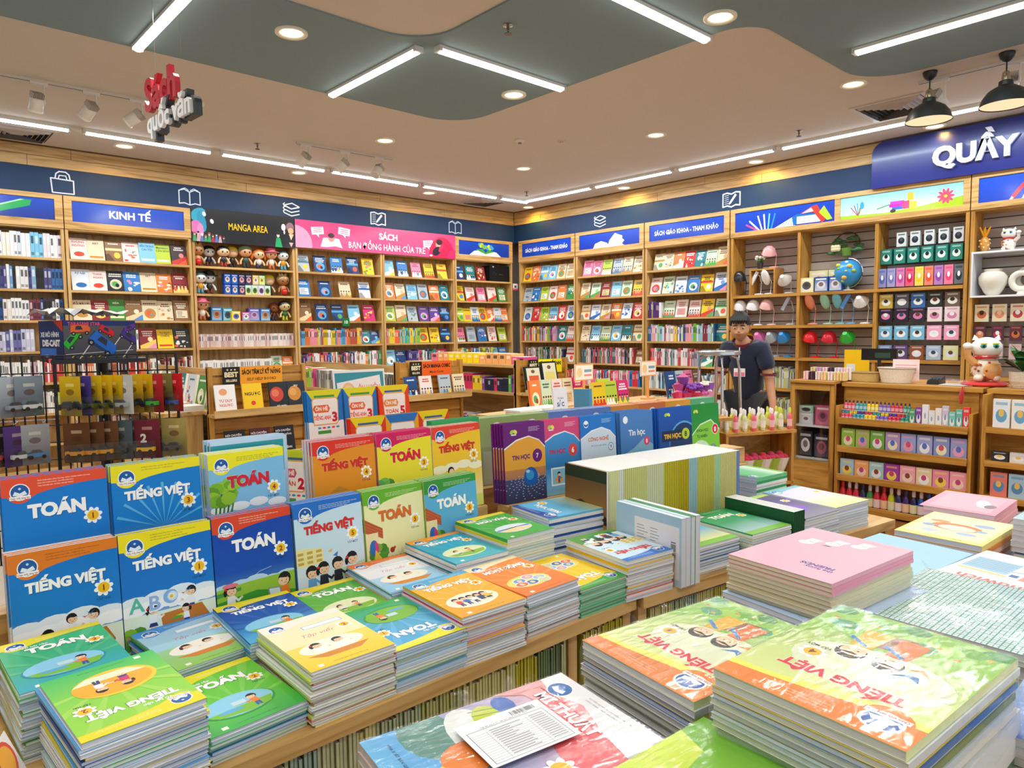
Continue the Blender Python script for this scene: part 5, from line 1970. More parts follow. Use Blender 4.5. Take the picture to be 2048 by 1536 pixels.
def stack(x,y,rot,z0,z1,br,lb,top,turn,cols,t_,label,group,under,name='workbook',pages=('D6E2F0','CAD8EA','E8ECF0','DCE6EE'),jit=.004,frame=None,ttop=None):
 """a pile of books from z0 up to z1; x,y = near corner"""
 w_,h_=(br,lb) if turn in (0,180) else (lb,br)
 base=(frame or Matrix()) @ TR(x,y,0,rot)
 tt=ttop or t_
 z=z0+.0003
 i=0
 while z+t_<z1-tt*.6:
  cov=cols[i % len(cols)] if R.random()<.8 else R.choice(cols)
  pg=R.choice(pages)
  k=(round(w_,4),round(h_,4),round(t_,4),cov,pg)
  if k not in MC:
   MC[k]=near_meshes(None,w_,h_,t_,cov,pg)
  zz=z
  near_book(MC[k],base @ TR(R.uniform(-jit,jit),R.uniform(-jit,jit)*.7,zz,R.uniform(-.012,.012)) @ TURN[R.choice((turn,turn,(turn+180) % 360 if turn in (0,180) else -turn))](br,lb),name,under,'book',group)
  z += t_+.0002
  i += 1
 tt=z1-z
 ms=near_meshes(top,w_,h_,tt,top.q[0][1][0] if isinstance(top.q[0][1],list) else 'FFFFFF',R.choice(pages),back='F4F4F4')
 return near_book(ms,base @ TR(0,0,z) @ TURN[turn](br,lb),name,label,'book',group)
def standing(x,y,z,rz,lean,art,w_,h_,t_,cov,n,label,group,under,frame=None,page=PG,spine=None,name='textbook',dy=0):
 """n copies standing upright one behind the other, leaning back; the front one carries the printed cover"""
 base=(frame or Matrix())
 ms=near_meshes(art,w_,h_,t_,cov,page,spine=spine)
 for i in range(n-1,-1,-1):
  lab=label if i==0 else under
  jx=0 if i==0 else R.uniform(-.003,.003)-.0006*i
  near_book(ms,base @ TR(x+jx,y+i*(t_+.0012)/math.cos(lean),z+(R.uniform(0,.0015) if i else 0),rz) @ Matrix.Rotation(PI/2-lean,4,'X'),name,lab,'book',group)
def plank(mbx,x0,y0,z0,x1,y1,z1):
 mbx.box(x0,y0,z0,x1,y1,z1,'FFFFFF')
def display_table(label,frame,x0,x1,y0,y1,zt,parts=()):
 t=empty('display_table',label=label,cat='table')
 t.matrix_world=frame
 mb=MB()
 plank(mb,x0,y0,zt-.03,x1,y1,zt)
 mb.build('tabletop','oak_x',t)
 for zz in (.515,.16):
  mb=MB()
  plank(mb,x0+.02,y0+.006,zz-.02,x1-.02,y1-.02,zz)
  mb.build('shelf','oak_x',t)
 xs=sorted(set([x0,x1-.03]+[p_ for p_ in parts]))
 for x in xs:
  mb=MB()
  plank(mb,x,y0+.02,.0,x+.03,y1-.02,zt-.03)
  mb.build('side_panel','oak_z',t)
 mb=MB()
 plank(mb,x0+.03,(y0+y1)/2-.01,.0,x1-.03,(y0+y1)/2+.01,zt-.03)
 mb.build('back_panel','oak_x',t)
 for x in (x0+.05,x1-.1):
  mb=MB()
  mb.box(x,y0+.06,0,x+.05,y0+.11,.001,'303030')
  mb.build('foot','plastic',t)
 return t
display_table('long oak display table carrying the grade one to five textbooks',Matrix(),-.75,1.435,1.108,1.98,ZTB,(.2,1.2))
F2=TR(1.45,1.10,0,math.radians(-7.5))
display_table('second oak display table at a slight angle carrying the TIN HỌC textbooks',F2,-.0,1.27,-.005,.93,ZTB,(.62,))
def riser(label,frame,x0,x1,y0,z1,lip=.02):
 t=empty('book_riser',label=label,cat='book stand',group='wooden book risers')
 t.matrix_world=frame
 mb=MB()
 plank(mb,x0,y0,ZTB,x1,y0+.07,z1)
 mb.build('step','oak_x',t)
 mb=MB()
 plank(mb,x0,y0-.012,ZTB,x1,y0,z1+.006)
 mb.build('lip','oak_x',t)
riser('low oak ledge holding the front row of standing textbooks',Matrix(),-.1,1.33,1.6,.812)
riser('tall oak step holding the back row of grade one to four textbooks',Matrix(),-.1,1.43,1.705,.9455)
riser('tall oak step holding the TIN HỌC and KHOA HỌC textbooks',F2,.0,1.22,.605,.926)
T5,H5=.19,.265
nm1=['TRẦN NAM DŨNG (Tổng Chủ biên) - KHÚC THÀNH CHÍNH (Chủ biên)','ĐINH THỊ XUÂN DUNG - NGUYỄN KÍNH ĐỨC','ĐINH THỊ KIM LAN - HUỲNH THỊ KIM TRANG']
nm3=['BÙI MẠNH HÙNG (Tổng Chủ biên) - NGUYỄN THỊ LY KHA (Chủ biên)','NGUYỄN THÀNH NGỌC BẢO - PHẠM VĂN LỘC','NGUYỄN LƯƠNG HẢI NHƯ - NGUYỄN THỊ XUÂN YẾN']
z1,z2=.8125,.946
SB=[
 (.185,1.735,z2,ct(T5,H5,'E8502E','0078D4','90CCF0','TOÁN','FFFFFF','1','',scene_math1,names=nm1),'2C8CD8',4,'blue TOÁN 1 textbook with an orange-red header, standing at the back left'),
 (.384,1.737,z2,ct(T5,H5,'F4E41C','007CD4','8CCBEF','TIẾNG VIỆT','FFFFFF','3','TẬP MỘT',scene_school3,ink='6A6A30',names=nm3[:2]),'2C8CD8',4,'blue TIẾNG VIỆT 3 textbook with a yellow header beside the TOÁN 1 book'),
 (.592,1.733,z2,ct(T5,H5,'F4EC20','7CC0EA','C8E4F4','TOÁN','D82038','4','TẬP MỘT',scene_bamboo,ink='8A8A30',outline='F8F8F8'),'D8E8F4',5,'light blue TOÁN 4 textbook with bamboo and red title'),
 (.862,1.733,z2,ct(T5,H5,'E0301E','E89018','F4B838','TIẾNG VIỆT','D82818','4','TẬP HAI',scene_market,outline='FCE8C8'),'D8DCE0',6,'orange TIẾNG VIỆT 4 textbook with a red header'),
 (1.062,1.737,z2,ct(T5,H5,'D4105C','F0E020','F0F4C8','TOÁN','D81C30','3','TẬP HAI',scene_tree,outline='FFFFFF'),'E07098',4,'yellow TOÁN 3 textbook with a magenta header'),
 (1.255,1.737,z2,ct(T5,H5,'E8402C','F6C41C','F8EFC0','TIẾNG VIỆT','D82820','3','TẬP HAI',scene_lady),'D8E8D0',5,'yellow TIẾNG VIỆT 3 textbook showing a lady in a lilac dress'),
 (.178,1.635,z1,ct(T5,H5,'E47C1C','0074D0','C4E2F6','TIẾNG VIỆT','FFFFFF','1','TẬP HAI',scene_smile,names=nm3,ink='7A3A08'),'DCE4E8',4,'blue TIẾNG VIỆT 1 textbook, orange header, smiling daisy and children at a table'),
 (.370,1.635,z1,ct(T5,H5,'F4E21C','006CCC','BFE0F6','TIẾNG VIỆT','FFFFFF','1','TẬP MỘT',scene_abc,names=nm3,ink='6A6A30'),'2C6CB8',3,'blue TIẾNG VIỆT 1 textbook, yellow header, with big letters A B'),
 (.563,1.635,z1,ct(T5,H5,'E04828','0844B0','78BCEC','TOÁN','FFFFFF','2','TẬP MỘT',scene_meadow,names=nm1),'2C6CB8',4,'dark blue TOÁN 2 textbook with a red header and a meadow pond'),
 (.758,1.63,z1,ct(T5,H5,'2470D0','C8E4F6','F0F6F8','TIẾNG VIỆT','D83028','5','TẬP MỘT',scene_group),'5898D8',4,'pale TIẾNG VIỆT 5 textbook with a blue header and four children'),
 (.955,1.63,z1,ct(T5,H5,'68B42C','F0F0B8','F4F2A0','TOÁN','E07020','5','TẬP HAI',scene_yard,outline='FCFCF0'),'B8D868',4,'pale yellow TOÁN 5 textbook with a green header and orange title'),
 (1.148,1.625,z1,ct(T5,H5,'38983C','58B0E0','A8DCF0','TOÁN','FFFFFF','5','TẬP MỘT',scene_yard),'B8D868',5,'sky blue TOÁN 5 textbook with a green header at the right end of the front row'),
]
for i,(x,y,z,a,c,n,lb) in enumerate(SB):
 standing(x,y,z,0,.07 if z>.9 else .09,a,T5,H5,.0085,c,n,lb,'copies standing behind textbook %s' % lb.split(' textbook')[0],'copy behind the '+' '.join(lb.split()[:9]),spine=c)
SC=[
 (-.005,.64,cov_th7(),'7A1C80',5,'purple and orange TIN HỌC 7 textbook with a blue globe',.17),
 (.165,.655,cov_th6(),'E0608C',2,'pink and blue TIN HỌC 6 textbook',.17),
 (.335,.65,cov_cn9(),'4890D8',3,'blue and white CÔNG NGHỆ 9 textbook',.17),
 (.53,.65,cov_th8a(),'4A80C0',6,'light blue Tin học 8 textbook with a water bubble picture',.17),
 (.735,.65,cov_th8b(),'1660C0',3,'deep blue TIN HỌC 8 textbook with a lime number disc',.19),
 (.93,.655,cov_khtn(),'2A9A40',3,'green KHOA HỌC TỰ NHIÊN 8 textbook at the right end of its row',.17),
]
for x,y,a,c,n,lb,w_ in SC:
 s_=w_/.19
 ms=near_meshes(a,.19,.265,.009,c,'E4E8EC',spine=c)
 for i in range(n-1,-1,-1):
  near_book(ms,F2 @ TR(x+.012-.004*i,y+.0105*i,.927+.0012*(i % 2),0) @ Matrix.Rotation(PI/2-.06,4,'X') @ Matrix.Scale(s_,4,(1,0,0)),'textbook',lb if i==0 else 'copy right behind the '+' '.join(lb.split()[:6])+' textbook','book','copies of the '+' '.join(lb.split()[:6]))
for i,(c,h) in enumerate([('98B868','pale green'),('98B868','pale green'),('6888C8','lilac blue'),('6888C8','lilac blue'),('E89038','orange'),('E07840','orange red'),('F0A030','amber'),('58B080','mint')]):
 def hd(c=c):
  a=Art(.16,.24,.0002)
  a.rect(0,0,.16,.24,c,mixc(c,'FFFFFF',.4))
  a.ell(.08,.2,.022,.022,'F4F4F4',12)
  a.rect(.02,.0,.14,.12,mixc(c,'FFFFFF',.5))
  return a
 ms=near_meshes(hd(),.155,.24,.011,c,'F0F0EE')
 for k in range(5):
  near_book(ms,F2 @ TR(.02+.158*i,.83+.0125*k,.955) @ Matrix.Rotation(PI/2-.03,4,'X'),'textbook','%s textbook, %s from left of the row behind the TIN HỌC books' % (h,ORD[i]) if k==0 else 'copy behind the %s textbook, %s in the rear row' % (h,ORD[i]),'book','rear row textbooks %s' % ORD[i])
  ms2=ms
for o in list(COL.objects):
 pass
t=empty('book_riser',label='oak step under the rear row of textbooks',cat='book stand',group='wooden book risers')
t.matrix_world=F2
mb=MB()
mb.box(.0,.78,ZTB,1.45,.9,.954,'FFFFFF')
mb.build('step','oak_x',t)
riser('oak step under the copies behind the back row',Matrix(),.6,1.43,1.79,.956)
standing(1.29,1.79,.9565,0,.04,kn(.19,.265,'2E9A58','58B868','88D088','','','','',''),.19,.265,.009,'2E9A58',3,'green textbook peeping up behind the TIẾNG VIỆT 3 lady cover','green copies at the back','green copy at the back of the first table')
standing(.62,1.80,.9565,0,.04,kn(.19,.265,'2A98A0','F0F0F0','D8E8F0','','','','',''),.2,.275,.009,'BFD8EC',5,'pale blue textbook behind the light blue TOÁN 4 book','pale blue copies at the back','pale blue copy behind the TOÁN 4 textbook')
G,W_,B_,Yl,Or,Tq='3CA84C','E8EAEC','3A88D0','F2D820','F08A28','38A8B8'
S_=(.17,.24)
stack(.186,1.085,.05,ZTB,.945,*S_,wbk('F4DC10','98D840','40C060','TIẾNG VIỆT','FFFFFF','2','TẬP HAI','boat'),180,[G,W_,'2458B0','C8E0F0',Yl,W_,'58A0D8'],.0058,'green TIẾNG VIỆT 2 workbook turned upside down on the nearest pile','nearest pile of workbooks','workbook in the nearest pile, under the upside-down green one')
stack(.15,1.345,.03,ZTB,.928,*S_,wbk('F0E418','40B878','30A8C0','TOÁN','FFFFFF','2','TẬP MỘT','kids'),0,[W_,G,'D8E8D8','C8D8E8'],.0058,'green TOÁN 2 workbook behind the upside-down one','pile behind the nearest one','workbook in the pile behind the nearest one')
stack(.4,1.385,.085,ZTB,.868,*S_,tapviet('3C94E0','A8D4F4','98CC58','1','D0509A'),0,[B_,W_,G],.0058,'blue Tập viết 1 workbook lying below the letters A B','pile with the blue writing book','workbook under the blue Tập viết 1 book')
stack(.37,1.128,.05,ZTB,.858,*S_,wbk('E8E010','70CC38','38B048','TOÁN','FFFFFF','2','TẬP HAI','kids'),0,[W_,G,'C8E0E8',B_],.0058,'green and yellow TOÁN 2 workbook right of the upside-down one','low green pile','workbook in the low pile under the green TOÁN 2 one')
stack(.54,1.12,-.014,ZTB,.912,*S_,tapviet('F8F4E8','F6F0D0','F2CC18','2','D0608A'),0,['E8C828',W_,'E84830','C8D860',W_,'F0E8D0'],.0052,'yellow Tập viết 2 workbook with a red header','tall pile with the yellow writing book','workbook in the tall pile under the yellow Tập viết 2 book')
stack(.712,1.12,-.03,ZTB,.893,*S_,wbk('E8E418','48A8E0','38B048','TOÁN','FFFFFF','1','TẬP HAI','kids',oval='78B838'),180,['A8D848',W_,'C8DCEC','58B0E0',W_],.0058,'blue and green TOÁN workbook turned upside down','pile with the upside-down blue workbook','workbook under the upside-down blue TOÁN one')
stack(.53,1.362,-.05,ZTB,.887,*S_,wbk('F0E020','2050A8','58B8E8','TIẾNG VIỆT','FFFFFF','1','TẬP MỘT','kids'),0,['F0D820',B_,W_,'58B0E0'],.0058,'navy TIẾNG VIỆT 1 workbook below the meadow book','pile with the navy workbook','workbook under the navy TIẾNG VIỆT 1 one')
stack(.705,1.35,-.03,ZTB,.88,*S_,wbk('F0DC10','58B040','98D048','TOÁN','FFFFFF','2','','field'),0,[G,W_,'F0D820'],.0058,'green TOÁN workbook below the pale TIẾNG VIỆT 5 book','pile with the plain green workbook','workbook under the green TOÁN one by the standing books')
stack(.872,1.118,-.06,ZTB,.915,*S_,wbk('48A8D8','F6B020','F2A410','TIẾNG VIỆT','FFFFFF','3','','group'),0,[W_,'F0A828','D8D8E0','E03060',W_,'D8E0E8'],.0056,'amber TIẾNG VIỆT 3 workbook with a crowd in a white oval','tall pile with the amber workbook','workbook in the tall pile under the amber one')
stack(.865,1.375,-.08,ZTB,.9,*S_,tapviet('F07838','F4F0F0','88C8F0','3','C870A0'),0,['E86030','B8D8F0',W_,'48A0D8'],.0052,'pale blue Tập viết 3 workbook with an orange header','pile with the pale blue writing book','workbook under the pale blue Tập viết 3 book')
stack(1.052,1.368,-.04,ZTB,.926,*S_,wbk('F49A20','30A8C8','48B8C8','TIẾNG VIỆT','FFFFFF','4','','field',oval='C8E8A0'),0,[W_,'D8E8F0','F0E0D0',Tq],.0056,'turquoise TIẾNG VIỆT 4 workbook with an orange header','pile with the turquoise workbook','workbook under the turquoise one')
stack(1.06,1.122,-.012,ZTB,.91,*S_,wbk('F2E2B8','F48828','F07828','HOẠT ĐỘNG','FFFFFF','3','','circles'),0,[W_,'E8C8C8','48A090','E8E8F0',W_],.0056,'orange workbook with a picture of round badges','pile with the orange workbook','workbook under the orange one with round badges')
stack(1.232,1.118,-.047,ZTB,.879,.165,.24,wbk('30A040','F2CC18','F4D020','TOÁN','FFFFFF','3','','circles',oval='C8E0F0'),180,['48B078','58B888','B8DCC8'],.0056,'yellow and green TOÁN workbook turned upside down','green-edged pile at the end of the first table','green-covered workbook in the pile at the table end',pages=('98C8B0','A8D0BC'))
stack(1.226,1.372,-.05,ZTB,.951,*S_,wbk('F0D818','40B040','38A83C','NGỮ VĂN','FFFFFF','9','','beach'),0,[W_,'F0D820','D8E8E8','38A848',W_],.0075,'green NGỮ VĂN workbook with a beach picture','pile with the green beach workbook','workbook under the green beach one')
stack(-.05,.33,.0,ZTB,.955,.262,.19,ct(.19,.262,'2050B0','58B8F0','E8D848','NGỮ VĂN','F4F8FC','','',scene_none),90,['D8DCE0','2C60B0','E8E8E8','B8D0E8'],.009,'blue textbook with a yellow field picture, in front of TIN HỌC 7','pile in front of the TIN HỌC 7 book','thick textbook under the yellow field cover',name='textbook',frame=F2)
stack(-.055,.0,.0,ZTB,.916,.17,.245,ct(.17,.245,'2470D0','C8E4F6','F0F6F8','TIẾNG VIỆT','D83028','5','TẬP MỘT',scene_group),180,['E8E8E8','E04840','E8E8EC','F0C020','E8C8A8','E8E8E8'],.0085,'upside-down pale TIẾNG VIỆT 5 textbook with a blue header','pile with the upside-down TIẾNG VIỆT 5','textbook under the upside-down TIẾNG VIỆT 5',name='textbook',frame=F2)
stack(.22,.02,.0,ZTB,.893,.2,.26,ct(.2,.26,'1C78D0','58B0E8','F0E068','NGỮ VĂN','F4F8FC','','',scene_none),0,['2A5A88','E8E8E8','2A5A88'],.008,'blue and yellow textbook with brown dunes behind the standing pack','pile with the dune cover','textbook under the dune cover',name='textbook',frame=F2)
stack(.44,-.01,.0,ZTB,.9,.19,.26,ct(.19,.26,'1E8A48','2A9A58','A8C0D0','TOÁN','F4F8E8','','',scene_none),0,['D8E8C8','E8E8D8','2E8A58'],.0075,'green textbook lying left of the dark green upright pack','pile with the green cover on the second table','textbook under the green cover on the second table',name='textbook',frame=F2)
stack(.72,.0,.0,ZTB,.9,.19,.29,ct(.19,.29,'98C840','504878','38305C',' ','F4F8FC','','',lambda a:(a.rect(0,0,a.w,a.h*.7,'584890','8A8898'),a.ell(a.w*.4,a.h*.35,a.w*.36,a.h*.16,'8A60C8',16),a.ell(a.w*.3,a.h*.62,a.w*.2,a.h*.05,'F07868',12))),0,['E4E4E4','D8DCE0'],.009,'textbook with a purple galaxy picture and lime header','pile with the galaxy cover','thick white-edged textbook under the galaxy cover',name='textbook',frame=F2)
stack(.925,.02,-.02,ZTB,.9,.2,.29,ct(.2,.29,'68B8C8','D8D8F0','F0E8A0',' ','F4F8FC','','',lambda a:(a.rect(0,0,a.w,a.h*.45,'F4F0D8','F4E898'),a.ell(a.w*.5,a.h*.6,a.w*.4,a.h*.12,'E8D8F0',16))),0,['E4E4E4','D8DCE0','C8CCC8'],.009,'cream and pale blue textbook at the far right end of the second table','pile at the far right end','white-edged textbook in the pile at the far right end',name='textbook',frame=F2)
stack(.98,.37,.03,ZTB,.935,.2,.19,ct(.19,.2,'28A058','58B878','F0F0F0',' ','F4F8FC','','',scene_none),90,['30A060','E8ECEC','E8ECEC'],.011,'green and white textbook behind the long upright block','green-topped pile behind the block','thick textbook in the green-topped pile',name='textbook',frame=F2)
def fore_mesh(cov,page,w_,h_,t_):
 k=('fore',cov,page,w_,h_,t_)
 if k not in MC:
  mb=MB()
  mb.box(0,0,0,.0006,w_,h_,cov)
  mb.box(t_-.0006,0,0,t_,w_,h_,cov)
  mb.box(0,w_-.0006,0,t_,w_,h_,cov)
  mb.box(.0007,.0015,.001,t_-.0007,w_-.001,h_-.0005,page,1)
  mb.box(.0006,.001,h_-.0005,t_-.0006,w_-.001,h_+.0001,'F2F3F4',0)
  me=mb.mesh('book_on_edge',['print','pages_x'])
  MC[k]=me
 return MC[k]
mt=M['pages'].copy()
mt.name='paper_edges_upright'
for n_ in mt.node_tree.nodes:
 if n_.type=='MAPPING':
  n_.inputs['Scale'].default_value=(2600,6,6)
M['pages_x']=mt
x=.175
groups=[('pale yellow','DDE0A0','E8E8C8',.045),('white','E8E8E4','D8D8D8',.02),('straw','D8D88C','C8C878',.11),('cream','E0E0B8','C8C8A0',.08),('mustard','D8C830','A89818',.075),('golden','D4C020','A08C10',.055),('blue-white','B8D8DC','78B0C0',.05),('yellow','D8D460','B8B040',.09),('pale green','C8E0B8','98C890',.04),('light yellow','E0DC98','C8C070',.09),('blue','88A8D8','5878B8',.02)]
for nm,pc,cc,ln in groups:
 n=max(2,int(ln/.0085))
 for k in range(n):
  o=shared('textbook',fore_mesh(cc,pc,.2,.258,.0082))
  o.matrix_world=F2 @ TR(x,.315,ZTB+.0005)
  tag(o,'upright textbook with %s page edges in the long block' % nm,'book','%s-edged books in the long upright block' % nm)
  x += .0086
XB=x
def balloon(a):
 W,H=a.w,a.h
 a.rect(0,0,W,H,'5A4028','C89048')
 a.rect(0,0,W,H*.4,'D89830','A87040')
 a.poly([(0,H*.5),(W*.4,H*.6),(W,H*.45),(W,H*.35),(0,H*.4)],'3A2A20')
 a.rect(0,H*.86,W,H,'283828')
 for x,y,s,c in ((.4,.45,.22,'7A2028'),(.8,.3,.1,'30241C'),(.15,.35,.09,'E8A030')):
  a.ell(W*x,H*y,W*s*.6,H*s*.55,c,14)
  a.poly([(W*(x-s*.45),H*(y-s*.2)),(W*(x+s*.45),H*(y-s*.2)),(W*(x+s*.08),H*(y-s*.85)),(W*(x-s*.08),H*(y-s*.85))],c)
  a.poly([(W*(x-s*.1),H*(y+s*.5)),(W*(x+s*.1),H*(y+s*.5)),(W*(x+.02),H*(y-s*.6)),(W*(x-.02),H*(y-s*.6))],mixc(c,'E86030',.4))
ab=Art(.2,.255,.0003)
balloon(ab)
mb=MB()
mb.box(0,0,0,.0012,.2,.258,'5A4028')
mb.box(.0012,.001,.001,.009,.198,.256,'E8E8E0')
ab.emit(mb,(-.0002,.2,0),(0,-1,0),(0,0,1))
o=mb.build('textbook','print')
o.matrix_world=F2 @ TR(.163,.315,ZTB+.0005)
tag(o,'upright textbook with a hot-air balloon and desert cover at the left end of the block','book')
def back_cover(a):
 W,H=a.w,a.h
 a.rect(0,0,W,H,'A8D0EC','C8E0F0')
 a.rect(W*.3,H*.1,W*.97,H*.86,'F0F2F8')
 for j in range(2):
  for i in range(13):
   a.rect(W*(.34+.2*j),H*(.2+.045*i),W*(.34+.2*j)+W*R.uniform(.08,.17),H*(.212+.045*i),'A0A8B8',keep=i+j>0)
 for j in range(2):
  for i in range(3):
   a.rect(W*(.06+.07*i),H*(.1+.12*j),W*(.115+.07*i),H*(.19+.12*j),R.choice(('58A048','E8C040','C85070','D8A0A0','68A858')),keep=i+j>0)
 for i in range(12):
  a.rect(W*.85,H*(.4+.02*i),W*.92,H*(.4+.02*i)+H*R.choice((.006,.012)),'404048',keep=i>0)
for i,(c,lb) in enumerate([('D8E8F4','pale blue textbook on its long edge, back cover with barcode showing'),('C8DCEC','pale textbook in the middle of the pack on edge'),('2A8A4C','green-edged textbook in the pack on edge'),('E8ECF0','white textbook at the right of the pack on edge')]):
 a=Art(.25,.19,.0002)
 back_cover(a)
 mb=MB()
 mb.box(0,0,0,.0008,.25,.19,c)
 mb.box(.0172,0,0,.018,.25,.19,c)
 mb.box(0,0,.1892,.018,.25,.19,c)
 if i==0:
  a.emit(mb,(-.0001,.25,0),(0,-1,0),(0,0,1))
 t=empty('textbook',label=lb,cat='book',group='pack of textbooks on their long edge')
 t.matrix_world=F2 @ TR(.125+.0185*i,-.02,ZTB+.0005)
 shared('cover',mb.mesh('cover',['print']),t)
 mb=MB()
 mb.box(.0009,.001,.0015,.0171,.249,.189,'DDE2EC')
 shared('pages',mb.mesh('pages',['pages_x']),t)
for i in range(7):
 o=shared('textbook',fore_mesh('1C5A38','2E6A48',.26,.125,.0075))
 o.matrix_world=F2 @ TR(.642+.0083*i,-.01,ZTB+.0005)
 tag(o,'dark green textbook in the upright pack beside the galaxy cover','book','dark green upright pack')
x=.4
cl=[('D0CC78','A8A040'),('C8C468','988C28'),('C0C080','88863C'),('D4D098','B0A858'),('CCC040','9A8C18'),('7A8A60','36502C'),('C8C8A0','8C8C60'),('BCC4A0','6A7A48'),('A8B8A8','486858')]
n=0
while x<1.4:
 pc,cc=R.choice(cl)
 k=R.randint(5,12)
 for q in range(k):
  if x>1.385 or (.19<x+.008 and x<.235) or (1.19<x+.008 and x<1.235):
   x += .0086
   continue
  o=shared('shelved_book',fore_mesh(cc,pc,.2,.255,.0078))
  o.matrix_world=TR(x,1.116+R.uniform(0,.005),.5155) @ Matrix.Diagonal((1,1,R.uniform(.97,1.03),1))
  tag(o,'thin yellow-edged textbook standing on the shelf under the long table','book','upright books under the long table')
  x += .0086
  n += 1
x=.04
while x<.5:
 pc,cc=R.choice(cl+[('E0E0E0','2A4878'),('D8C8A0','B87828')])
 for q in range(R.randint(4,9)):
  if x>1.22 or (.61<x+.008 and x<.655):
   x += .0086
   continue
  o=shared('shelved_book',fore_mesh(cc,pc,.2,.25,.0078))
  o.matrix_world=F2 @ TR(x,.008+R.uniform(0,.005),.5155)
  tag(o,'thin textbook standing on the shelf under the second table','book','upright books under the second table')
  x += .0086
print('under',n)
t=empty('cardboard_display',(-.03,1.5,ZTB),.1,'yellow cardboard display with black lettering at the left picture edge','display')
mb=MB()
mb.box(0,0,0,.16,.012,.2,'F2D010')
mb.box(0,0,0,.012,.12,.16,'E8C408')
a=Art(.16,.2,.0003)
a.text('SÁCH',.08,.1,.025,'181818',.03)
a.emit(mb,(0,-.0005,0),(1,0,0),(0,0,1))
mb.build('panel','print',t)
# ================================================================= RIGHT FOREGROUND TABLE WITH WRAPPED BUNDLES
ZR=.86
t=empty('display_table',label='oak table under the film-wrapped bundles at the front right',cat='table')
mb=MB()
mb.box(.28,-.55,ZR-.03,2.75,.70,ZR,'FFFFFF')
mb.build('tabletop','oak_x',t)
for x in (.33,2.66):
 for y in (-.5,.62):
  mb=MB()
  mb.box(x,y,0,x+.05,y+.05,ZR-.03,'FFFFFF')
  mb.build('leg','oak_z',t)
mb=MB()
mb.box(.33,-.47,ZR-.11,2.7,-.45,ZR-.03,'FFFFFF')
mb.box(.33,.63,ZR-.11,2.7,.65,ZR-.03,'FFFFFF')
mb.build('apron','oak_x',t)
def film_box(w_,h_,z0,z1,parent,rag=.0025,nx=14,m_=12):
 """loose shrink film round a block, gathered at the corners"""
 mb=MB()
 rr=random.Random(int(w_*1000+z1*999))
 g=.0018
 pts=[]
 nz=4
 def ring(z,out):
  r=[]
  for i in range(nx):
   r.append((w_*i/nx,-out))
  for i in range(nx):
   r.append((w_+out,h_*i/nx))
  for i in range(nx):
   r.append((w_-w_*i/nx,h_+out))
  for i in range(nx):
   r.append((-out,h_-h_*i/nx))
  return [(x+rr.uniform(-rag,rag)*.25,y+rr.uniform(-rag,rag)*.25,z) for x,y in r]
 rings=[ring(z0+(z1-z0)*k/nz+(g if k==nz else 0),g+rag*(.6+rr.random()) if k<nz else .0006) for k in range(nz+1)]
 mb.ring(rings,'FFFFFF',cap=(0,0))
 b0=len(mb.v)
 for j in range(m_+1 if m_ else 0):
  for i in range(m_+1):
   mb.v.append((w_*i/m_,h_*j/m_,z1+g+rr.uniform(0,rag)*(1 if 0<i<m_ and 0<j<m_ else .1)))
 for j in range(m_):
  for i in range(m_):
   a=b0+j*(m_+1)+i
   mb.f.append((a,a+1,a+m_+2,a+m_+1))
   mb.c.append('FFFFFF')
   mb.m.append(0)
 for k in range(5):
  x=w_*rr.uniform(.0,1)
  mb.face([(x,h_,z1),(x+.02,h_+.0,z1),(x+.014,h_+.012,z1+.012),(x+.004,h_+.01,z1+.014)],'FFFFFF')
 me=mb.mesh('plastic_wrap',['film'],True)
 return shared('plastic_wrap',me,parent)
def bundle(x,y,rot,lb,br,z0,layers,top,turn,label,film=12,group='film-wrapped book bundles',jit=.003,name='book_bundle',part='book',cat='books'):
 """layers from the bottom: (thickness, cover, pages); the last one carries the art"""
 t=empty(name,label=label,cat=cat,group=group)
 t.matrix_world=TR(x,y,0,rot)
 w_,h_=(br,lb) if turn in (0,180) else (lb,br)
 z=z0+.0006
 for i,(th,cov,pg) in enumerate(layers):
  last=i==len(layers)-1
  ms=near_meshes(top if last else None,w_,h_,th,cov,pg,back=mixc(cov,'FFFFFF',.2))
  b_=shared(part,ms[0],t)
  jx,jy=(0,0) if last else (R.uniform(-jit,jit),R.uniform(-jit,jit))
  b_.matrix_local=TR(jx,jy,z) @ TURN[turn](br,lb)
  shared('pages',ms[1],b_)
  z += th+.0004
 if film:
  film_box(br,lb,z0+.0006,z-(.0 if film>1 else .018),t,m_=film if film>1 else 0)
 return t,z
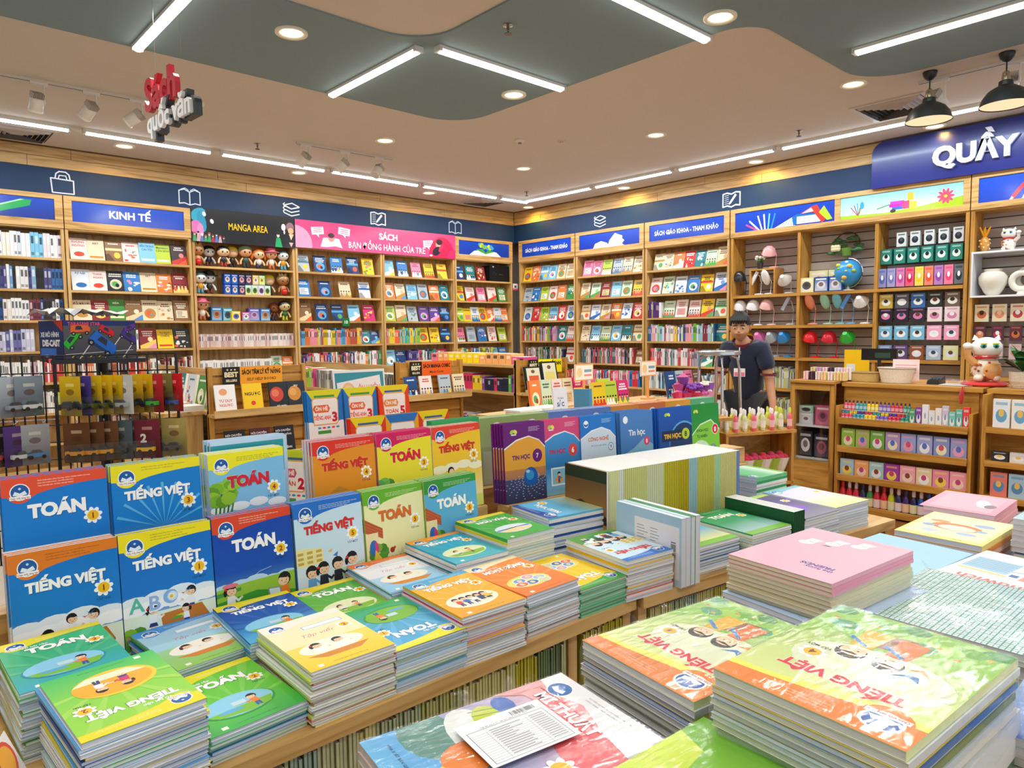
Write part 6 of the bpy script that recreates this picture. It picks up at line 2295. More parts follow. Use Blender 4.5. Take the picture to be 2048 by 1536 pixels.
def tv4():
 a=Art(.19,.265,.00012)
 W,H=a.w,a.h
 a.rect(0,0,W,H,'E8F0A0','8CC060')
 a.ell(W*.45,H*.56,W*.42,H*.2,'E4ECC8',22)
 a.poly([(0,0),(W,0),(W,H*.42),(W*.8,H*.3),(W*.55,H*.38),(W*.3,H*.26),(W*.1,H*.4),(0,H*.5)],'98CC58')
 for i in range(9):
  a.ell(W*(.06+.11*i),H*(.05+.05*((i*5) % 4)),W*.09,H*.05,('4E9A48','78B848','A8D860','60A878')[i % 4],9)
 for i in range(8):
  a.ell(W*(.08+.12*i),H*(.12+.03*((i*3) % 5)),W*.02,H*.01,('E8B040','E8803C')[i % 2],7,.4,keep=i>0)
 a.poly([(W*.4,H*.3),(W*.62,H*.36),(W*.7,H*.2),(W*.42,H*.16)],'9A6A40')
 for x,c,g in ((.42,'E88040',True),(.62,'F0B828',False)):
  a.poly([(W*(x-.08),H*.18),(W*(x-.06),H*.38),(W*(x+.06),H*.38),(W*(x+.08),H*.18)],c)
  a.ell(W*x,H*.455,W*.085,H*.065,'2A2624',16)
  a.ell(W*x,H*.435,W*.07,H*.05,SKN,14)
  a.poly([(W*(x-.08),H*.47),(W*(x+.08),H*.47),(W*x,H*.45)],'2A2624')
  for q in (-.025,.025):
   a.ell(W*(x+q),H*.43,W*.007,H*.005,'202020',6,keep=q>0)
  a.line([(W*(x-.015),H*.41),(W*(x+.015),H*.41)],W*.005,'B04838')
  a.line([(W*(x-.02),H*.36),(W*(x+.1),H*.3)],W*.03,'3A88C8')
 a.poly([(W*.22,H*.53),(W*.28,H*.5),(W*.36,H*.53),(W*.29,H*.47),(W*.24,H*.48)],'3A80C0')
 a.poly([(W*.2,H*.46),(W*.26,H*.43),(W*.34,H*.44),(W*.26,H*.4)],'E8A040')
 a.poly([(0,H),(W,H),(W,H*.86),(W*.75,H*.85),(W*.5,H*.8),(W*.35,H*.78),(0,H*.8)],'F6F060')
 a.poly([(0,H),(W,H),(W,H*.9),(W*.75,H*.885),(W*.5,H*.86),(W*.35,H*.84),(0,H*.84)],'F08428')
 a.ell(W*.18,H*.86,W*.13,W*.13,'F08428',20,keep=True)
 cx,cy,r=W*.18,H*.88,W*.09
 a.ell(cx,cy,r*1.15,r*1.1,'FFFFFF',20)
 a.ell(cx,cy,r,r*.95,'2058A8',20)
 a.poly([(cx-r*.8,cy-r*.3),(cx-r*.5,cy+r*.15),(cx,cy-r*.1),(cx+r*.5,cy+r*.15),(cx+r*.8,cy-r*.3),(cx,cy-r*.5)],'E0ECF8')
 a.rect(cx-r*1.2,cy-r*.95,cx+r*1.2,cy-r*.5,'FFFFFF')
 a.text('Chân trời sáng tạo',cx,cy-r*.86,r*.24,'A01828',.02,maxw=r*2.2)
 for k,tx in enumerate(['NGUYỄN THỊ LY KHA - TRỊNH CAM LY (đồng Chủ biên)','VŨ THỊ ÂN - TRẦN VĂN CHUNG','PHẠM THỊ KIM OANH - HOÀNG THỤY THANH TÂM']):
  a.text(tx,W*.4,H*(.955-.02*k),H*.008,'FCE8C8',.0,al='l',maxw=W*.55)
 a.text('TIẾNG VIỆT',W*.5,H*.685,H*.065,'FCE0D8',.07,maxw=W*.76)
 a.text('TIẾNG VIỆT',W*.5,H*.685,H*.065,'E0283C',.04,maxw=W*.75)
 flower(a,W*.76,H*.57,W*.085,'4',nc='903018')
 a.text('TẬP MỘT',W*.77,H*.49,H*.018,'5A5A50',.01)
 return a
LAY=[(.007,'E8E4D8','E0E0E0'),(.006,'C8D4DC','D8DEE8'),(.007,'7A8A40','DCDCE0'),(.007,'E0E0E0','DCDEE2'),(.006,'2C68B8','D4DAEC'),(.007,'E8D048','D8D8E0'),(.008,'D8DCE0','DADCE6'),(.009,'E8F0B0','DEE0E8')]
GRN=[(.008,'2E7A58','C8D4CC'),(.008,'D8D8D8','C8CCCC'),(.008,'E8E8E0','D0D4D0'),(.008,'48906A','C4D0C8')]
def under_pile(x,y,rot,lb,br,z1,cols,label,n=3,z0=ZR):
 """whatever lies below the visible top bundle down to the table"""
 th=(z1-z0)/n
 for k in range(n):
  lays=[((th-.0022)/3-.0004,R.choice(cols),R.choice(('C8CCD0','D4D4D0','D8DCE4'))) for _ in range(3)]
  bundle(x,y,rot,lb,br,z0+th*k,lays,None,90,'%s, %s from the bottom' % (label,ORD[k]),film=False,group='bundles lower in the piles')
cc=['E8E8E8','C8D4C8','D8D0B8','5878A0','D8D8E0']
tt,zt=bundle(.614,.197,-.074,.19,.265,1.091,LAY,tv4(),90,'nearest film-wrapped bundle with TIẾNG VIỆT 4 upside down on top')
bundle(.62,.185,-.03,.195,.275,1.0,[(.02,'D8DCDC','D0DAD8'),(.02,'3A7A60','D4DEDA'),(.02,'E8E8E8','D6DEDE'),(.028,'E0E4E4','CCD8D6')],None,90,'grey-green edged bundle directly under the nearest TIẾNG VIỆT 4 bundle')
under_pile(.62,.185,-.03,.195,.275,1.0,cc,'bundle under the nearest TIẾNG VIỆT 4 pile',2)
bundle(.641,.417,-.151,.19,.265,1.037,LAY,tv4(),90,'second film-wrapped TIẾNG VIỆT 4 bundle, partly hidden by the nearest one')
bundle(.632,.415,-.13,.195,.27,1.0,[(.0035,'888C70','B8B8A8'),(.012,'707868','B0B4AC'),(.004,'E8B818','E8C840'),(.014,'B8BCC0','B8BCC0')],None,90,'thin bundle with a mustard yellow cover under the second TIẾNG VIỆT 4 bundle',film=False)
under_pile(.632,.415,-.13,.195,.27,1.0,cc,'bundle under the second TIẾNG VIỆT 4 pile',2)
def mi_thuat():
 a=Art(.19,.265,.00012)
 W,H=a.w,a.h
 a.rect(0,0,W,H,'F0B8BC','58A8E8')
 a.rect(0,0,W,H*.35,'4898E0','68B8E8')
 a.ell(W*.15,H*.25,W*.25,H*.12,'5A9088',14)
 a.ell(W*.3,H*.42,W*.3,H*.11,'E8ECEC',16)
 a.ell(W*.75,H*.2,W*.3,H*.14,'F2D428',16)
 a.ell(W*.45,H*.33,W*.14,H*.13,'EE8434',16)
 a.ell(W*.2,H*.52,W*.15,H*.07,'C8D838',14)
 for i in range(5):
  a.line([(W*(.08+.05*i),H*.46),(W*(.12+.05*i),H*.58)],W*.008,'6A9A30')
 a.ell(W*.12,H*.62,W*.1,H*.05,'3068C0',12)
 a.ell(W*.38,H*.6,W*.14,H*.06,'2A68B8',14)
 a.ell(W*.34,H*.67,W*.07,H*.035,'3A2A24',12)
 a.ell(W*.36,H*.655,W*.055,H*.028,SKN,12)
 a.line([(W*.4,H*.55),(W*.36,H*.46)],W*.03,SKN)
 a.poly([(0,H*.62),(0,H),(W,H),(W,H*.6),(W*.8,H*.7),(W*.4,H*.78),(W*.1,H*.74)],'F0A8AC',keep=False)
 a.poly([(W*.25,H*.86),(W,H*.8),(W,H*.55),(W*.6,H*.62),(W*.2,H*.68)],'EC6870')
 a.poly([(0,H),(W,H),(W,H*.79),(W*.7,H*.83),(W*.4,H*.9),(W*.18,H*.85),(0,H*.88)],'ECECF2')
 cx,cy,r=W*.17,H*.9,W*.08
 a.ell(cx,cy,r*1.1,r*1.05,'FFFFFF',20)
 a.ell(cx,cy,r,r*.95,'2068B0',20)
 a.poly([(cx-r*.7,cy-r*.3),(cx-r*.5,cy+r*.2),(cx,cy-r*.1),(cx+r*.5,cy+r*.2),(cx+r*.7,cy-r*.3),(cx,cy-r*.5)],'E0ECF8')
 a.text('Chân trời sáng tạo',cx,cy-r*1.15,r*.24,'C01828',.02,maxw=r*2.2)
 for k,tx in enumerate(['NGUYỄN THỊ NHUNG - NGUYỄN TUẤN CƯỜNG','LƯƠNG THANH KHIẾT - NGUYỄN THỊ HIỀN']):
  a.text(tx,W*.36,H*(.955-.022*k),H*.009,'50505A',.0,al='l',maxw=W*.58)
 a.text('MĨ THUẬT',W*.41,H*.772,H*.06,'C84850',.06,maxw=W*.64)
 a.text('MĨ THUẬT',W*.41,H*.775,H*.06,'F4F4F6',.04,maxw=W*.62)
 flower(a,W*.82,H*.55,W*.1,'',pet='F8F8F8',cen='F0C030')
 a.text('NHÀ XUẤT BẢN GIÁO DỤC VIỆT NAM',W*.35,H*.08,H*.014,'2A4A78',.01,maxw=W*.5)
 return a
bundle(.327,.447,-.155,.19,.265,1.03,[(.012,'E8E8E8','C8C4C0'),(.01,'D8D8D8','C0BCB8'),(.01,'C8B8A8','C8C8C8'),(.0105,'F0B8BC','C8C8C8')],mi_thuat(),-90,'film-wrapped bundle with the pink MĨ THUẬT art book on top')
under_pile(.33,.447,-.155,.19,.265,1.03,cc,'bundle under the MĨ THUẬT pile',3)
t=empty('price_list',(.4235,.497,1.0805),-.16,'white printed price list with a barcode on the pink art book','paper')
a=Art(.108,.082,.0001)
a.rect(0,0,.108,.082,'F2F4F8')
a.line([(.006,.004),(.102,.004),(.102,.064),(.006,.064),(.006,.004)],.0006,'60646C')
for k in range(13):
 a.line([(.006,.008+.004*k),(.102,.008+.004*k)],.0003,'8A8E96',keep=k>0)
 a.line([(.03,.01+.004*k),(.03+R.uniform(.02,.04),.01+.004*k)],.0011,'7A7E86',keep=True)
 a.line([(.08,.01+.004*k),(.098,.01+.004*k)],.0011,'8A8E96',keep=True)
for q in (.026,.076):
 a.line([(q,.004),(q,.06)],.0003,'8A8E96')
for k in range(26):
 a.rect(.066+.0012*k,.069,.066+.0012*k+R.choice((.0004,.0008)),.077,'202024',keep=k>0)
a.text('SGK Bộ Lớp 5 CT - BH (13 cuốn) 179.000',.05,.0655,.0022,'303038',.01,maxw=.08)
a.text('8936271',.082,.0665,.0016,'303038',0)
mb=MB()
mb.box(0,0,0,.108,.082,.0003,'F2F4F8')
a.emit(mb,(0,0,.0004),(1,0,0),(0,1,0))
mb.build('sheet','print',t)
def green_kids():
 a=Art(.19,.262,.00012)
 W,H=a.w,a.h
 a.rect(0,0,W,H,'78C038','A8D848')
 a.poly([(0,H*.2),(W*.3,H*.45),(W*.2,H*.8),(0,H*.85)],'D0E838')
 for i in range(7):
  a.ell(W*(.1+.07*i),H*(.3+.03*((i*3) % 4)),W*.07,H*.05,('E8A8C0','F0C8A0','E8B0B0')[i % 3],9)
 a.rect(W*.05,0,W*.45,H*.22,'E8E8A8')
 a.rect(W*.0,H*.0,W*.3,H*.12,'E070A0')
 for i in range(2):
  a.rect(W*(.1+.17*i),H*.1,W*(.22+.17*i),H*.18,('58A8D8','E8A050')[i])
 a.poly([(W*.5,H*.12),(W*.55,H*.5),(W*.7,H*.6),(W*.85,H*.5),(W*.8,H*.1)],'F2C810')
 a.ell(W*.62,H*.68,W*.2,H*.12,'4888D0',16,-.5)
 a.ell(W*.6,H*.62,W*.13,H*.07,'F0D0A8',14,-.5)
 a.poly([(W*.35,H*.2),(W*.6,H*.3),(W*.55,H*.1),(W*.38,H*.05)],'F0F2F4')
 for i in range(4):
  a.line([(W*.38,H*(.08+.03*i)),(W*.56,H*(.14+.03*i))],W*.006,'8890A0')
 a.poly([(W*.72,H*.35),(W*.95,H*.3),(W*.9,H*.12),(W*.74,H*.18)],'E8905C')
 a.text('LỚP 5',W*.85,H*.72,H*.02,'3A6A30',.01)
 a.poly([(W*.8,H*.05),(W*.98,H*.12),(W*.96,0),(W*.8,0)],'E8A0C0')
 return a
bundle(.372,.235,-.06,.188,.262,1.043,[(.01,'D8D8D8','C8C8C8'),(.01,'3A7A60','C8D0C8'),(.0095,'E8E8E8','C8CCC8'),(.0095,'88C848','D0D4D0')],green_kids(),-90,'film-wrapped bundle with a lime green picture cover in front of the art book')
under_pile(.372,.235,-.06,.188,.262,1.043,cc,'bundle under the lime green cover',3)
def pink_nb():
 a=Art(.185,.262,.00012)
 W,H=a.w,a.h
 a.rect(0,0,W,H,'F4AFC2','F6B8CA')
 a.text('the funny',W*.27,H*.8,H*.035,'2A3A8A',.03,maxw=W*.34)
 a.text('FRIENDS',W*.32,H*.745,H*.042,'2A3A8A',.04,maxw=W*.46)
 for i,(x,y) in enumerate(((.76,.36),(.56,.27),(.36,.2))):
  a.ell(W*x,H*y,W*.075,H*.045,'F8F6F6',14,.3)
  a.poly([(W*(x-.05),H*(y+.0)),(W*(x+.05),H*(y+.03)),(W*(x+.03),H*(y-.11)),(W*(x-.1),H*(y-.1))],'F6F2F2')
  a.ell(W*(x-.01),H*(y+.008),W*.006,H*.004,'202020',6)
  a.ell(W*(x+.02),H*(y+.004),W*.006,H*.004,'202020',6,keep=True)
  a.line([(W*(x-.05),H*(y-.02)),(W*(x-.0),H*(y-.035))],W*.006,'4A4A5A')
 a.poly([(W*.53,H*.33),(W*.58,H*.335),(W*.62,H*.36),(W*.58,H*.355),(W*.54,H*.35)],'2A3A8A')
 for k in range(3):
  a.line([(W*.1,H*(.05+.014*k)),(W*.5,H*(.04+.014*k))],W*.003,'D890A8')
 a.line([(W*.85,H*.88),(W*.85,H*.8)],W*.003,'D890A8')
 return a
PK=[(.0068,'E8DDB8','E4DCC0')]*6+[(.0066,'F0A0B8','E8DFC4')]*2+[(.0066,'F4B0C4','E8DFC4')]
nb_,z_=bundle(1.05,.446,-.1,.185,.262,1.053,PK,pink_nb(),90,'wrapped pile of pink notebooks lettered FRIENDS',film=1,group='notebook piles',part='notebook',cat='notebooks')
bundle(1.03,.44,-.16,.2,.29,1.02,[(.011,'D8E4F4','DCE4F0'),(.012,'A8C8F0','DCE4F0'),(.008,'B8D0F0','D8E0F0')],None,90,'pale blue and white notebooks under the pink notebooks',film=False,group='notebook piles',part='notebook',cat='notebooks')
under_pile(1.04,.44,-.14,.2,.28,1.02,cc,'bundle under the pink notebook pile',3)
def checks():
 a=Art(.217,.29,.00012)
 W,H=a.w,a.h
 a.rect(0,0,W,H,'D8EEEA','DCF0EC')
 for k in range(40):
  a.rect(0,H*k/40,W,H*k/40+(.0012 if k % 2 else .002),'3A9080')
 for k in range(30):
  a.rect(W*k/30,0,W*k/30+(.0012 if k % 2 else .0018),H,'3F9484')
 a.rect(W*.3,H*.5,W*.55,H*.54,'DCF0EC')
 a.text('notebook',W*.42,H*.512,H*.014,'3A5A58',.01)
 return a
bundle(1.144,.225,-.02,.217,.29,1.035,[(.007,'E8ECEE','E4E6EA'),(.009,'D8EEEA','E8E8EC')],checks(),90,'green and white checked notebook pile with a shiny cover',film=10,group='notebook piles',part='notebook',cat='notebooks')
under_pile(1.15,.222,-.02,.215,.285,1.035,cc,'bundle under the checked notebook',3)
def shop_nb():
 a=Art(.2,.28,.00012)
 W,H=a.w,a.h
 a.rect(0,0,W,H,'F0E8EC','ECEEF4')
 a.text('sandwich',W*.5,H*.68,H*.1,'E8705C',.02,maxw=W*.95)
 a.rect(W*.55,H*.2,W*.95,H*.5,'A8CCE4')
 for k in range(6):
  a.line([(W*.57,H*(.24+.04*k)),(W*.93,H*(.245+.04*k))],W*.008,'4A80A8')
 a.rect(W*.53,H*.52,W*.95,H*.56,'F0D890')
 a.line([(W*.1,H*.3),(W*.55,H*.4)],W*.012,'6A88B0')
 for x in (.2,.38):
  a.ell(W*x,H*.25,W*.07,H*.035,'F4D8C0',12)
  a.ell(W*x,H*.23,W*.04,H*.018,'E0A848',10)
 a.rect(W*.34,H*.4,W*.42,H*.56,'F0A090')
 a.rect(W*.45,H*.46,W*.52,H*.52,'4A78B0')
 a.rect(W*.05,H*.42,W*.3,H*.52,'F4C8C0')
 return a
bundle(1.44,.26,-.15,.2,.28,.998,[(.008,'E4E6EA','E4E6EA'),(.008,'E4E6EA','E4E6EA'),(.008,'F0E8EC','E8E8EC')],shop_nb(),90,'white notebook with a coral lettered shop front drawing',film=False,group='notebook piles',part='notebook',cat='notebooks')
under_pile(1.45,.26,-.15,.2,.28,.998,cc,'bundle under the shop front notebook',3)
ap=Art(.2,.28,.0001)
ap.rect(0,0,.2,.28,'A9D6F0','A4D2EE')
bundle(1.44,.47,-.12,.2,.29,.998,[(.008,'D8E4EC','E4E6EA'),(.008,'A9D6F0','E8E8EC')],ap,90,'plain light blue notebook between the pink and the yellow notebooks',film=False,group='notebook piles',part='notebook',cat='notebooks')
under_pile(1.45,.47,-.12,.2,.28,.998,cc,'bundle under the plain light blue notebook',3)
def yellow_nb():
 a=Art(.19,.265,.00012)
 W,H=a.w,a.h
 a.rect(0,0,W,H,'F8E480','F6EDB0')
 a.rect(W*.06,H*.06,W*.94,H*.9,'F4EDC4')
 for x,y,rx,ry,c in ((.5,.5,.3,.14,'D8884C'),(.48,.53,.22,.1,'F0E4D8'),(.3,.7,.12,.05,'B0C4DC'),(.7,.75,.1,.06,'C8D0E0'),(.75,.35,.12,.05,'E8A060'),(.25,.3,.12,.06,'A8B8D8'),(.8,.55,.08,.05,'98B0D0'),(.2,.52,.07,.04,'A0C0D0')):
  a.ell(W*x,H*y,W*rx,H*ry,c,14)
 a.text('Studies',W*.3,H*.93,H*.02,'7A5A40',.02)
 return a
bundle(1.857,.452,-.035,.19,.265,.935,[(.012,'E4E4EC','C8D0E4'),(.012,'C87060','CCD4E8'),(.012,'E8C8B8','C8D0E4'),(.013,'E09048','C8D4E8'),(.013,'F6E88C','C8D4EC')],yellow_nb(),90,'pile of pale yellow notebooks with an orange and blue drawing',film=False,group='notebook piles',part='notebook',cat='notebooks')
under_pile(1.86,.452,-.035,.19,.262,.935,cc,'bundle under the yellow notebooks',2)
def pink_far():
 a=Art(.18,.25,.00012)
 a.rect(0,0,a.w,a.h,'EFA0B4','F0AEC0')
 a.rect(a.w*.1,a.h*.1,a.w*.9,a.h*.9,'F4B8C8')
 a.ell(a.w*.3,a.h*.5,a.w*.1,a.h*.2,'F4E8EC',12,.2)
 a.ell(a.w*.18,a.h*.6,a.w*.08,a.h*.1,'9A8088',12)
 return a
bundle(2.16,.5,.02,.17,.25,.955,[(.012,'F0B0C0','F0D8E0')]*3+[(.012,'F0A8BC','F0D8E0')],pink_far(),90,'pile of glossy pink notebooks behind the yellow ones',film=False,group='notebook piles',part='notebook',cat='notebooks')
under_pile(2.16,.5,.02,.17,.25,.955,cc,'bundle under the far pink notebooks',2)
af=Art(.19,.265,.0001)
af.rect(0,0,.19,.265,'C8E8F0','BFE4EE')
bundle(1.985,.235,-.03,.19,.265,.965,[(.013,'E4E8F0','D8DCE8')]*5+[(.013,'C8E8F0','DCE0EC')],af,90,'film-wrapped bundle of pale aqua notebooks at the right picture edge',group='notebook piles',part='notebook',cat='notebooks')
under_pile(1.98,.23,-.03,.19,.265,.965,cc,'bundle under the pale aqua notebooks',2)
def scribble():
 a=Art(.2,.29,.00012)
 a.rect(0,0,a.w,a.h,'1A56A0','2468B4')
 rr=random.Random(3)
 for k in range(70):
  x,y,q=rr.random()*a.w,rr.random()*a.h,rr.random()*6
  pts=[]
  for i in range(6):
   pts.append((x,y))
   q += rr.uniform(-1.2,1.2)
   x += .008*math.cos(q)
   y += .008*math.sin(q)
  a.line(pts,.0007,'A8CCF0',keep=k>0)
 return a
bundle(1.12,-.01,-.05,.2,.29,1.008,[(.008,'D8DCE8','D8DCE8'),(.008,'1A56A0','D8DCE8')],scribble(),90,'blue notebook covered in white scribbled lines',film=False,group='notebook piles',part='notebook',cat='notebooks')
under_pile(1.12,-.01,-.05,.2,.28,1.008,cc,'bundle under the blue scribbled notebook',3)
def leaf_paint():
 a=Art(.2,.28,.00012)
 W,H=a.w,a.h
 a.rect(0,0,W,H,'3A68B8','B8D0E8')
 a.ell(W*.6,H*.3,W*.35,H*.16,'A8C858',16)
 for i in range(14):
  t_=i*.45
  a.ell(W*(.55+.25*math.cos(t_)),H*(.32+.13*math.sin(t_)),W*.12,H*.018,('6AA040','88B848','C8D068')[i % 3],8,t_,keep=i>0)
 a.line([(W*.1,H*.1),(W*.6,H*.2),(W*.9,H*.12)],W*.05,'E8C860')
 a.ell(W*.3,H*.7,W*.25,H*.1,'D8E0F0',12)
 return a
bundle(.885,.0,.02,.2,.28,1.032,[(.01,'E8E8E8','D0D4D8'),(.01,'D8DCE0','D8DCE8'),(.01,'B8D0E8','D8DCE8')],leaf_paint(),90,'film-wrapped bundle with green leaves on a blue painted cover',group='film-wrapped book bundles')
under_pile(.885,.0,.02,.2,.28,1.032,cc,'bundle under the painted leaf cover',3)
t=empty('paper_slip',(1.02,.03,1.066),-.2,'plain white paper slip at the right picture edge','paper')
mb=MB()
mb.box(0,0,0,.12,.09,.0006,'F0F2F6')
mb.build('sheet','print',t)
# ================================================================= HANGING LETTER SIGN
HS.rotation_euler=(0,0,math.radians(-86))
HS.location=(1.36,4.75,2.71)
letters('Sách',.19,.03,'B81C30',HS,'red_letters',(-.03,0,.15),.035)
letters('quốc văn',.12,.04,'2A3038',HS,'dark_outline_letters',(.06,-.0,.0),.1)
letters('quốc văn',.12,.02,'ECECEC',HS,'white_letters',(.06,-.03,.0),.03)
mb=MB()
for x in (.12,.5):
 mb.tube([(x,0,.36),(x,0,.793)],.0015,'C8C8C0',5)
mb.build('wires','metal',HS)
def std(x,y,z,w_,h_,t_,art,cov,label,group,rz=0,lean=.2,frame=None,name='book',cat='book',page='EFEBE2'):
 me=thin_book(w_,h_,t_,art,cov,page=page)
 o=shared(name,me)
 o.matrix_world=(frame or Matrix()) @ TR(x,y,z,rz) @ Matrix.Rotation(PI/2-lean,4,'X')
 return tag(o,label,cat,group)
def bxthing(name,label,cat,M_,parts,group=None,smooth=False):
 """parts: (part name, material, function drawing into a mesh builder)"""
 t=empty(name,label=label,cat=cat,group=group)
 t.matrix_world=M_
 for nm,mat,fn in parts:
  mb=MB()
  fn(mb)
  mb.build(nm,mat,t,smooth)
 return t
# ================================================================= SUMMER REVIEW TABLE
display_table('oak table carrying the ÔN HÈ summer review books',Matrix(),.95,2.5,2.5,3.3,ZTB,())
riser('oak step under the upper row of ÔN HÈ books',Matrix(),1.3,2.0,2.83,1.0)
riser('oak step under the lower row of ÔN HÈ books',Matrix(),1.3,2.0,2.58,.895)
for x,y,z,sub,n,c1,c2,ct_,bl,lb in [
  (1.405,2.86,1.01,'TIẾNG ANH','3','1878C8','E86838','E8E020','48A048','blue ÔN HÈ TIẾNG ANH 3 review book at the left of the upper row'),(1.585,2.86,1.01,'TIẾNG ANH','3','1878C8','E86838','E8E020','48A048','blue ÔN HÈ TIẾNG ANH 3 review book in the middle of the upper row'),
  (1.765,2.86,1.01,'TOÁN','5','E84020','E89048','F0DC18','4868A0','red ÔN HÈ TOÁN 5 review book at the right of the upper row'),(1.47,2.6,.905,'TOÁN','5','E83C20','E89048','F0DC18','4868A0','red ÔN HÈ TOÁN 5 review book at the left of the lower row'),
  (1.64,2.6,.905,'TOÁN','1','F0B020','D02888','2878C8','2878C8','amber ÔN HÈ TOÁN 1 review book with a blue top'),(1.81,2.6,.905,'TOÁN','5','E83C20','E89048','F0DC18','4868A0','red ÔN HÈ TOÁN 5 review book at the right of the lower row')]:
 standing(x,y,z,0,.1,cov_oh(sub,n,c1,c2,ct_,bl),.168,.24,.007,c1,4,lb,'copies behind the '+lb,'copy right behind the '+' '.join(lb.split()[:5])+(' left' if 'left' in lb else ' right' if 'right' in lb else ' middle')+' '+lb.split()[-2],name='review_book')
for i in range(11):
 c=('C8D830','C8D830','F4F4F4','F0E858','6858A0','F0F0F0','E05888','7868A8','F0D8E4','C83070','E84848')[i]
 std(1.13+.026*i,2.62-.004*i,ZTB+.001,.165,.235,.008,cov_oh('TOÁN','2',c,'D85080','C8D830','4868A0') if i<3 else None,c,'review book %s in the fanned row left of the lower ÔN HÈ books' % ORD[i],'fanned review books',rz=-1.05+.03*i,lean=.08,name='review_book')
def poster(a):
 W,H=a.w,a.h
 a.rect(0,0,W,H,'F4F4F4')
 a.rect(W*.03,0,W*.97,H*.94,'3A98A8')
 a.poly([(W*.08,0),(W*.06,H*.72),(W*.9,H*.86),(W*.93,0)],'F6F4F0')
 a.ell(W*.27,H*.4,W*.15,H*.32,'F4C890',18)
 a.ell(W*.27,H*.4,W*.12,H*.26,'F6DCA8',18)
 a.text('ÔN',W*.27,H*.34,H*.14,'F0A060',.02)
 a.text('ÔN LUYỆN',W*.67,H*.5,H*.15,'F0888C',.02,maxw=W*.42)
 a.text('HÈ',W*.67,H*.24,H*.15,'F0888C',.02)
def sign_card(M_,w_,h_,art_fn,label,name='sign_card',col='F4F4F4'):
 a=Art(w_,h_,.0005)
 art_fn(a)
 return bxthing(name,label,'sign',M_,[('board','paint',lambda mb:mb.box(0,0,0,w_,.006,h_,col)),('printed_face','print',lambda mb:a.emit(mb,(0,-.0006,0),(1,0,0),(0,0,1)))])
sign_card(TR(1.72,3.2,1.09) @ Matrix.Rotation(-.12,4,'X'),.3,.225,poster,'white and teal poster reading ÔN LUYỆN HÈ behind the review books')
bxthing('poster_stand','clear stand under the ÔN LUYỆN HÈ poster','stand',TR(1.72,3.2,ZTB),[('block','plastic',lambda mb:mb.box(.08,-.02,0,.22,.04,.28,'D8DCDC'))])
# ================================================================= MIDDLE GONDOLAS
def gondola(label,x0,x1,y0,y1,zt,levels,ledge,low=None):
 t=empty('gondola',label=label,cat='shelving',group='oak display gondolas')
 mb=MB()
 mb.box(x0,y0,0,x1,y0+.02,zt,'FFFFFF')
 mb.build('end_panel','case_z',t)
 z=.12
 while z<zt-.03:
  mb=MB()
  mb.box(x0+.02,y0-.012,z,x1-.02,y0,min(z+.085,zt),'FFFFFF')
  mb.build('slat','case_x',t)
  z += .1
 for x in (x0,x1-.025):
  mb=MB()
  mb.box(x,y0-.03,0,x+.025,y0+.03,zt+.01,'FFFFFF')
  mb.build('post','case_z',t)
 mb=MB()
 mb.box((x0+x1)/2-.012,y0+.02,0,(x0+x1)/2+.012,y1,zt-.05,'FFFFFF')
 mb.build('centre_panel','oak_y',t)
 for z in levels:
  mb=MB()
  mb.box(x0,y0+.02,z-.025,x1,y1,z,'FFFFFF')
  mb.build('shelf','oak_y',t)
 for z in ledge:
  mb=MB()
  mb.box(x0-.01,y0-.13,z-.05,x1+.01,y0-.012,z-.03,'FFFFFF')
  mb.box(x0-.01,y0-.145,z-.05,x1+.01,y0-.13,z,'FFFFFF')
  mb.build('ledge','oak_x',t)
 return t
def best(M_,col,l1,l2,label,w_=.43):
 def f(a):
  W,H=a.w,a.h
  a.rect(0,0,W,H,col)
  a.rect(0,0,W*.28,H,'1C1A18')
  for i in range(3):
   a.ell(W*(.08+.06*i),H*.84,W*.016,W*.016,'E8D8A8',5,keep=i>0)
  a.text('BEST',W*.14,H*.45,H*.27,'F0E2B8',.05,maxw=W*.22)
  a.text('SELLERS',W*.14,H*.18,H*.13,'F0E2B8',.03,maxw=W*.22)
  a.text(l1,W*.64,H*.56,H*.26,'241808',.05,maxw=W*.66)
  if l2:
   a.text(l2,W*.64,H*.2,H*.16,'4A3010',.02,maxw=W*.5)
 sign_card(M_,w_,.125,f,label,col='1C1A18')
gondola('oak gondola with the SELF HELP BOOKS sign',1.72,2.43,5.0,7.3,1.27,(.97,.6,.2),(.985,.66))
gondola('oak gondola with the orange SÁCH MANGA COMIC sign',3.24,3.93,5.0,7.3,1.25,(.97,.62,.2),(.985,.66))
gondola('oak gondola with the yellow best sellers sign',4.28,4.92,4.65,6.4,1.24,(1.2,.95,.6,.2),(.985,.66))
best(TR(1.81,4.96,1.15),'F4A028','SÁCH TÂM LÝ KỸ NĂNG','SELF HELP BOOKS','black and amber sign BEST SELLERS, SELF HELP BOOKS on a gondola end')
best(TR(3.36,4.96,1.13),'F06420','SÁCH MANGA COMIC','Manga Comic','black and orange sign BEST SELLERS, SÁCH MANGA COMIC')
best(TR(4.4,4.61,1.12),'F4E010','SÁCH THIẾU NHI','','black and yellow sign BEST SELLERS, SÁCH THIẾU NHI')
def tt(bg,ink,lines,deco=None):
 a=Art(.14,.2,.0005)
 a.rect(0,0,a.w,a.h,bg)
 if deco:
  deco(a)
 for x,y,s_,tx in lines:
  a.text(tx,a.w*x,a.h*y,a.h*s_,ink,.03,maxw=a.w*.8)
 return a
planet=lambda c:(lambda a:(a.ell(a.w*.4,a.h*.55,a.w*.36,a.h*.27,c,18),a.ell(a.w*.32,a.h*.6,a.w*.2,a.h*.14,mixc(c,'F8C080',.4),12)))
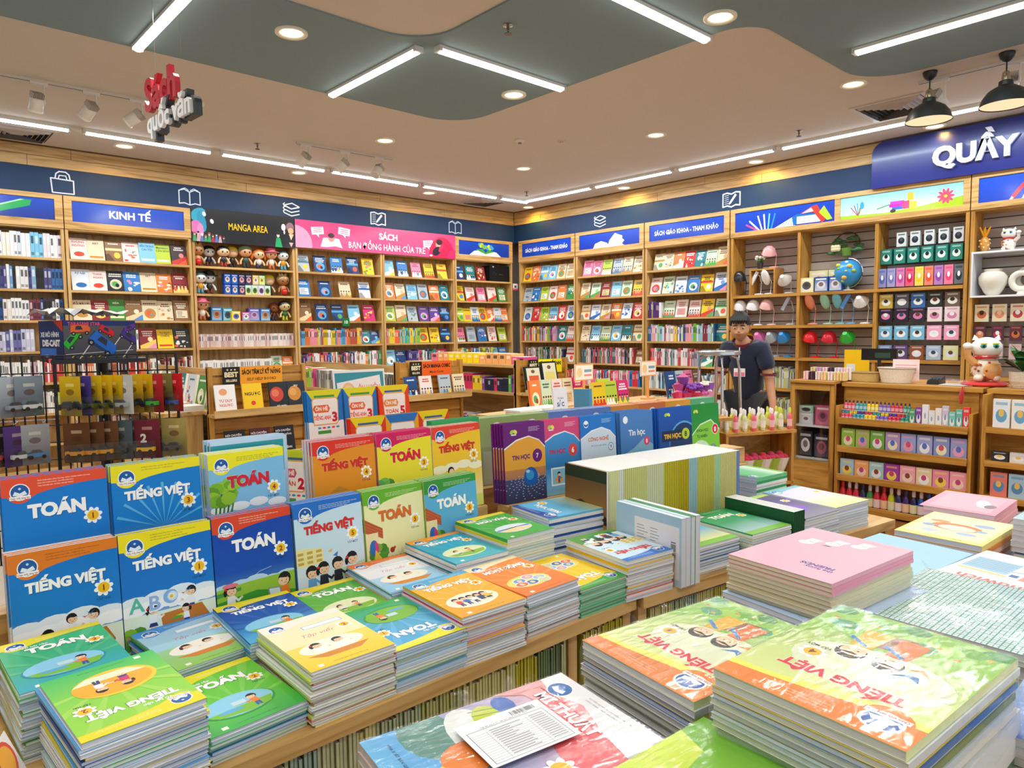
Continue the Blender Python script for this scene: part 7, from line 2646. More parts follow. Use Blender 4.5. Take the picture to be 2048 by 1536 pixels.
for x,bg,ink,ln,dc,lb in [(1.735,'F0EEEC','D86058',[(.5,.4,.09,'TƯ DUY'),(.5,.25,.09,'NGƯỢC')],lambda a:a.ell(a.w*.4,a.h*.75,a.w*.2,a.h*.12,'E8A070',12),'white TƯ DUY NGƯỢC book on the self help gondola ledge'),
        (1.925,'F2C418','2A2418',[(.5,.58,.11,'NGƯỢC')],lambda a:a.ell(a.w*.5,a.h*.3,a.w*.12,a.h*.08,'D84030',10),'yellow NGƯỢC book on the self help gondola ledge'),
        (2.115,'1C2028','F0F0F0',[(.6,.1,.05,'ĐẮC NHÂN')],planet('C84030'),'black book with a red planet on the gondola ledge'),(2.25,'20242C','E8D8B8',[(.5,.8,.06,'SELF')],planet('C88838'),'black book with a golden planet at the ledge end')]:
 std(x,4.9,.957,.14,.2,.015,tt(bg,ink,ln,dc),bg,lb,'books on the self help gondola ledge')
for x,bg,lb in [(1.79,'1C1618','black book low on the self help gondola'),(1.97,'581C28','maroon book low on the self help gondola'),(2.15,'181C26','dark blue book low on the self help gondola')]:
 std(x,4.9,.631,.145,.205,.015,tt(bg,'F0E8E8',[(.45,.82,.07,'NÓI CHUYỆN'),(.5,.68,.06,'LÀ BẢN NĂNG'),(.5,.2,.07,'GIỮ MIỆNG')],lambda a:a.ell(a.w*.35,a.h*.45,a.w*.25,a.h*.12,'C86038',12)),bg,lb,'books on the lower gondola ledge')
for i,(x,bg,ac) in enumerate([(3.27,'3868A8','n'),(3.42,'E8E4E0','w'),(3.62,'C8C0C8','s'),(3.77,'E0A878','e')]):
 std(x,4.9,.957,.125,.18,.012,wall_cover(.125,.18,ac,1,R),bg,'%s comic, %s from left on the manga gondola ledge' % (PAL[ac][3],ORD[i]),'comics on the manga gondola ledge')
for x,z,c,lb in [(4.31,.957,'E86038','cream book with an orange label and black frame on the third gondola'),(4.52,.957,'E8D878','taller cream book with a yellow label and black frame on the third gondola'),(4.36,.631,'D86048','black-framed book with an orange label low on the third gondola')]:
 std(x,4.55,z,.2,.23 if x<4.5 else .27,.02,(lambda a:(a.rect(0,0,a.w,a.h,'1C2420'),a.rect(a.w*.1,a.h*.06,a.w*.92,a.h*.94,'E8E4C8'),a.rect(a.w*.22,a.h*.2,a.w*.82,a.h*.64,c),a.ell(a.w*.5,a.h*.8,a.w*.12,a.h*.07,'7A5A40',10),a)[-1])(Art(.2,.23 if x<4.5 else .27,.0005)),'1C2420',lb,'black-framed books')
S1,S2,S3=TR(1.73,7.28,0,-PI/2),TR(3.25,7.28,0,-PI/2),TR(4.29,6.38,0,-PI/2)
for i,(x,c,lb) in enumerate([(.5,'s','grey'),(.72,'w','white'),(.95,'G','pale green'),(1.18,'t','teal'),(1.38,'t','darker teal'),(1.62,'W','white and blue'),(1.85,'g','green'),(2.05,'G','pale')]):
 std(x,.06,.971,.17,.235,.02,wall_cover(.17,.235,c,i % 6,R),PAL[c][0],'%s book facing the left aisle, %s along the self help gondola top' % (lb,ORD[i]),'books along the self help gondola side',frame=S1)
for x in (.45,.75,1.05,1.35,1.7,2.0):
 for k in range(3):
  me=thin_book(.17,.2,.012,None,R.choice(('E8E8E4','D0D8DC','E4DCD0')))
  o=shared('book',me)
  o.matrix_world=S1 @ TR(x,-.2,.971+.0125*k)
  tag(o,'white-edged book in pile %s along the self help gondola' % ORD[int(x*3-1)],'book','flat piles by the self help gondola %s' % ORD[int(x*3-1)])
bxthing('low_table','light oak side table beside the self help gondola','table',Matrix(),[('tabletop','oak_y',lambda mb:mb.box(1.44,5.1,.945,1.72,7.3,.97,'FFFFFF')),('shelf','oak_y',lambda mb:mb.box(1.44,5.1,.575,1.72,7.3,.6,'FFFFFF')),
                       ('side_panel','oak_z',lambda mb:mb.box(1.46,5.12,0,1.72,5.14,.945,'FFFFFF')),('side_panel','oak_z',lambda mb:mb.box(1.46,7.26,0,1.72,7.28,.945,'FFFFFF'))])
spine_row('',0,.1,1.7,['B03840','E8E4E0','8A2830','D8D0C8'],(.02,.03),(.22,.25),base=TR(1.47,7.26,0,-PI/2),z=.601,what='row of red and white books on the lower shelf of the oak side table')
bxthing('bin','blue plastic bin on the lower shelf of the oak side table','bin',TR(1.57,5.4,.601),[('tub','plastic',lambda mb:mb.lathe((0,0,0),[(.08,0),(.1,.26),(.105,.27),(.095,.27),(.078,.02)],'1E5A80',20))],smooth=True)
spine_row('',0,.02,.75,['D860C0','78B8E8','E8A040','B0D850','8868C8','F0A0C0','E85090'],(.02,.035),(.17,.19),base=S2,z=.971,what='rainbow row of book spines on the manga gondola top',y0=.03)
spine_row('',0,.8,2.2,['8A8A88','A8A8A4','D8D8D4','6A6A68'],(.012,.018),(.17,.18),base=S2,z=.971,what='row of grey comic spines on the manga gondola top',y0=.03)
spine_row('',0,.02,2.2,['C8C4C0','E8E4E0','6A6868','D8C8C0'],(.012,.018),(.17,.18),base=S2,z=.621,what='row of grey comic spines on the manga gondola middle shelf',y0=.03)
spine_row('',0,.02,2.2,['C8C4C0','E8E4E0','C07868'],(.012,.018),(.17,.2),base=S2,z=.201,what='row of comic spines on the manga gondola bottom shelf',y0=.03)
spine_row('',0,.02,1.7,['58B848','D83868','3878C8','F0D030','282C48','E87830','E8E8E8','8848A0'],(.025,.05),(.1,.16),base=S3,z=.951,what='row of small colourful packs on the third gondola side',y0=.02)
spine_row('',0,.02,1.7,['3878B8','D84870','48A868','E8C840','303850','C8D0D8'],(.03,.05),(.08,.12),base=S3,z=.601,what='row of small colourful boxes on the third gondola lower shelf',y0=.02)
spine_row('',0,.3,1.7,['F080A8','E83C90','F0B070','F8E020','E85890'],(.08,.12),(.06,.1),base=S3,z=1.201,what='row of pink, orange and yellow packs on top of the third gondola',y0=.1)
display_table('oak table with picture books between the soap stand and the gondolas',Matrix(),2.95,4.75,2.95,3.6,.96,())
riser2=[(3.42,3.0,.40),(4.22,2.98,.48)]
for i,(x,y,w_) in enumerate(riser2):
 bxthing('book_riser','slanted oak rest for %s' % ('the yellow and pink comics' if i==0 else 'the romance covers'),'book stand',TR(x,y,.961),[('rest','oak_x',lambda mb:mb.box(0,0,0,w_,.1,.04,'FFFFFF')),('lip','oak_x',lambda mb:mb.box(0,-.015,0,w_,0,.055,'FFFFFF'))])
for x,k,w_,lb,c in [(3.44,'y',.13,'yellow-framed comic with drawn animals','F0E080'),(3.57,'l',.12,'lime comic beside the yellow-framed one','C8D858'),(3.695,'P',.115,'crimson comic with three white figures','D82850')]:
 std(x,3.02,1.002,w_,.165,.02,wall_cover(w_,.165,k,1,R),c,lb+' on the slanted rest','comics on the slanted rest',lean=.15)
for i,(x,k,c) in enumerate([(4.24,'n','3A4A78'),(4.35,'s','A8B0C0'),(4.46,'p','D8A8A8'),(4.57,'u','A86850')]):
 std(x,3.0,1.002,.12,.2,.02,wall_cover(.12,.2,k,(1,5)[i % 2],R),c,'%s romance book, %s from left beside the stool' % (PAL[k][3],ORD[i]),'romance covers on the oak rest',lean=.2)
for x,y,lb in [(3.75,3.45,'orange-framed card behind the comics'),(4.45,3.4,'orange-framed card behind the romance covers')]:
 sign_card(TR(x,y,1.14),.2,.12,lambda a:(a.rect(0,0,a.w,a.h,'F0A868'),a.rect(.008,.008,a.w-.008,a.h-.008,'F6F2EA'),a.ell(.05,.06,.03,.035,'F4D0A0',14),a.rect(.1,.06,.18,.08,'78A8B8'),a.rect(.1,.03,.18,.045,'E89090')),lb)
 bxthing('card_holder','small holder under the '+lb,'holder',TR(x,y,.961),[('stem','plastic',lambda mb:mb.box(.09,0,0,.11,.01,.18,'E8A060')),('foot','plastic',lambda mb:mb.box(.05,-.03,0,.15,.04,.006,'E8A060'))])
sign_card(TR(3.1,3.02,.962) @ Matrix.Rotation(-.1,4,'X'),.125,.19,lambda a:(a.rect(0,0,a.w,a.h,'EEF0F6'),a.text('Tủ sách',a.w/2,.12,.012,'48508A',.01),a.text('SẮC',a.w/2,.075,.025,'2458A8',.04),a.text('MÀU',a.w/2,.03,.025,'2458A8',.04)),'small white stand-up card with blue letters','stand_up_card')
for i in range(8):
 me=thin_book(.2,.15,.011,None,R.choice(('F0EEE8','F4F0E4','E8E8E8')))
 o=shared('book',me)
 o.matrix_world=TR(2.98 if i<4 else 3.2,3.2,.962+.0115*(i % 4),R.uniform(-.1,.1))
 tag(o,'cream book lying in a low pile behind the small white card','book','cream books behind the white card')
std(3.32,3.06,.962,.03,.17,.13,None,'5098C8','thick pale blue box set left of the comics',None,lean=.05)
std(4.0,3.45,.962,.13,.18,.02,wall_cover(.13,.18,'l',0,R),'A8C838','lime green book propped on the table by the dark red card',None,lean=.15)
for i in range(5):
 std(3.35+.11*i,3.5,.962,.1,.2,.02,wall_cover(.1,.2,'oGweP'[i],i,R),PAL['oGweP'[i]][0],'%s book in the back row of the picture book table' % PAL['oGweP'[i]][3],'back row of the picture book table',lean=.15)
# ================================================================= SOAP FLOWER STAND, STOOL
bxthing('pedestal','low oak pedestal under the heap of soap flowers','stand',TR(3.76,2.54,0,-.5),[('column','case_z',lambda mb:mb.box(.05,.05,0,.25,.25,.92,'FFFFFF')),('top','case_x',lambda mb:mb.box(-.02,-.02,.92,.34,.3,.94,'FFFFFF'))])
FS=TR(4.16,2.56,0,-.42)
bxthing('display_stand','oak stand with soap flowers and little bottles','stand',FS,[
 ('top_shelf','case_x',lambda mb:mb.box(0,-.12,.8,.56,.12,.82,'FFFFFF')),('lower_shelf','case_x',lambda mb:mb.box(0,-.12,.45,.54,.12,.47,'FFFFFF')),('side_panel','case_z',lambda mb:mb.box(.52,-.12,0,.54,.12,.8,'FFFFFF')),
 ('side_panel','case_z',lambda mb:mb.box(0,-.12,0,.02,.12,.8,'FFFFFF')),('bottom_shelf','case_x',lambda mb:mb.box(0.02,-.12,.1,.52,.12,.12,'FFFFFF')),('back_panel','case_x',lambda mb:mb.box(.02,.1,.12,.52,.115,.8,'FFFFFF'))])
def bottle(M_,body,cap,label,group,h=1.0,r=.014,lab=None,cat='bottle',name='bottle'):
 t=empty(name,label=label,cat=cat,group=group)
 t.matrix_world=M_ @ Matrix.Diagonal((r/.014,r/.014,h,1))
 k=(body,cap,lab)
 if k not in MC:
  m1=MB()
  m1.lathe((0,0,0),[(.012,0),(.014,.004),(.014,.055),(.011,.066),(.006,.075)],body,12)
  m2=MB()
  m2.lathe((0,0,0),[(.007,.074),(.0075,.09),(.005,.098)],cap,10)
  m3=MB()
  m3.lathe((0,0,0),[(.0144,.014),(.0144,.046)],lab or mixc(body,'FFFFFF',.6),12,cap=(0,0))
  MC[k]=(m1.mesh('body',['plastic'],True),m2.mesh('cap',['plastic'],True),m3.mesh('label_band',['print'],True))
 for n_,me in zip(('body','cap','label_band'),MC[k]):
  shared(n_,me,t)
for i in range(22):
 c=('D8D8B0','A8C048','F0E8E0','E86878','C8A050','D0D840')[i % 6]
 bottle(FS @ TR(.03+.024*i,(-.08,-.03,.03)[i % 3],.821),c,'F4F4F4' if i<17 else 'D8E048','little bottle with a pale cap on the soap flower stand','little bottles on the soap stand',1.5,r=.016)
def soap(M_,c,c2,label,group,s=1.0):
 t=empty('soap_flower',label=label,cat='flower',group=group)
 t.matrix_world=M_ @ Matrix.Scale(s,4)
 mb=MB()
 mb.lathe((0,0,0),[(.006,0),(.03,.06),(.045,.1)],c,10,cap=(1,0))
 mb.build('wrapping','plastic',t)
 mb=MB()
 for i in range(7):
  q=i*2*PI/6
  r=.022 if i<6 else 0
  mb.ball((r*math.cos(q),r*math.sin(q),.1+(0 if i<6 else .012)),(.016,.016,.012),c2,8,5)
 mb.build('petals','fabric',t,True)
for i in range(16):
 soap(TR(4.0,2.62,0,-.5) @ TR(-.12+.055*(i % 5)+.02*(i//5),.0+.04*(i//8),.94+.05*(i//5)) @ Matrix.Rotation(R.uniform(-.5,.5),4,'X'),R.choice(('C858A0','8A48B0','E8A0C8','D83868')),R.choice(('F0D8C0','F4B0C8','7A30A0','E060A0')),'pink and purple wrapped soap flower in the bouquet heap','soap flowers heaped by the stool',1.0)
for i in range(7):
 soap(FS @ TR(.06+.07*i,-.05,.472),('F0F0E8','A8D048')[i % 2],('D02840','C83058')[i % 2],'wrapped red soap flower on the lower shelf of the oak stand','red soap flowers on the lower shelf',1.6)
bxthing('step_stool','chrome-legged round stool standing beside the shop assistant','stool',TR(4.66,2.84,0,.4),[
 ('seat','metal',lambda mb:mb.lathe((0,0,0),[(.02,1.31),(.14,1.31),(.155,1.317),(.155,1.337),(.14,1.345),(.02,1.346)],'C8CCD0',24))]+[
 ('leg','metal',(lambda q:lambda mb:mb.tube([(.09*math.cos(q),.09*math.sin(q),1.31),(.13*math.cos(q),.13*math.sin(q),1.29),(.145*math.cos(q),.145*math.sin(q),1.2),(.19*math.cos(q),.19*math.sin(q),0)],.011,'D0D4D8',8))(k*PI/2+.3)) for k in range(4)],smooth=True)
# ================================================================= TOY CAR RACK (left)
RF=TR(.74,3.42,0,-.25)
t=empty('wire_rack',label='black wire rack hung with toy car cards on the left',cat='rack')
t.matrix_world=RF
def grid(w_,z0,z1,nx,nz,M_):
 mb=MB()
 mb.T=M_
 for i in range(nx+1):
  x=w_*i/nx
  mb.tube([(x,0,z0),(x,0,z1)],.0035 if 0<i<nx else .007,'141416',5)
 for k in range(nz+1):
  z=z0+(z1-z0)*k/nz
  mb.tube([(0,.003,z),(w_,.003,z)],.003,'141416',5)
 mb.build('wire_grid','paint',t)
grid(.46,.55,1.42,12,12,TR(-.17,0,0))
grid(.4,.55,1.42,10,12,TR(-.17,0,0,math.radians(165)))
mb=MB()
mb.box(-.18,-.02,1.385,.17,.2,1.402,'121214')
mb.tube([(0,.1,0),(0,.1,1.39)],.02,'161618',10)
mb.lathe((0,.1,0),[(.26,0),(.26,.02),(.04,.05)],'161618',20)
mb.build('stand','paint',t)
def front_art(a):
 W,H=a.w,a.h
 a.rect(0,0,W,H,'5A5860','484650')
 a.rect(0,H*.86,W,H,'1C3070')
 a.text('TARASAMI STAR',W*.28,H*.87,H*.09,'E84858',.03,maxw=W*.44)
 for x in (.2,.55,.8):
  a.line([(W*x,H*.0),(W*(x+.22),H*.55)],W*.012,'E8E8EC')
 a.line([(W*.02,H*.12),(W*.95,H*.2)],W*.008,'D8D8DC')
 for i in range(7):
  a.line([(W*(.1+.12*i),H*.04),(W*(.13+.12*i),H*.09)],W*.012,'E8D820')
 def car(x,y,s,c,r):
  ca,sa=math.cos(r),math.sin(r)
  def q(pts,col):
   a.poly([(x+s*(u*ca-v*sa),y+s*(u*sa+v*ca)) for u,v in pts],col)
  q([(-.5,-.22),(.5,-.2),(.55,0),(.45,.2),(-.5,.22)],mixc(c,'000000',.45))
  q([(-.5,-.12),(.5,-.12),(.52,.05),(.42,.22),(-.45,.25)],c)
  q([(-.25,.0),(.15,.0),(.05,.2),(-.2,.2)],'283040')
  for u in (-.35,.33):
   a.ell(x+s*(u*ca+.2*sa),y+s*(u*sa-.2*ca),s*.11,s*.11,'141418',10)
   a.ell(x+s*(u*ca+.2*sa),y+s*(u*sa-.2*ca),s*.05,s*.05,'A8A8B0',8)
 car(W*.12,H*.5,W*.28,'28B830',.9)
 car(W*.22,H*.76,W*.26,'E86830',.05)
 car(W*.58,H*.72,W*.22,'D81828',-.5)
 car(W*.52,H*.38,W*.4,'2068D0',-.65)
 car(W*.9,H*.55,W*.26,'40308C',-.6)
 car(W*.92,H*.8,W*.18,'6030A0',.4)
def side_art(a):
 W,H=a.w,a.h
 a.rect(0,0,W,H,'243C80','18285C')
 a.text('XE MÔ HÌNH',W*.45,H*.58,H*.12,'E8ECF4',.05,maxw=W*.8)
 a.text('DIE-CAST',W*.5,H*.34,H*.16,'F4F4F8',.06,maxw=W*.8)
 a.rect(W*.05,H*.1,W*.7,H*.28,'3878D8')
 a.text('1:64',W*.3,H*.05,H*.07,'E8ECF4',.03)
 a.poly([(W*.6,H),(W,H*.7),(W,H)],'D84030')
BF=TR(.62,3.5,1.403,.26)
bxthing('toy_display_box','printed toy car box reading DIE-CAST on top of the wire rack','box',BF,[
 ('carton','print',lambda mb:mb.box(0,0,0,.31,.21,.165,'1C1C24')),
 ('printed_front','print',lambda mb:(lambda a:(front_art(a),a.emit(mb,(0,-.001,0),(1,0,0),(0,0,1))))(Art(.31,.165,.0004))),
 ('printed_side','print',lambda mb:(lambda a:(side_art(a),a.emit(mb,(-.001,.21,0),(0,-1,0),(0,0,1))))(Art(.21,.165,.0004)))])
rr=random.Random(5)
t2=empty('crumpled_paper',label='crumpled white printed paper lying open on the toy car box',cat='paper')
t2.matrix_world=BF @ TR(-.05,.0,.166)
mb=MB()
nx,ny=10,6
for j in range(ny+1):
 for i in range(nx+1):
  mb.v.append(mb.P((.33*i/nx+rr.uniform(-.01,.01),.2*j/ny+rr.uniform(-.01,.01),.012+.03*abs(math.sin(i*1.1+j*.5))+rr.uniform(0,.015))))
for j in range(ny):
 for i in range(nx):
  k=j*(nx+1)+i
  mb.f.append((k,k+1,k+nx+2,k+nx+1))
  mb.c.append(rr.choice(('F4F4F0','E8E8E4','F0F0EC','C8CCD0','D8D4C0')))
  mb.m.append(0)
mb.build('sheet','print',t2)
def toy_card(M_,c,car,label,group,c2=None,num=None):
 t=empty('toy_car_card',label=label,cat='toy',group=group)
 t.matrix_world=M_
 a=Art(.105,.165,.0004)
 W,H=a.w,a.h
 a.rect(0,0,W,H,c,mixc(c,'101010',.35) if not c2 else c2)
 a.rect(W*.3,H*.74,W*.7,H*.82,mixc(c,'F8F0D0',.5))
 a.ell(W*.5,H*.6,W*.2,H*.08,mixc(c,'402010',.5),10)
 if num:
  a.text(num,W*.35,H*.42,H*.22,'F4F0F0',.04)
 mb=MB()
 mb.box(-W/2,0,-H,W/2,.001,0,c)
 a.emit(mb,(-W/2,-.0005,-H),(1,0,0),(0,0,1))
 mb.build('card','print',t)
 mb=MB()
 z=-.125
 mb.box(-.035,-.03,z-.006,.035,-.006,z+.01,car)
 mb.ring([[(-.02,-.028,z+.01),(.022,-.028,z+.01),(.022,-.008,z+.01),(-.02,-.008,z+.01)],[(-.012,-.026,z+.022),(.012,-.026,z+.022),(.012,-.01,z+.022),(-.012,-.01,z+.022)]],'283038')
 mb.build('toy_car','plastic',t)
 for sx in (-.022,.022):
  mb=MB()
  mb.T=TR(sx,-.031,z-.006) @ Matrix.Rotation(PI/2,4,'X')
  mb.lathe((0,0,0),[(.008,0),(.008,.004)],'101012',10)
  mb.build('wheel','plastic',t)
 mb=MB()
 mb.box(-.042,-.036,-.158,.042,-.001,-.085,'FFFFFF',skip='k')
 mb.build('blister','film',t)
def hook(M_,ln):
 bxthing('display_hook','white wire hook carrying toy cards','hook',M_,[('wire','metal',lambda mb:mb.tube([(0,0,0),(0,-ln,0),(0,-ln-.008,.012)],.002,'D8D8DC',6))],'hooks on the wire rack')
for i,(c,car,nm) in enumerate([('E8C018','303030','yellow'),('4A3C98','384048','purple'),('E8C018','586020','yellow'),('E8C018','586020','yellow'),('E8C018','485020','yellow'),('C8CCCC','A8B0B4','silver grey'),('E8B818','303030','yellow'),('E8B818','303030','yellow'),('C82830','38B830','red'),('8A8848','282828','olive'),
         ('D82028','2858A8','red and blue')]):
 toy_card(RF @ TR(-.115+.038*i,-.06-.03*(i in (5,8,10)),1.335,math.radians(-42)),c,car,'%s toy car card, %s from left in the upper row of the wire rack' % (nm,ORD[i]),'toy car cards in the upper row',c2='D8D8D4' if nm=='silver grey' else None)
for i,(c,car,nm,n_) in enumerate([('6A4020','D89020','brown',None),('6A4020','D89020','brown',None),('704828','E0A020','brown',None),('586870','383838','grey',None),('586870','383838','grey','2'),('7A2438','E8B820','maroon','2'),('8A7840','404040','olive',None),('B8A860','484848','khaki',None)]):
 toy_card(RF @ TR(-.1+.052*i,-.07-.03*(i in (5,7)),1.14,math.radians(-22)),c,car,'%s toy car card, %s from left in the lower row of the wire rack' % (nm,ORD[i]),'toy car cards in the lower row',num=n_)
for k in range(5):
 hook(RF @ TR(-.1+.1*k,0,1.338),.08)
 hook(RF @ TR(-.1+.1*k,0,1.143),.08)
LF=RF @ TR(-.17,0,0,math.radians(165))
for i in range(7):
 toy_card(RF @ TR(-.26-.055*i,-.02-.02*(i % 2),1.34,.5+.2*(i % 3)),('8A98A8','B8C4D0','5878A0')[i % 3],('E8ECF0','98A8B8')[i % 2],'pale toy car pack, %s left of the wire rack corner, upper row' % ORD[i],'toy car packs left of the rack corner')
 toy_card(RF @ TR(-.25-.055*i,-.02-.02*(i % 2),1.14,.3+.25*(i % 3)),('B8BCC4','5A3C88','3A3438','C84048')[i % 4],('4888C0','D8DCE0','C83838')[i % 3],'toy car pack, %s left of the wire rack corner, lower row' % ORD[i],'toy packs left of the rack corner below')
for k in range(4):
 hook(RF @ TR(-.22-.1*k,.1,1.343),.12)
 hook(RF @ TR(-.22-.1*k,.1,1.143),.12)
mb=MB()
mb.tube([(-.17,.1,1.345),(-.66,.12,1.345)],.003,'C8C8CC',6)
mb.tube([(-.17,.1,1.145),(-.66,.12,1.145)],.003,'C8C8CC',6)
mb.build('side_rail','metal',t)
sign_card(local('L',.32) @ TR(.1,-.05,1.5),.55,.12,lambda a:(a.rect(0,0,a.w,a.h,'14486A'),a.text('KHU VỰC ĐỌC SÁCH THỬ',a.w*.5,a.h*.62,.02,'F0F4F8',.03,maxw=.4),[a.rect(.04,.02+.018*k,a.w-.04,.028+.018*k,'B8D0DC') for k in range(2)]),'dark blue notice strip on the left bookcase','notice_strip',col='14486A')
def roll(M_,bands,label,r=.02,ln=.3):
 t=empty('rolled_pack',label=label,cat='roll',group='rolled packs at the front left corner')
 t.matrix_world=M_
 mb=MB()
 n=len(bands)
 mb.lathe((0,0,0),[(r,ln*k/n) for k in range(n+1)],bands,16)
 mb.build('printed_tube','print',t,True)
 mb=MB()
 mb.lathe((0,0,0),[(r*.9,ln),(r*1.03,ln+.002),(r*1.0,ln+.012),(r*.5,ln+.016)],'F0F0F0',16)
 mb.build('end_cap','plastic',t,True)
for i,(x,y,b_,lb) in enumerate([(.045,1.3,['F0F0F0','20A848','20A848','20A848','F0F0F0'],'white and green rolled pack leaning left of the workbooks'),(.095,1.235,['C02878','F0F0F0','F0F0F0','F0F0F0','20A848'],'white and magenta rolled pack in front'),(.03,1.2,['2070C8','2878D0','E8F0F4','E8F0F4','D8E0E8'],'blue rolled pack at the lower left picture corner')]):
 roll(TR(x,y,ZTB+.002) @ Matrix.Rotation(-.25,4,'X') @ Matrix.Rotation(-.2,4,'Y'),b_,lb,.021,.12 if i else .16)
bxthing('blister_pack','clear blister pack with an orange slice card beside the nearest pile','pack',TR(.135,1.12,ZTB+.002,1.2,1.2),[('card','print',lambda mb:mb.box(0,0,0,.07,.14,.001,'F4F0EC')),('slice_picture','print',lambda mb:(lambda a:(a.ell(.035,.11,.028,.028,'E85848',18),a.ell(.035,.11,.022,.022,'F8B040',18),a.rect(.01,.02,.06,.05,'E8D820'),a.emit(mb,(0,0,.0015),(1,0,0),(0,1,0))))(Art(.07,.14)))])
# ================================================================= RIGHT WALL STATIONERY CASES
def slat_case(label,s0,w_,divs,shelves,sign_parts):
 t=empty('bookcase',label=label,cat='bookcase',group='wall bookcases')
 t.matrix_world=local('R',s0)
 k='case_'
 for x in [0]+divs+[w_-.035]:
  mb=MB()
  mb.box(x,.0 if x in (0,w_-.035) else .01,0,x+.035,.3,3.0 if x in (0,w_-.035) else 2.64,'FFFFFF')
  mb.build('side_panel',k+'z',t)
 z=.1
 while z<2.64:
  mb=MB()
  mb.box(.03,.3,z,w_-.03,.315,min(z+.09,2.64),'B4A8A2')
  mb.build('slat','matte',t)
  z += .1
 mb=MB()
 mb.box(0,.316,0,w_,.325,3.0,'3A3432')
 mb.build('back_panel','matte',t)
 for x0,x1,z in shelves:
  mb=MB()
  mb.box(x0,.002,z-.035,x1,.3,z,'FFFFFF')
  mb.build('shelf',k+'y',t)
 mb=MB()
 mb.box(.035,0,2.64,w_-.035,.3,2.67,'FFFFFF')
 mb.box(.035,0,2.97,w_-.035,.3,3.0,'FFFFFF')
 mb.build('top_board',k+'y',t)
 mb=MB()
 mb.box(0,-.012,2.655,w_,0,2.715,'FFFFFF')
 mb.box(0,-.012,2.955,w_,0,3.005,'FFFFFF')
 for x in sorted({0,w_-.06}|{q[0]-.055 for q in sign_parts[1:]}):
  mb.box(x,-.012,2.715,x+.06,0,2.955,'FFFFFF')
 mb.build('sign_frame','oak_y',t)
 for x0,x1,fn in sign_parts:
  a=Art(x1-x0,.24,.0006)
  fn(a)
  mb=MB()
  mb.box(x0,0,2.715,x1,.006,2.955,'1043B4')
  a.emit(mb,(x0,-.0006,2.715),(1,0,0),(0,0,1))
  mb.build('sign_panel','board',t)
slat_case('wide oak stationery case with lamps, under the pencil and flower signs',4.85,2.64,[.87,1.74],[(.035,2.6,1.925),(.035,1.74,1.545),(.035,2.6,1.155),(.035,.87,.78),(.035,.87,.4),(.9,2.6,.6),(.035,2.6,.1)],[(.06,1.3,sg_pencils),(1.36,2.58,sg_green)])
slat_case('oak stationery case with a white cube shelf at the right picture edge',2.2,1.7,[],[(.035,1.66,1.0),(.035,1.66,.5),(.035,1.66,.1)],[(.06,1.64,sg_pens)])
B4,B6=local('R',4.85),local('R',2.2)
def lamp(x,z,col,kind,label,h=.3,base=None,y=.12,lean=0):
 base=base or col
 t=empty('desk_lamp',label=label,cat='lamp',group='desk lamps in the stationery case')
 t.matrix_world=B4 @ TR(x,y,z+.001)
 mb=MB()
 mb.lathe((0,0,0),[(.055,0),(.058,.008),(.05,.016),(.012,.02)],base,18)
 mb.build('base','plastic',t,True)
 hx=-.04 if kind != 'capsule' else -.02
 mb=MB()
 mb.tube([(.02,0,.015),(.035,0,h*.55),(.01,-.01,h*.92),(hx,-.02,h)],.006,base,8)
 mb.build('arm','plastic',t,True)
 mb=MB()
 if kind=='capsule':
  mb.T=TR(hx,-.05,h-.04) @ Matrix.Rotation(.5,4,'X')
  mb.ball((0,0,0),(.055,.028,.105),col,14,8)
 elif kind=='bar':
  mb.T=TR(hx,-.04,h-.04) @ Matrix.Rotation(.5,4,'Y')
  mb.box(-.02,-.012,-.1,.02,.012,.08,col)
 elif kind=='round':
  mb.T=TR(hx,-.05,h-.05) @ Matrix.Rotation(1.0,4,'X')
  mb.lathe((0,0,0),[(.025,.07),(.04,.045),(.088,-.015),(.088,-.02),(.076,-.016),(.01,.0)],[col,col,col,col,'E8E8EC'],18)
 else:
  mb.T=TR(hx,-.04,h-.02) @ Matrix.Rotation(.35,4,'X') @ Matrix.Rotation(.25,4,'Y')
  mb.lathe((0,0,0),[(.014,.03),(.035,.025),(.07,-.01),(.088,-.075),(.083,-.075),(.065,-.012),(.01,.01)],col,18)
 mb.build('shade','plastic',t,True)
Z1,Z2,Z3=1.925,1.545,1.155
lamp(.12,Z1,'202428','dome','black clamp desk lamp on the top lamp shelf',.3)
lamp(.72,Z1,'D8D4D0','round','grey round desk lamp with an owl-like shape on the top lamp shelf',.22)
bxthing('wooden_box','square wooden display box with white lamps inside','box',B4 @ TR(.24,.04,Z1+.001),[('box_side','case_z',lambda mb:mb.box(0,0,0,.02,.22,.3,'FFFFFF')),('box_side','case_z',lambda mb:mb.box(.32,0,0,.34,.22,.3,'FFFFFF')),('box_top','case_y',lambda mb:mb.box(0.0,0,.3,.34,.22,.32,'FFFFFF'))])
lamp(.33,Z1,'F0EEEC','bar','white bar desk lamp leaning in the wooden box',.26)
lamp(.46,Z1,'F4F2F0','capsule','white capsule desk lamp in the wooden box',.25)
bxthing('pot_plant','small pot of white flowers on the wooden box','plant',B4 @ TR(.34,.12,Z1+.322),[('pot','plastic',lambda mb:mb.lathe((0,0,0),[(.03,0),(.04,.08),(.036,.08)],'3A3430',14)),('leaf_ball','leaf',lambda mb:[mb.ball((.03*math.cos(i),.03*math.sin(i),.1+.006*(i % 4)),.018,'4A7838',6,4) for i in range(9)]),
 ('petals','fabric',lambda mb:[mb.ball((.05*math.cos(i*1.3),.04*math.sin(i*1.3),.13+.01*(i % 3)),.02,'F0E4D8',7,5) for i in range(9)])],smooth=True)
t=lamp(.52,Z1+.322,'EFA8A8','dome','pink desk lamp standing on the wooden box',.26)
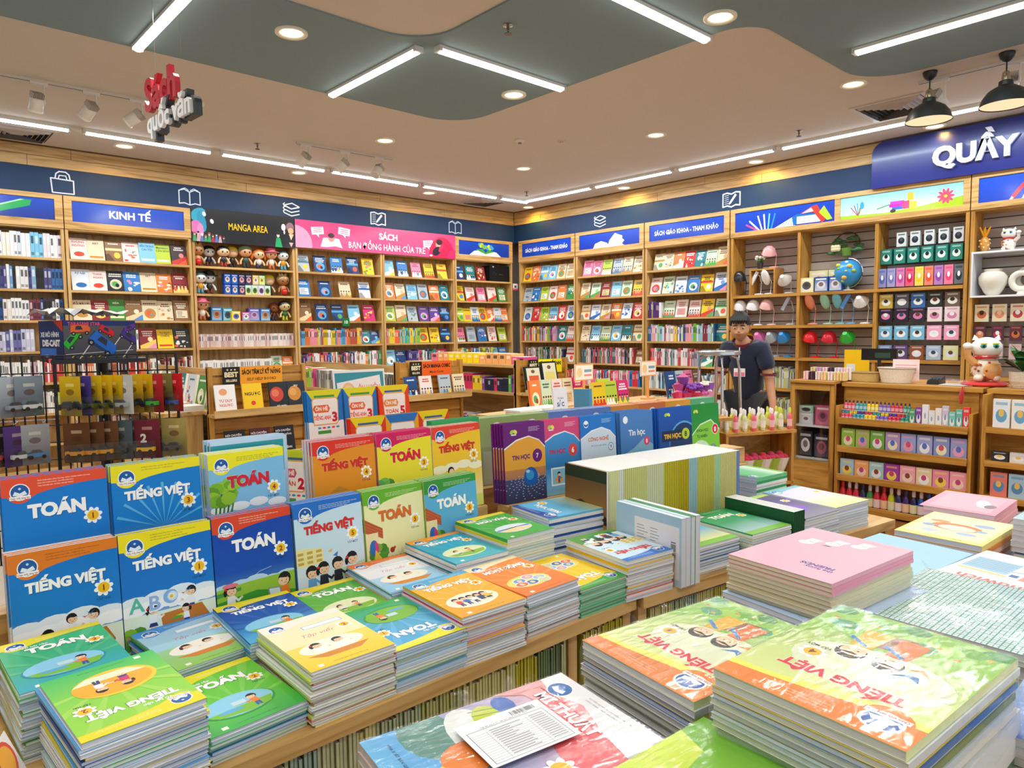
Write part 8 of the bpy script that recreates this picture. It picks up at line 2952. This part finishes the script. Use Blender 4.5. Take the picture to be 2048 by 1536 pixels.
for i,(x,c,k,lb) in enumerate([(.14,'F2F0F0','dome','white dome desk lamp, left on the middle lamp shelf'),(.32,'EDEAEA','dome','white dome desk lamp, second on the middle lamp shelf'),(.5,'F0B8B0','dome','blush pink desk lamp on the middle lamp shelf'),(.75,'B8BCCC','bar','grey folding desk lamp on the middle lamp shelf'),
         (1.02,'F08C68','capsule','coral capsule desk lamp'),(1.2,'98C8A8','capsule','mint capsule desk lamp'),(1.34,'70B8C0','capsule','teal capsule desk lamp'),(1.46,'5C98D8','bar','blue desk lamp beside the teal one'),(1.62,'F0EEEA','round','white round desk lamp at the right of the middle shelf')]):
 lamp(x,Z2,c,k,lb,.31,base=mixc(c,'FFFFFF',.2))
for i,(x,c,k,lb) in enumerate([(.22,'F0C020','round','yellow desk lamp on the lower lamp shelf'),(.4,'E070B8','round','pink desk lamp with a round base on the lower lamp shelf'),(.56,'A8B0B8','round','grey desk lamp on the lower lamp shelf'),(.72,'2888D0','round','blue desk lamp on the lower lamp shelf'),
         (1.06,'E01C28','dome','red desk lamp, left of two on the lower shelf'),(1.28,'D01C30','dome','crimson desk lamp, right of two on the lower shelf'),(1.48,'28B838','round','green desk lamp on the lower shelf')]):
 lamp(x,Z3,c,k,lb,.3)
def globe(mb):
 mb.lathe((0,0,0),[(.07,0),(.07,.012),(.02,.02),(.01,.05)],'E8E4DC',18)
t=bxthing('globe','blue desk globe on the top shelf beside the cream boxes','globe',B4 @ TR(1.42,.12,Z1+.001),[('base','plastic',globe),('meridian','metal',lambda mb:mb.tube([(.165*math.cos(q)*.95,0,.2+.165*math.sin(q)) for q in [-PI/2+PI*k/12 for k in range(13)]],.006,'C8C8C8',6)),
 ('sphere','plastic',lambda mb:mb.ball((0,0,.2),.15,'2E90D0',28,16)),('continents','print',lambda mb:[mb.ball((.148*math.cos(a)*math.cos(b),.148*math.sin(a)*math.cos(b),.2+.148*math.sin(b)),(r,r,r*.8),c,8,6) for a,b,r,c in
  ((-2.2,.6,.03,'D8D050'),(-2.0,.3,.02,'88C040'),(-1.5,-.4,.03,'E0B048'),(-1.7,-.7,.018,'B8C848'),(-1.1,.5,.032,'D8C860'),(-.8,.1,.026,'98B848'),(-2.6,-.1,.02,'E0D060'),(-1.4,.9,.02,'F0F0E8'),(-1.35,.1,.014,'C8D060'))])],smooth=True)
for x,y,w_,h_,c,c2,c3,lb in [(.93,.2,.22,.26,'F2E8B0','F4ECC8','E87858','large cream box with a star drawing, left of two'),(1.16,.2,.22,.26,'F2E8B0','F4ECC8','E87858','large cream box with a star drawing, right of two'),(.9,.03,.16,.17,'F0E4A0','E8E8D8','505060','cream lamp box with a window, front row'),
         (1.07,.03,.16,.17,'2850A0','C8D0E0','D8D8E0','blue lamp box, left of two in the front row'),(1.24,.03,.15,.17,'2850A0','C8D0E0','D8D8E0','blue lamp box, right of two in the front row')]:
 carton(lb,B4 @ TR(x,y,Z1+.001),w_,.08,h_,c,c2,c3,'lamp boxes on the top shelf',name='lamp_box')
bxthing('flower_basket','artificial flower basket hanging on the slats above the globe','decoration',B4 @ TR(1.36,.22,2.35),[('handle','wicker',lambda mb:mb.tube([(.14*math.cos(q),0,.12+.13*math.sin(q)) for q in [PI*k/10 for k in range(11)]],.008,'5A4028',6)),('basket','wicker',lambda mb:mb.lathe((0,0,0),[(.05,-.02),(.07,.07)],'6A9030',12)),
 ('leaves','leaf',lambda mb:[mb.ball((.2*math.cos(i*1.1)*(.6+.1*(i % 4)),-.03,.1+.12*math.sin(i*1.7)*.7),(.045,.012,.02),('2A5A30','3A7040')[i % 2],6,4) for i in range(22)]),('petals','fabric',lambda mb:[mb.ball((-.14+.03*(i % 3),-.05,.06+.03*(i//3)),.028,'E8DCB0',8,5) for i in range(6)])],smooth=True)
def pack(M_,w_,h_,c,c2,c3,label,group,d=.02):
 t=empty('hanging_pack',label=label,cat='pack',group=group)
 t.matrix_world=M_
 a=Art(w_,h_,.0005)
 a.rect(0,0,w_,h_,c)
 a.ell(w_*.5,h_*.42,w_*.34,h_*.24,c2,12)
 a.ell(w_*.5,h_*.52,w_*.17,h_*.14,c3,10)
 a.rect(w_*.15,h_*.8,w_*.85,h_*.9,mixc(c,c2,.6))
 mb=MB()
 mb.box(0,0,0,w_,d,h_,c)
 a.emit(mb,(0,-.0006,0),(1,0,0),(0,0,1))
 mb.build('card','print',t)
 mb=MB()
 mb.tube([(w_/2,d,h_+.008),(w_/2,.29-M_[0][3]*0-.0 if False else d+.05,h_+.008)],.002,'C8C8CC',5)
 mb.build('hook','metal',t)
for i in range(5):
 pack(B4 @ TR(1.93+.135*i,.1,2.37),.095,.15,'D8DCDC','202830','485058','black and white boxed pack, %s in the top row right of the globe' % ORD[i],'black and white boxed packs',.06)
for i in range(6):
 pack(B4 @ TR(1.78+.135*i,.08,2.19),.11,.16,'2A8878','E8F0EC','182830','teal boxed pack with a black eye mask, %s in its row' % ORD[i],'teal boxed packs',.07)
for i in range(9):
 c=('5868B8','7878C0','C84898','D81848','F0D020','E85830','9848A8','E84878','203038')[i]
 pack(B4 @ TR(1.77+.092*i,.05,1.94),.082,.2,mixc(c,'E8E8F0',.35),c,'F0F0F4','small toy pack in glossy plastic, %s in the row below the teal boxes' % ORD[i],'glossy toy packs')
for r,(z,cols,n) in enumerate([(1.71,('C8A840','585860','3868A8','303030','706050'),5),(1.56,('282030','282030','302838','E8D8D8','E8D8D8'),5),(1.37,('78B8D8','78B8D8','78B8D8','F0A8C0','F0A0C0'),5),(1.16,('7890C0','604878','905030','A8B8D0','D8D8A0'),5)]):
 for i in range(n):
  pack(B4 @ TR(1.79+.16*i,.05,z),.135,.15,cols[i],('E8E8E0','D880A8','F0F0F4','D8E0E8')[r],('403828','E8E8E8','304868','684030')[(i+r) % 4],'hanging charm pack, %s from left, %s row beside the lamps' % (ORD[i],('top','second','third','lowest')[r]),'charm packs beside the lamps')
for z,lo,hi in ((.78,.05,.85),(.4,.05,.85)):
 spine_row('',0,lo,hi,['A8A858','B8B880','7888A0','C8C8B0','8898A8'],(.012,.02),(.22,.26),base=B4,z=z+.001,what='row of dusty yellow and blue spines below the lamps, %s shelf' % ('upper' if z>.5 else 'lower'),y0=.04)
WZ=1.79
bxthing('cube_shelf','white cube shelf holding the cream vases','shelf',B6 @ TR(.02,-.02,WZ),[('board','paint',lambda mb:mb.box(0,0,0,1.0,.3,.018,'E8E8EA')),('board','paint',lambda mb:mb.box(0,0,.432,1.0,.3,.45,'E8E8EA')),('board','paint',lambda mb:mb.box(0,0,.018,.018,.3,.432,'DCDCE0')),('board','paint',lambda mb:mb.box(.982,0,.018,1.0,.3,.432,'DCDCE0'))])
bxthing('vase','ribbed cream vase in the white cube shelf','vase',B6 @ TR(.18,.12,WZ+.019),[('body','matte',lambda mb:mb.lathe((0,0,0),[(.05,0),(.075,.03),(.12,.12),(.125,.18),(.1,.225),(.075,.235),(.08,.26),(.07,.26),(.065,.235)],'E4DCCC',28))],smooth=True)
for x,y,r,lb in [(.42,.1,.11,'cream ring-shaped vase in the white cube shelf'),(.46,.2,.13,'taller cream ring vase behind the first one')]:
 bxthing('ring_vase',lb,'vase',B6 @ TR(x,y,WZ+.019+r+.02),[('ring','matte',lambda mb:mb.ring([[((r-.03+.03*math.cos(q))*math.cos(t_),.03*math.sin(q),(r-.03+.03*math.cos(q))*math.sin(t_)) for q in [2*PI*j/12 for j in range(12)]] for t_ in [2*PI*k/24 for k in range(25)]],'E6E0D2',cap=(0,0))),('foot','matte',lambda mb:mb.lathe((0,0,-r-.019),[(.04,0),(.03,.03)],'E6E0D2',14))],smooth=True)
def cat(M_,s,body,pat,label,arm=1):
 t=empty('lucky_cat',label=label,cat='figurine',group='beckoning cats')
 t.matrix_world=M_ @ Matrix.Scale(s,4)
 mb=MB()
 mb.ball((0,0,.11),(.1,.09,.11),body,18,12)
 mb.ball((-.06,-.06,.03),(.035,.05,.03),body,10,8)
 mb.ball((.06,-.06,.03),(.035,.05,.03),body,10,8)
 mb.build('body','plastic',t,True)
 mb=MB()
 mb.ball((0,-.02,.27),(.11,.09,.085),'F2F0EC',20,12)
 for q in (-1,1):
  mb.ring([[(q*.07+.03*math.cos(a),-.01+.02*math.sin(a),.33) for a in [k*PI/3 for k in range(6)]],[(q*.085,-.01,.375)]*6],'F2F0EC')
 mb.build('head','plastic',t,True)
 for q in (-1,1):
  mb=MB()
  mb.ball((q*.042,-.103,.285),(.022,.01,.018),'20A0A0',12,8)
  mb.ball((q*.042,-.111,.285),(.01,.006,.012),'101828',8,6)
  mb.ball((q*.042,-.103,.304),(.026,.008,.007),'E8D820',8,5)
  mb.build('eye','plastic',t,True)
 mb=MB()
 mb.tube([(arm*.08,-.03,.15),(arm*.135,-.04,.2),(arm*.14,-.05,.26)],[.032,.028,.026],pat,12)
 mb.ball((arm*.14,-.055,.285),(.035,.03,.028),'F4F0EC',12,8)
 mb.build('raised_paw','plastic',t,True)
 mb=MB()
 mb.lathe((0,-.015,.185),[(.082,0),(.088,.012),(.08,.024)],'C81C28',20,cap=(0,0),sq=(1.05,1))
 mb.build('collar','plastic',t,True)
 mb=MB()
 rr=random.Random(4)
 mb.ball((.03,-.085,.09),(.065,.02,.07),pat,14,10)
 for k in range(40):
  a,b_=rr.uniform(-PI,0),rr.uniform(-1,1.2)
  mb.ball((.102*math.cos(a)*math.cos(b_),.095*math.sin(a)*math.cos(b_)-.004,.11+.11*math.sin(b_)),.01,rr.choice(('B86820','D89838','C03830','E8C8A0','7A3818')),6,4)
 mb.build('golden_pattern','plastic',t,True)
cat(TR(6.3,1.56,1.085,-PI/2+.5),.95,'F0E4D4','E0A868','white beckoning cat with a red collar and gold pattern on the counter',arm=-1)
cat(B6 @ TR(.3,.12,WZ+.451),.6,'F0ECE6','E8D8D0','small white beckoning cat on top of the white cube shelf',arm=1)
bxthing('pineapple','golden pineapple ornament beside the small cat','ornament',B6 @ TR(.1,.1,WZ+.451),[('body','plastic',lambda mb:[mb.ball((0,0,.08),(.045,.045,.075),'D89840',16,10)]+[mb.ball((.043*math.cos(i*2.4),.043*math.sin(i*2.4),.03+.007*i),.01,'F0D0A0',6,4) for i in range(15)]),
 ('crown','plastic',lambda mb:[mb.tube([(0,0,.14),(.03*math.cos(i),.03*math.sin(i),.2),(.05*math.cos(i),.05*math.sin(i),.25)],[.012,.009,.002],'E8A018',6) for i in range(9)])],smooth=True)
for r,z in enumerate((1.55,1.36,1.18)):
 for i in range(7):
  pack(B6 @ TR(.05+.15*i,.05,z),.12 if r==0 else .1,.17 if r==0 else .15,('E0D0B0','5A3040','C8B0B4')[r],('C86838','D88860','B84048')[(i+r) % 3],('3A2420','E8C0A0','F0F0F0')[(i+r) % 3],'key charm pack, %s from left, %s row below the white cube shelf' % (ORD[i],('top','second','third')[r]),'key charm packs')
# ================================================================= SALES COUNTER
CX=6.02
t=empty('sales_counter',label='oak sales counter with a rack of paints, packs and glue bottles',cat='counter')
for nm,mat,q in [('countertop','case_y',(CX-.03,1.49,1.02,6.75,2.5,1.05)),('front_panel','case_y',(CX,1.52,0.02,CX+.02,2.48,1.02)),('side_panel','case_z',(CX+.02,1.5,0,6.7,1.52,1.02)),('side_panel','case_z',(CX+.02,2.48,0,6.7,2.5,1.02))]:
 mb=MB()
 mb.box(*q,'FFFFFF')
 mb.build(nm,mat,t)
RX=CX-.17
for y in (1.525,2.475):
 mb=MB()
 mb.box(RX,y-.012,.02,CX,y+.012,.87,'FFFFFF')
 mb.build('rack_side','case_z',t)
for z in (.765,.535,.3,.06):
 mb=MB()
 mb.box(RX-.01,1.537,z-.04,CX,2.463,z-.02,'FFFFFF')
 mb.box(RX-.02,1.537,z-.04,RX,2.463,z+.012,'FFFFFF')
 mb.build('rack_shelf','case_y',t)
CF=TR(RX,2.463,0,-PI/2)
x=.012
i=0
while x<.5:
 c=('E04868','2898A8','F0C818','7858B8','D02040','208870','283888','C02858')[(i//3) % 8]
 for q in range(2):
  bottle(CF @ TR(x+.012,.03+.035*q,.746),c,('28A0A0','F0D020','5838A0','D83050')[(i//2) % 4],'little paint pot with a coloured cap on the counter rack top shelf','paint pots on the counter rack',.85,.0135)
  bottle(CF @ TR(x+.012,.05+.035*q,.835),c,'303048','little paint pot stacked in the second layer on the counter rack','paint pots on the counter rack, second layer',.8,.0135) if q else None
 x += .03
 i += 1
mb=MB()
mb.box(.0,.06,.8315,.5,.14,.8345,'D8E4E8')
o=mb.build('clear_tray','plastic')
o.matrix_world=CF
tag(o,'thin clear tray between the two layers of paint pots','tray')
for i in range(9):
 c=('58A070','8848A0','E8E8EC','E0E0E4','E8E4E0','C8C0D8','78C8B8','68B8B0','E84848')[i]
 pack(CF @ TR(.52+.045*i,.03,.746),.042,.13+.02*(i % 3),c,'E8ECEC',mixc(c,'3060A0',.4),'slim stationery pack, %s from left at the right of the paint pots' % ORD[i],'slim packs on the counter rack',.03)
for i in range(8):
 c=('98C050','A8C060','78B048','B098C8','98A8D8','A0A8D8','8898D0','98A0D0')[i]
 pack(CF @ TR(.02+.113*i,.02,.516),.105,.17,c,('F0E8C0','E8A0C0','F0F0F4')[i % 3],('D05878','5878C8')[i % 2],'shiny bagged pack, %s from left on the second counter rack shelf' % ORD[i],'shiny packs on the counter rack',.03)
for i in range(8):
 c=('A8C8E0','F0A868','A8D0D0','A040A8','F0A8B8','E8D0A8','E890B0','F0A0B0')[i]
 pack(CF @ TR(.015+.114*i,.02,.281),.108,.155,c,('F0D858','F0D8C0','F0F0F0')[i % 3],('8A4838','C84878')[i % 2],'square notebook pack, %s from left on the third counter rack shelf' % ORD[i],'square notebooks on the counter rack',.03)
for i in range(17):
 c=('D82838','D82838','D83040','283060','489048','D82038','D82838','C8D020','302860','402870','281C58','1858B0','1858B0','187838','187838','187838','187838')[i]
 bottle(CF @ TR(.03+.0535*i,.05,.041),c,'F0E8E8' if i % 3 else c,'%s glue bottle, %s on the bottom counter rack shelf' % ({'D':'red','2':'dark blue','4':'violet','C':'yellow','3':'indigo','1':'blue or green'}[c[0]],(ORD+['thirteenth','fourteenth','fifteenth','sixteenth','seventeenth'])[i]),'glue bottles on the counter rack',2.1,.026,lab=('F0C8A0','E8E0B0','F0D8D8')[i % 3])
t=empty('glass_cabinet',label='oak cabinet with a glass window left of the counter rack',cat='cabinet')
for nm,mat,q in [('top','case_y',(5.88,2.52,1.04,6.7,2.9,1.06)),('frame','case_z',(5.9,2.86,0,5.93,2.9,1.04)),('frame','case_z',(5.9,2.52,0,5.93,2.56,1.04)),('frame','case_y',(5.9,2.56,.98,5.93,2.86,1.04)),('lower_panel','case_y',(5.9,2.56,0.02,5.925,2.86,.38)),
     ('side_panel','case_z',(5.93,2.88,0,6.7,2.9,1.04)),('back_panel','case_y',(6.3,2.54,0.02,6.32,2.88,1.04)),('shelf','matte',(5.94,2.56,.66,6.3,2.87,.675)),('shelf','matte',(5.94,2.56,.38,6.3,2.87,.395))]:
 mb=MB()
 mb.box(*q,'D8D8D8')
 mb.build(nm,mat,t)
mb=MB()
mb.box(5.908,2.56,.38,5.912,2.86,.98,'FFFFFF')
mb.build('glass_pane','glass',t)
CG=TR(5.95,2.86,0,-PI/2)
for i,(x,z,w_,h_,c,lb) in enumerate([(.01,.676,.12,.1,'D8D8DC','white boxed set on the upper cabinet shelf'),(.15,.676,.13,.17,'C8607C','pink boxed set on the upper cabinet shelf'),(.01,.777,.12,.06,'A8D0B8','mint box on top of the white set'),(.01,.396,.12,.22,'282428','dark boxed set, left on the lower cabinet shelf'),(.145,.396,.13,.2,'302838','dark boxed set, right on the lower cabinet shelf')]):
 carton(lb,CG @ TR(x,.02,z),w_,.15,h_,c,mixc(c,'FFFFFF',.2),('E8E8E8','A85878','484050')[i % 3],'boxed sets in the glazed cabinet',name='boxed_set')
t=empty('sales_counter',label='second oak counter module cut by the right picture edge',cat='counter')
for nm,mat,q in [('countertop','case_y',(CX-.03,.3,1.02,6.75,1.465,1.05)),('front_panel','case_y',(CX,.32,.02,CX+.02,1.45,1.02)),('side_panel','case_z',(RX,1.43,0.02,6.7,1.455,1.02)),('side_panel','case_z',(CX+.02,.3,0.02,6.7,.32,1.02))]+[('rack_shelf','case_y',(RX-.01,.32,z-.04,CX,1.43,z)) for z in (.79,.55,.3,.06)]:
 mb=MB()
 mb.box(*q,'FFFFFF')
 mb.build(nm,mat,t)
CH=TR(RX,1.425,0,-PI/2)
for r,(z,cs) in enumerate([(.791,('E8ECF0','E8ECE4','F0D8DC','E8ECF0')),(.551,('303438','D8D8D8','E0E0E4','C8D0D8')),(.301,('E08070','A8C8D8','A8C8D8','D8DCE4')),(.061,('C8D8E8','D0D8E0','E8E8F0','C8D0E0'))]):
 for i in range(4):
  pack(CH @ TR(.03+.11*i,.02,z),.1,(.2,.07,.17,.15)[r],cs[i],('6AA8D0','E8E8E8','5890C0','A8B8D0')[r],'E8C060','pale correction tape pack, %s from left, %s shelf of the second counter' % (ORD[i],('top','second','third','bottom')[r]),'pale packs on the second counter',.03)
def basket(M_,a,b_,h,col,label,top=1.15):
 bxthing('basket',label,'basket',M_,[('weave','wicker',lambda mb:mb.lathe((0,0,0),[(.1,0),(.1*(1+(top-1)*.5),h*.5),(.1*top,h),(.1*top-.008,h),(.09,.01)],col,24,sq=(a/.1,b_/.1))),('rim','wicker',lambda mb:mb.tube([(a*top*math.cos(q),b_*top*math.sin(q),h) for q in [2*PI*k/24 for k in range(25)]],.006,mixc(col,'000000',.2),6))],smooth=True)
CT=1.052
basket(TR(6.22,2.42,CT),.08,.13,.075,'C8A868','tan wicker tray basket on the counter',1.05)
basket(TR(6.22,2.16,CT),.09,.11,.12,'ECE4D4','cream woven basket on the counter beside the tan tray',1.25)
bxthing('price_card','pale pink price card standing in the cream basket','card',TR(6.25,2.2,CT+.02,-PI/2),[('card','print',lambda mb:mb.box(0,0,0,.2,.003,.17,'F4DCDC')),('lines','print',lambda mb:[mb.box(.02,-.001,.06+.02*k,.18,0,.066+.02*k,'D89898') for k in range(4)])])
bxthing('customer_display','black customer display facing the shop on the counter','screen',TR(6.45,2.38,CT,-PI/2+.1),[('stand','plastic',lambda mb:mb.tube([(.0,0,0),(0,0,.2)],.015,'181A1C',10)),('foot','plastic',lambda mb:mb.lathe((0,0,0),[(.07,0),(.06,.012)],'181A1C',16)),
 ('screen','plastic',lambda mb:mb.box(-.14,-.02,.17,.14,.02,.27,'14181A')),('readout','board',lambda mb:mb.box(-.03,-.022,.19,.09,-.02,.235,'2A4A3C'))])
bxthing('notice_board','plain yellow board standing behind the customer display','sign',TR(6.7,2.78,CT,-PI/2),[('board','board',lambda mb:mb.box(0,0,0,.22,.01,.25,'F0C810')),('slip','print',lambda mb:mb.box(.02,-.001,.03,.1,0,.12,'D8E4F0'))])
rr=random.Random(9)
for i in range(14):
 c=rr.choice(('E8E4E0','E8D890','C8A8C8','F0D0D4','303038','D8E0E8','489080'))
 bxthing('gift_box','small boxed gift, %s in the cluster on the glazed cabinet' % (ORD+['thirteenth','fourteenth'])[i],'box',TR(6.0+.13*(i % 2)+.02*rr.random(),2.85-.052*(i//2)-.01,1.062,-PI/2+rr.uniform(-.1,.1)),[('carton','print',lambda mb:mb.box(0,0,0,.042,.06,.07+.03*(i % 2),c)),('ribbon','print',lambda mb:mb.box(.017,-.001,0,.025,.0,.07+.03*(i % 2),mixc(c,'E04080',.5)))],'small boxed gifts on the glazed cabinet')
bxthing('card_reader','black card reader on the counter','device',TR(6.2,1.93,CT,-PI/2),[('body','plastic',lambda mb:mb.ring([[(0,0,0),(.09,0,0),(.09,.16,0),(0,.16,0)],[(.005,.005,.03),(.085,.005,.03),(.085,.155,.06),(.005,.155,.06)]],'1C1E22')),('keys','plastic',lambda mb:[mb.box(.015+.022*(k % 3),.02+.02*(k//3),.036+.004*(k//3),.03+.022*(k % 3),.032+.02*(k//3),.042+.004*(k//3),'5A6068') for k in range(9)])])
bxthing('plastic_bags','crumpled clear plastic bags lying on the counter','bags',TR(6.22,1.72,CT),[('sheet','film',lambda mb:[mb.face([(rr.uniform(-.12,.12),rr.uniform(-.15,.1),rr.uniform(.002,.05)) for _ in range(3)],'F0F0F0') for k in range(26)]),('sheet','print',lambda mb:mb.box(-.1,-.12,0,.1,.1,.006,'C8CCCC'))])
bxthing('red_cushion','red felt cushion under the counter cat','cushion',TR(6.3,1.56,CT),[('pad','fabric',lambda mb:mb.lathe((0,0,0),[(.14,0),(.155,.012),(.14,.028),(.01,.032)],'D82418',20)),('tassel','fabric',lambda mb:mb.tube([(-.15,.04,.01),(-.32,.06,.005),(-.335,.06,-.06),(-.34,.06,-.12)],[.004,.004,.018,.01],'B8241C',8))],smooth=True)
def plant(mb):
 rr=random.Random(2)
 for i in range(26):
  a,el,ln=rr.uniform(0,2*PI),rr.uniform(.3,1.3),rr.uniform(.16,.28)
  d=Vector((math.cos(a)*math.cos(el),math.sin(a)*math.cos(el),math.sin(el)))
  s_=Vector((-math.sin(a),math.cos(a),0))
  b0=Vector((0,0,.12))
  p1,p2=b0+d*ln*.55+Vector((0,0,.03)),b0+d*ln+Vector((0,0,-.03))
  c=rr.choice(('1E4A24','2A5C2C','18401E','3A6C30'))
  w_=.038
  mb.face([tuple(b0),tuple(p1-s_*w_),tuple(p1+Vector((0,0,.006)))],c)
  mb.face([tuple(b0),tuple(p1+Vector((0,0,.006))),tuple(p1+s_*w_)],c)
  mb.face([tuple(p1-s_*w_),tuple(p2),tuple(p1+Vector((0,0,.006)))],c)
  mb.face([tuple(p1+Vector((0,0,.006))),tuple(p2),tuple(p1+s_*w_)],c)
bxthing('potted_plant','dark green leafy plant in a cream pot at the right picture edge','plant',TR(6.2,1.3,CT),[('leaves','leaf',plant),('pot','wicker',lambda mb:mb.lathe((0,0,0),[(.06,0),(.08,.05),(.085,.12),(.078,.12),(.07,.02)],'D8CCB8',18))],smooth=False)
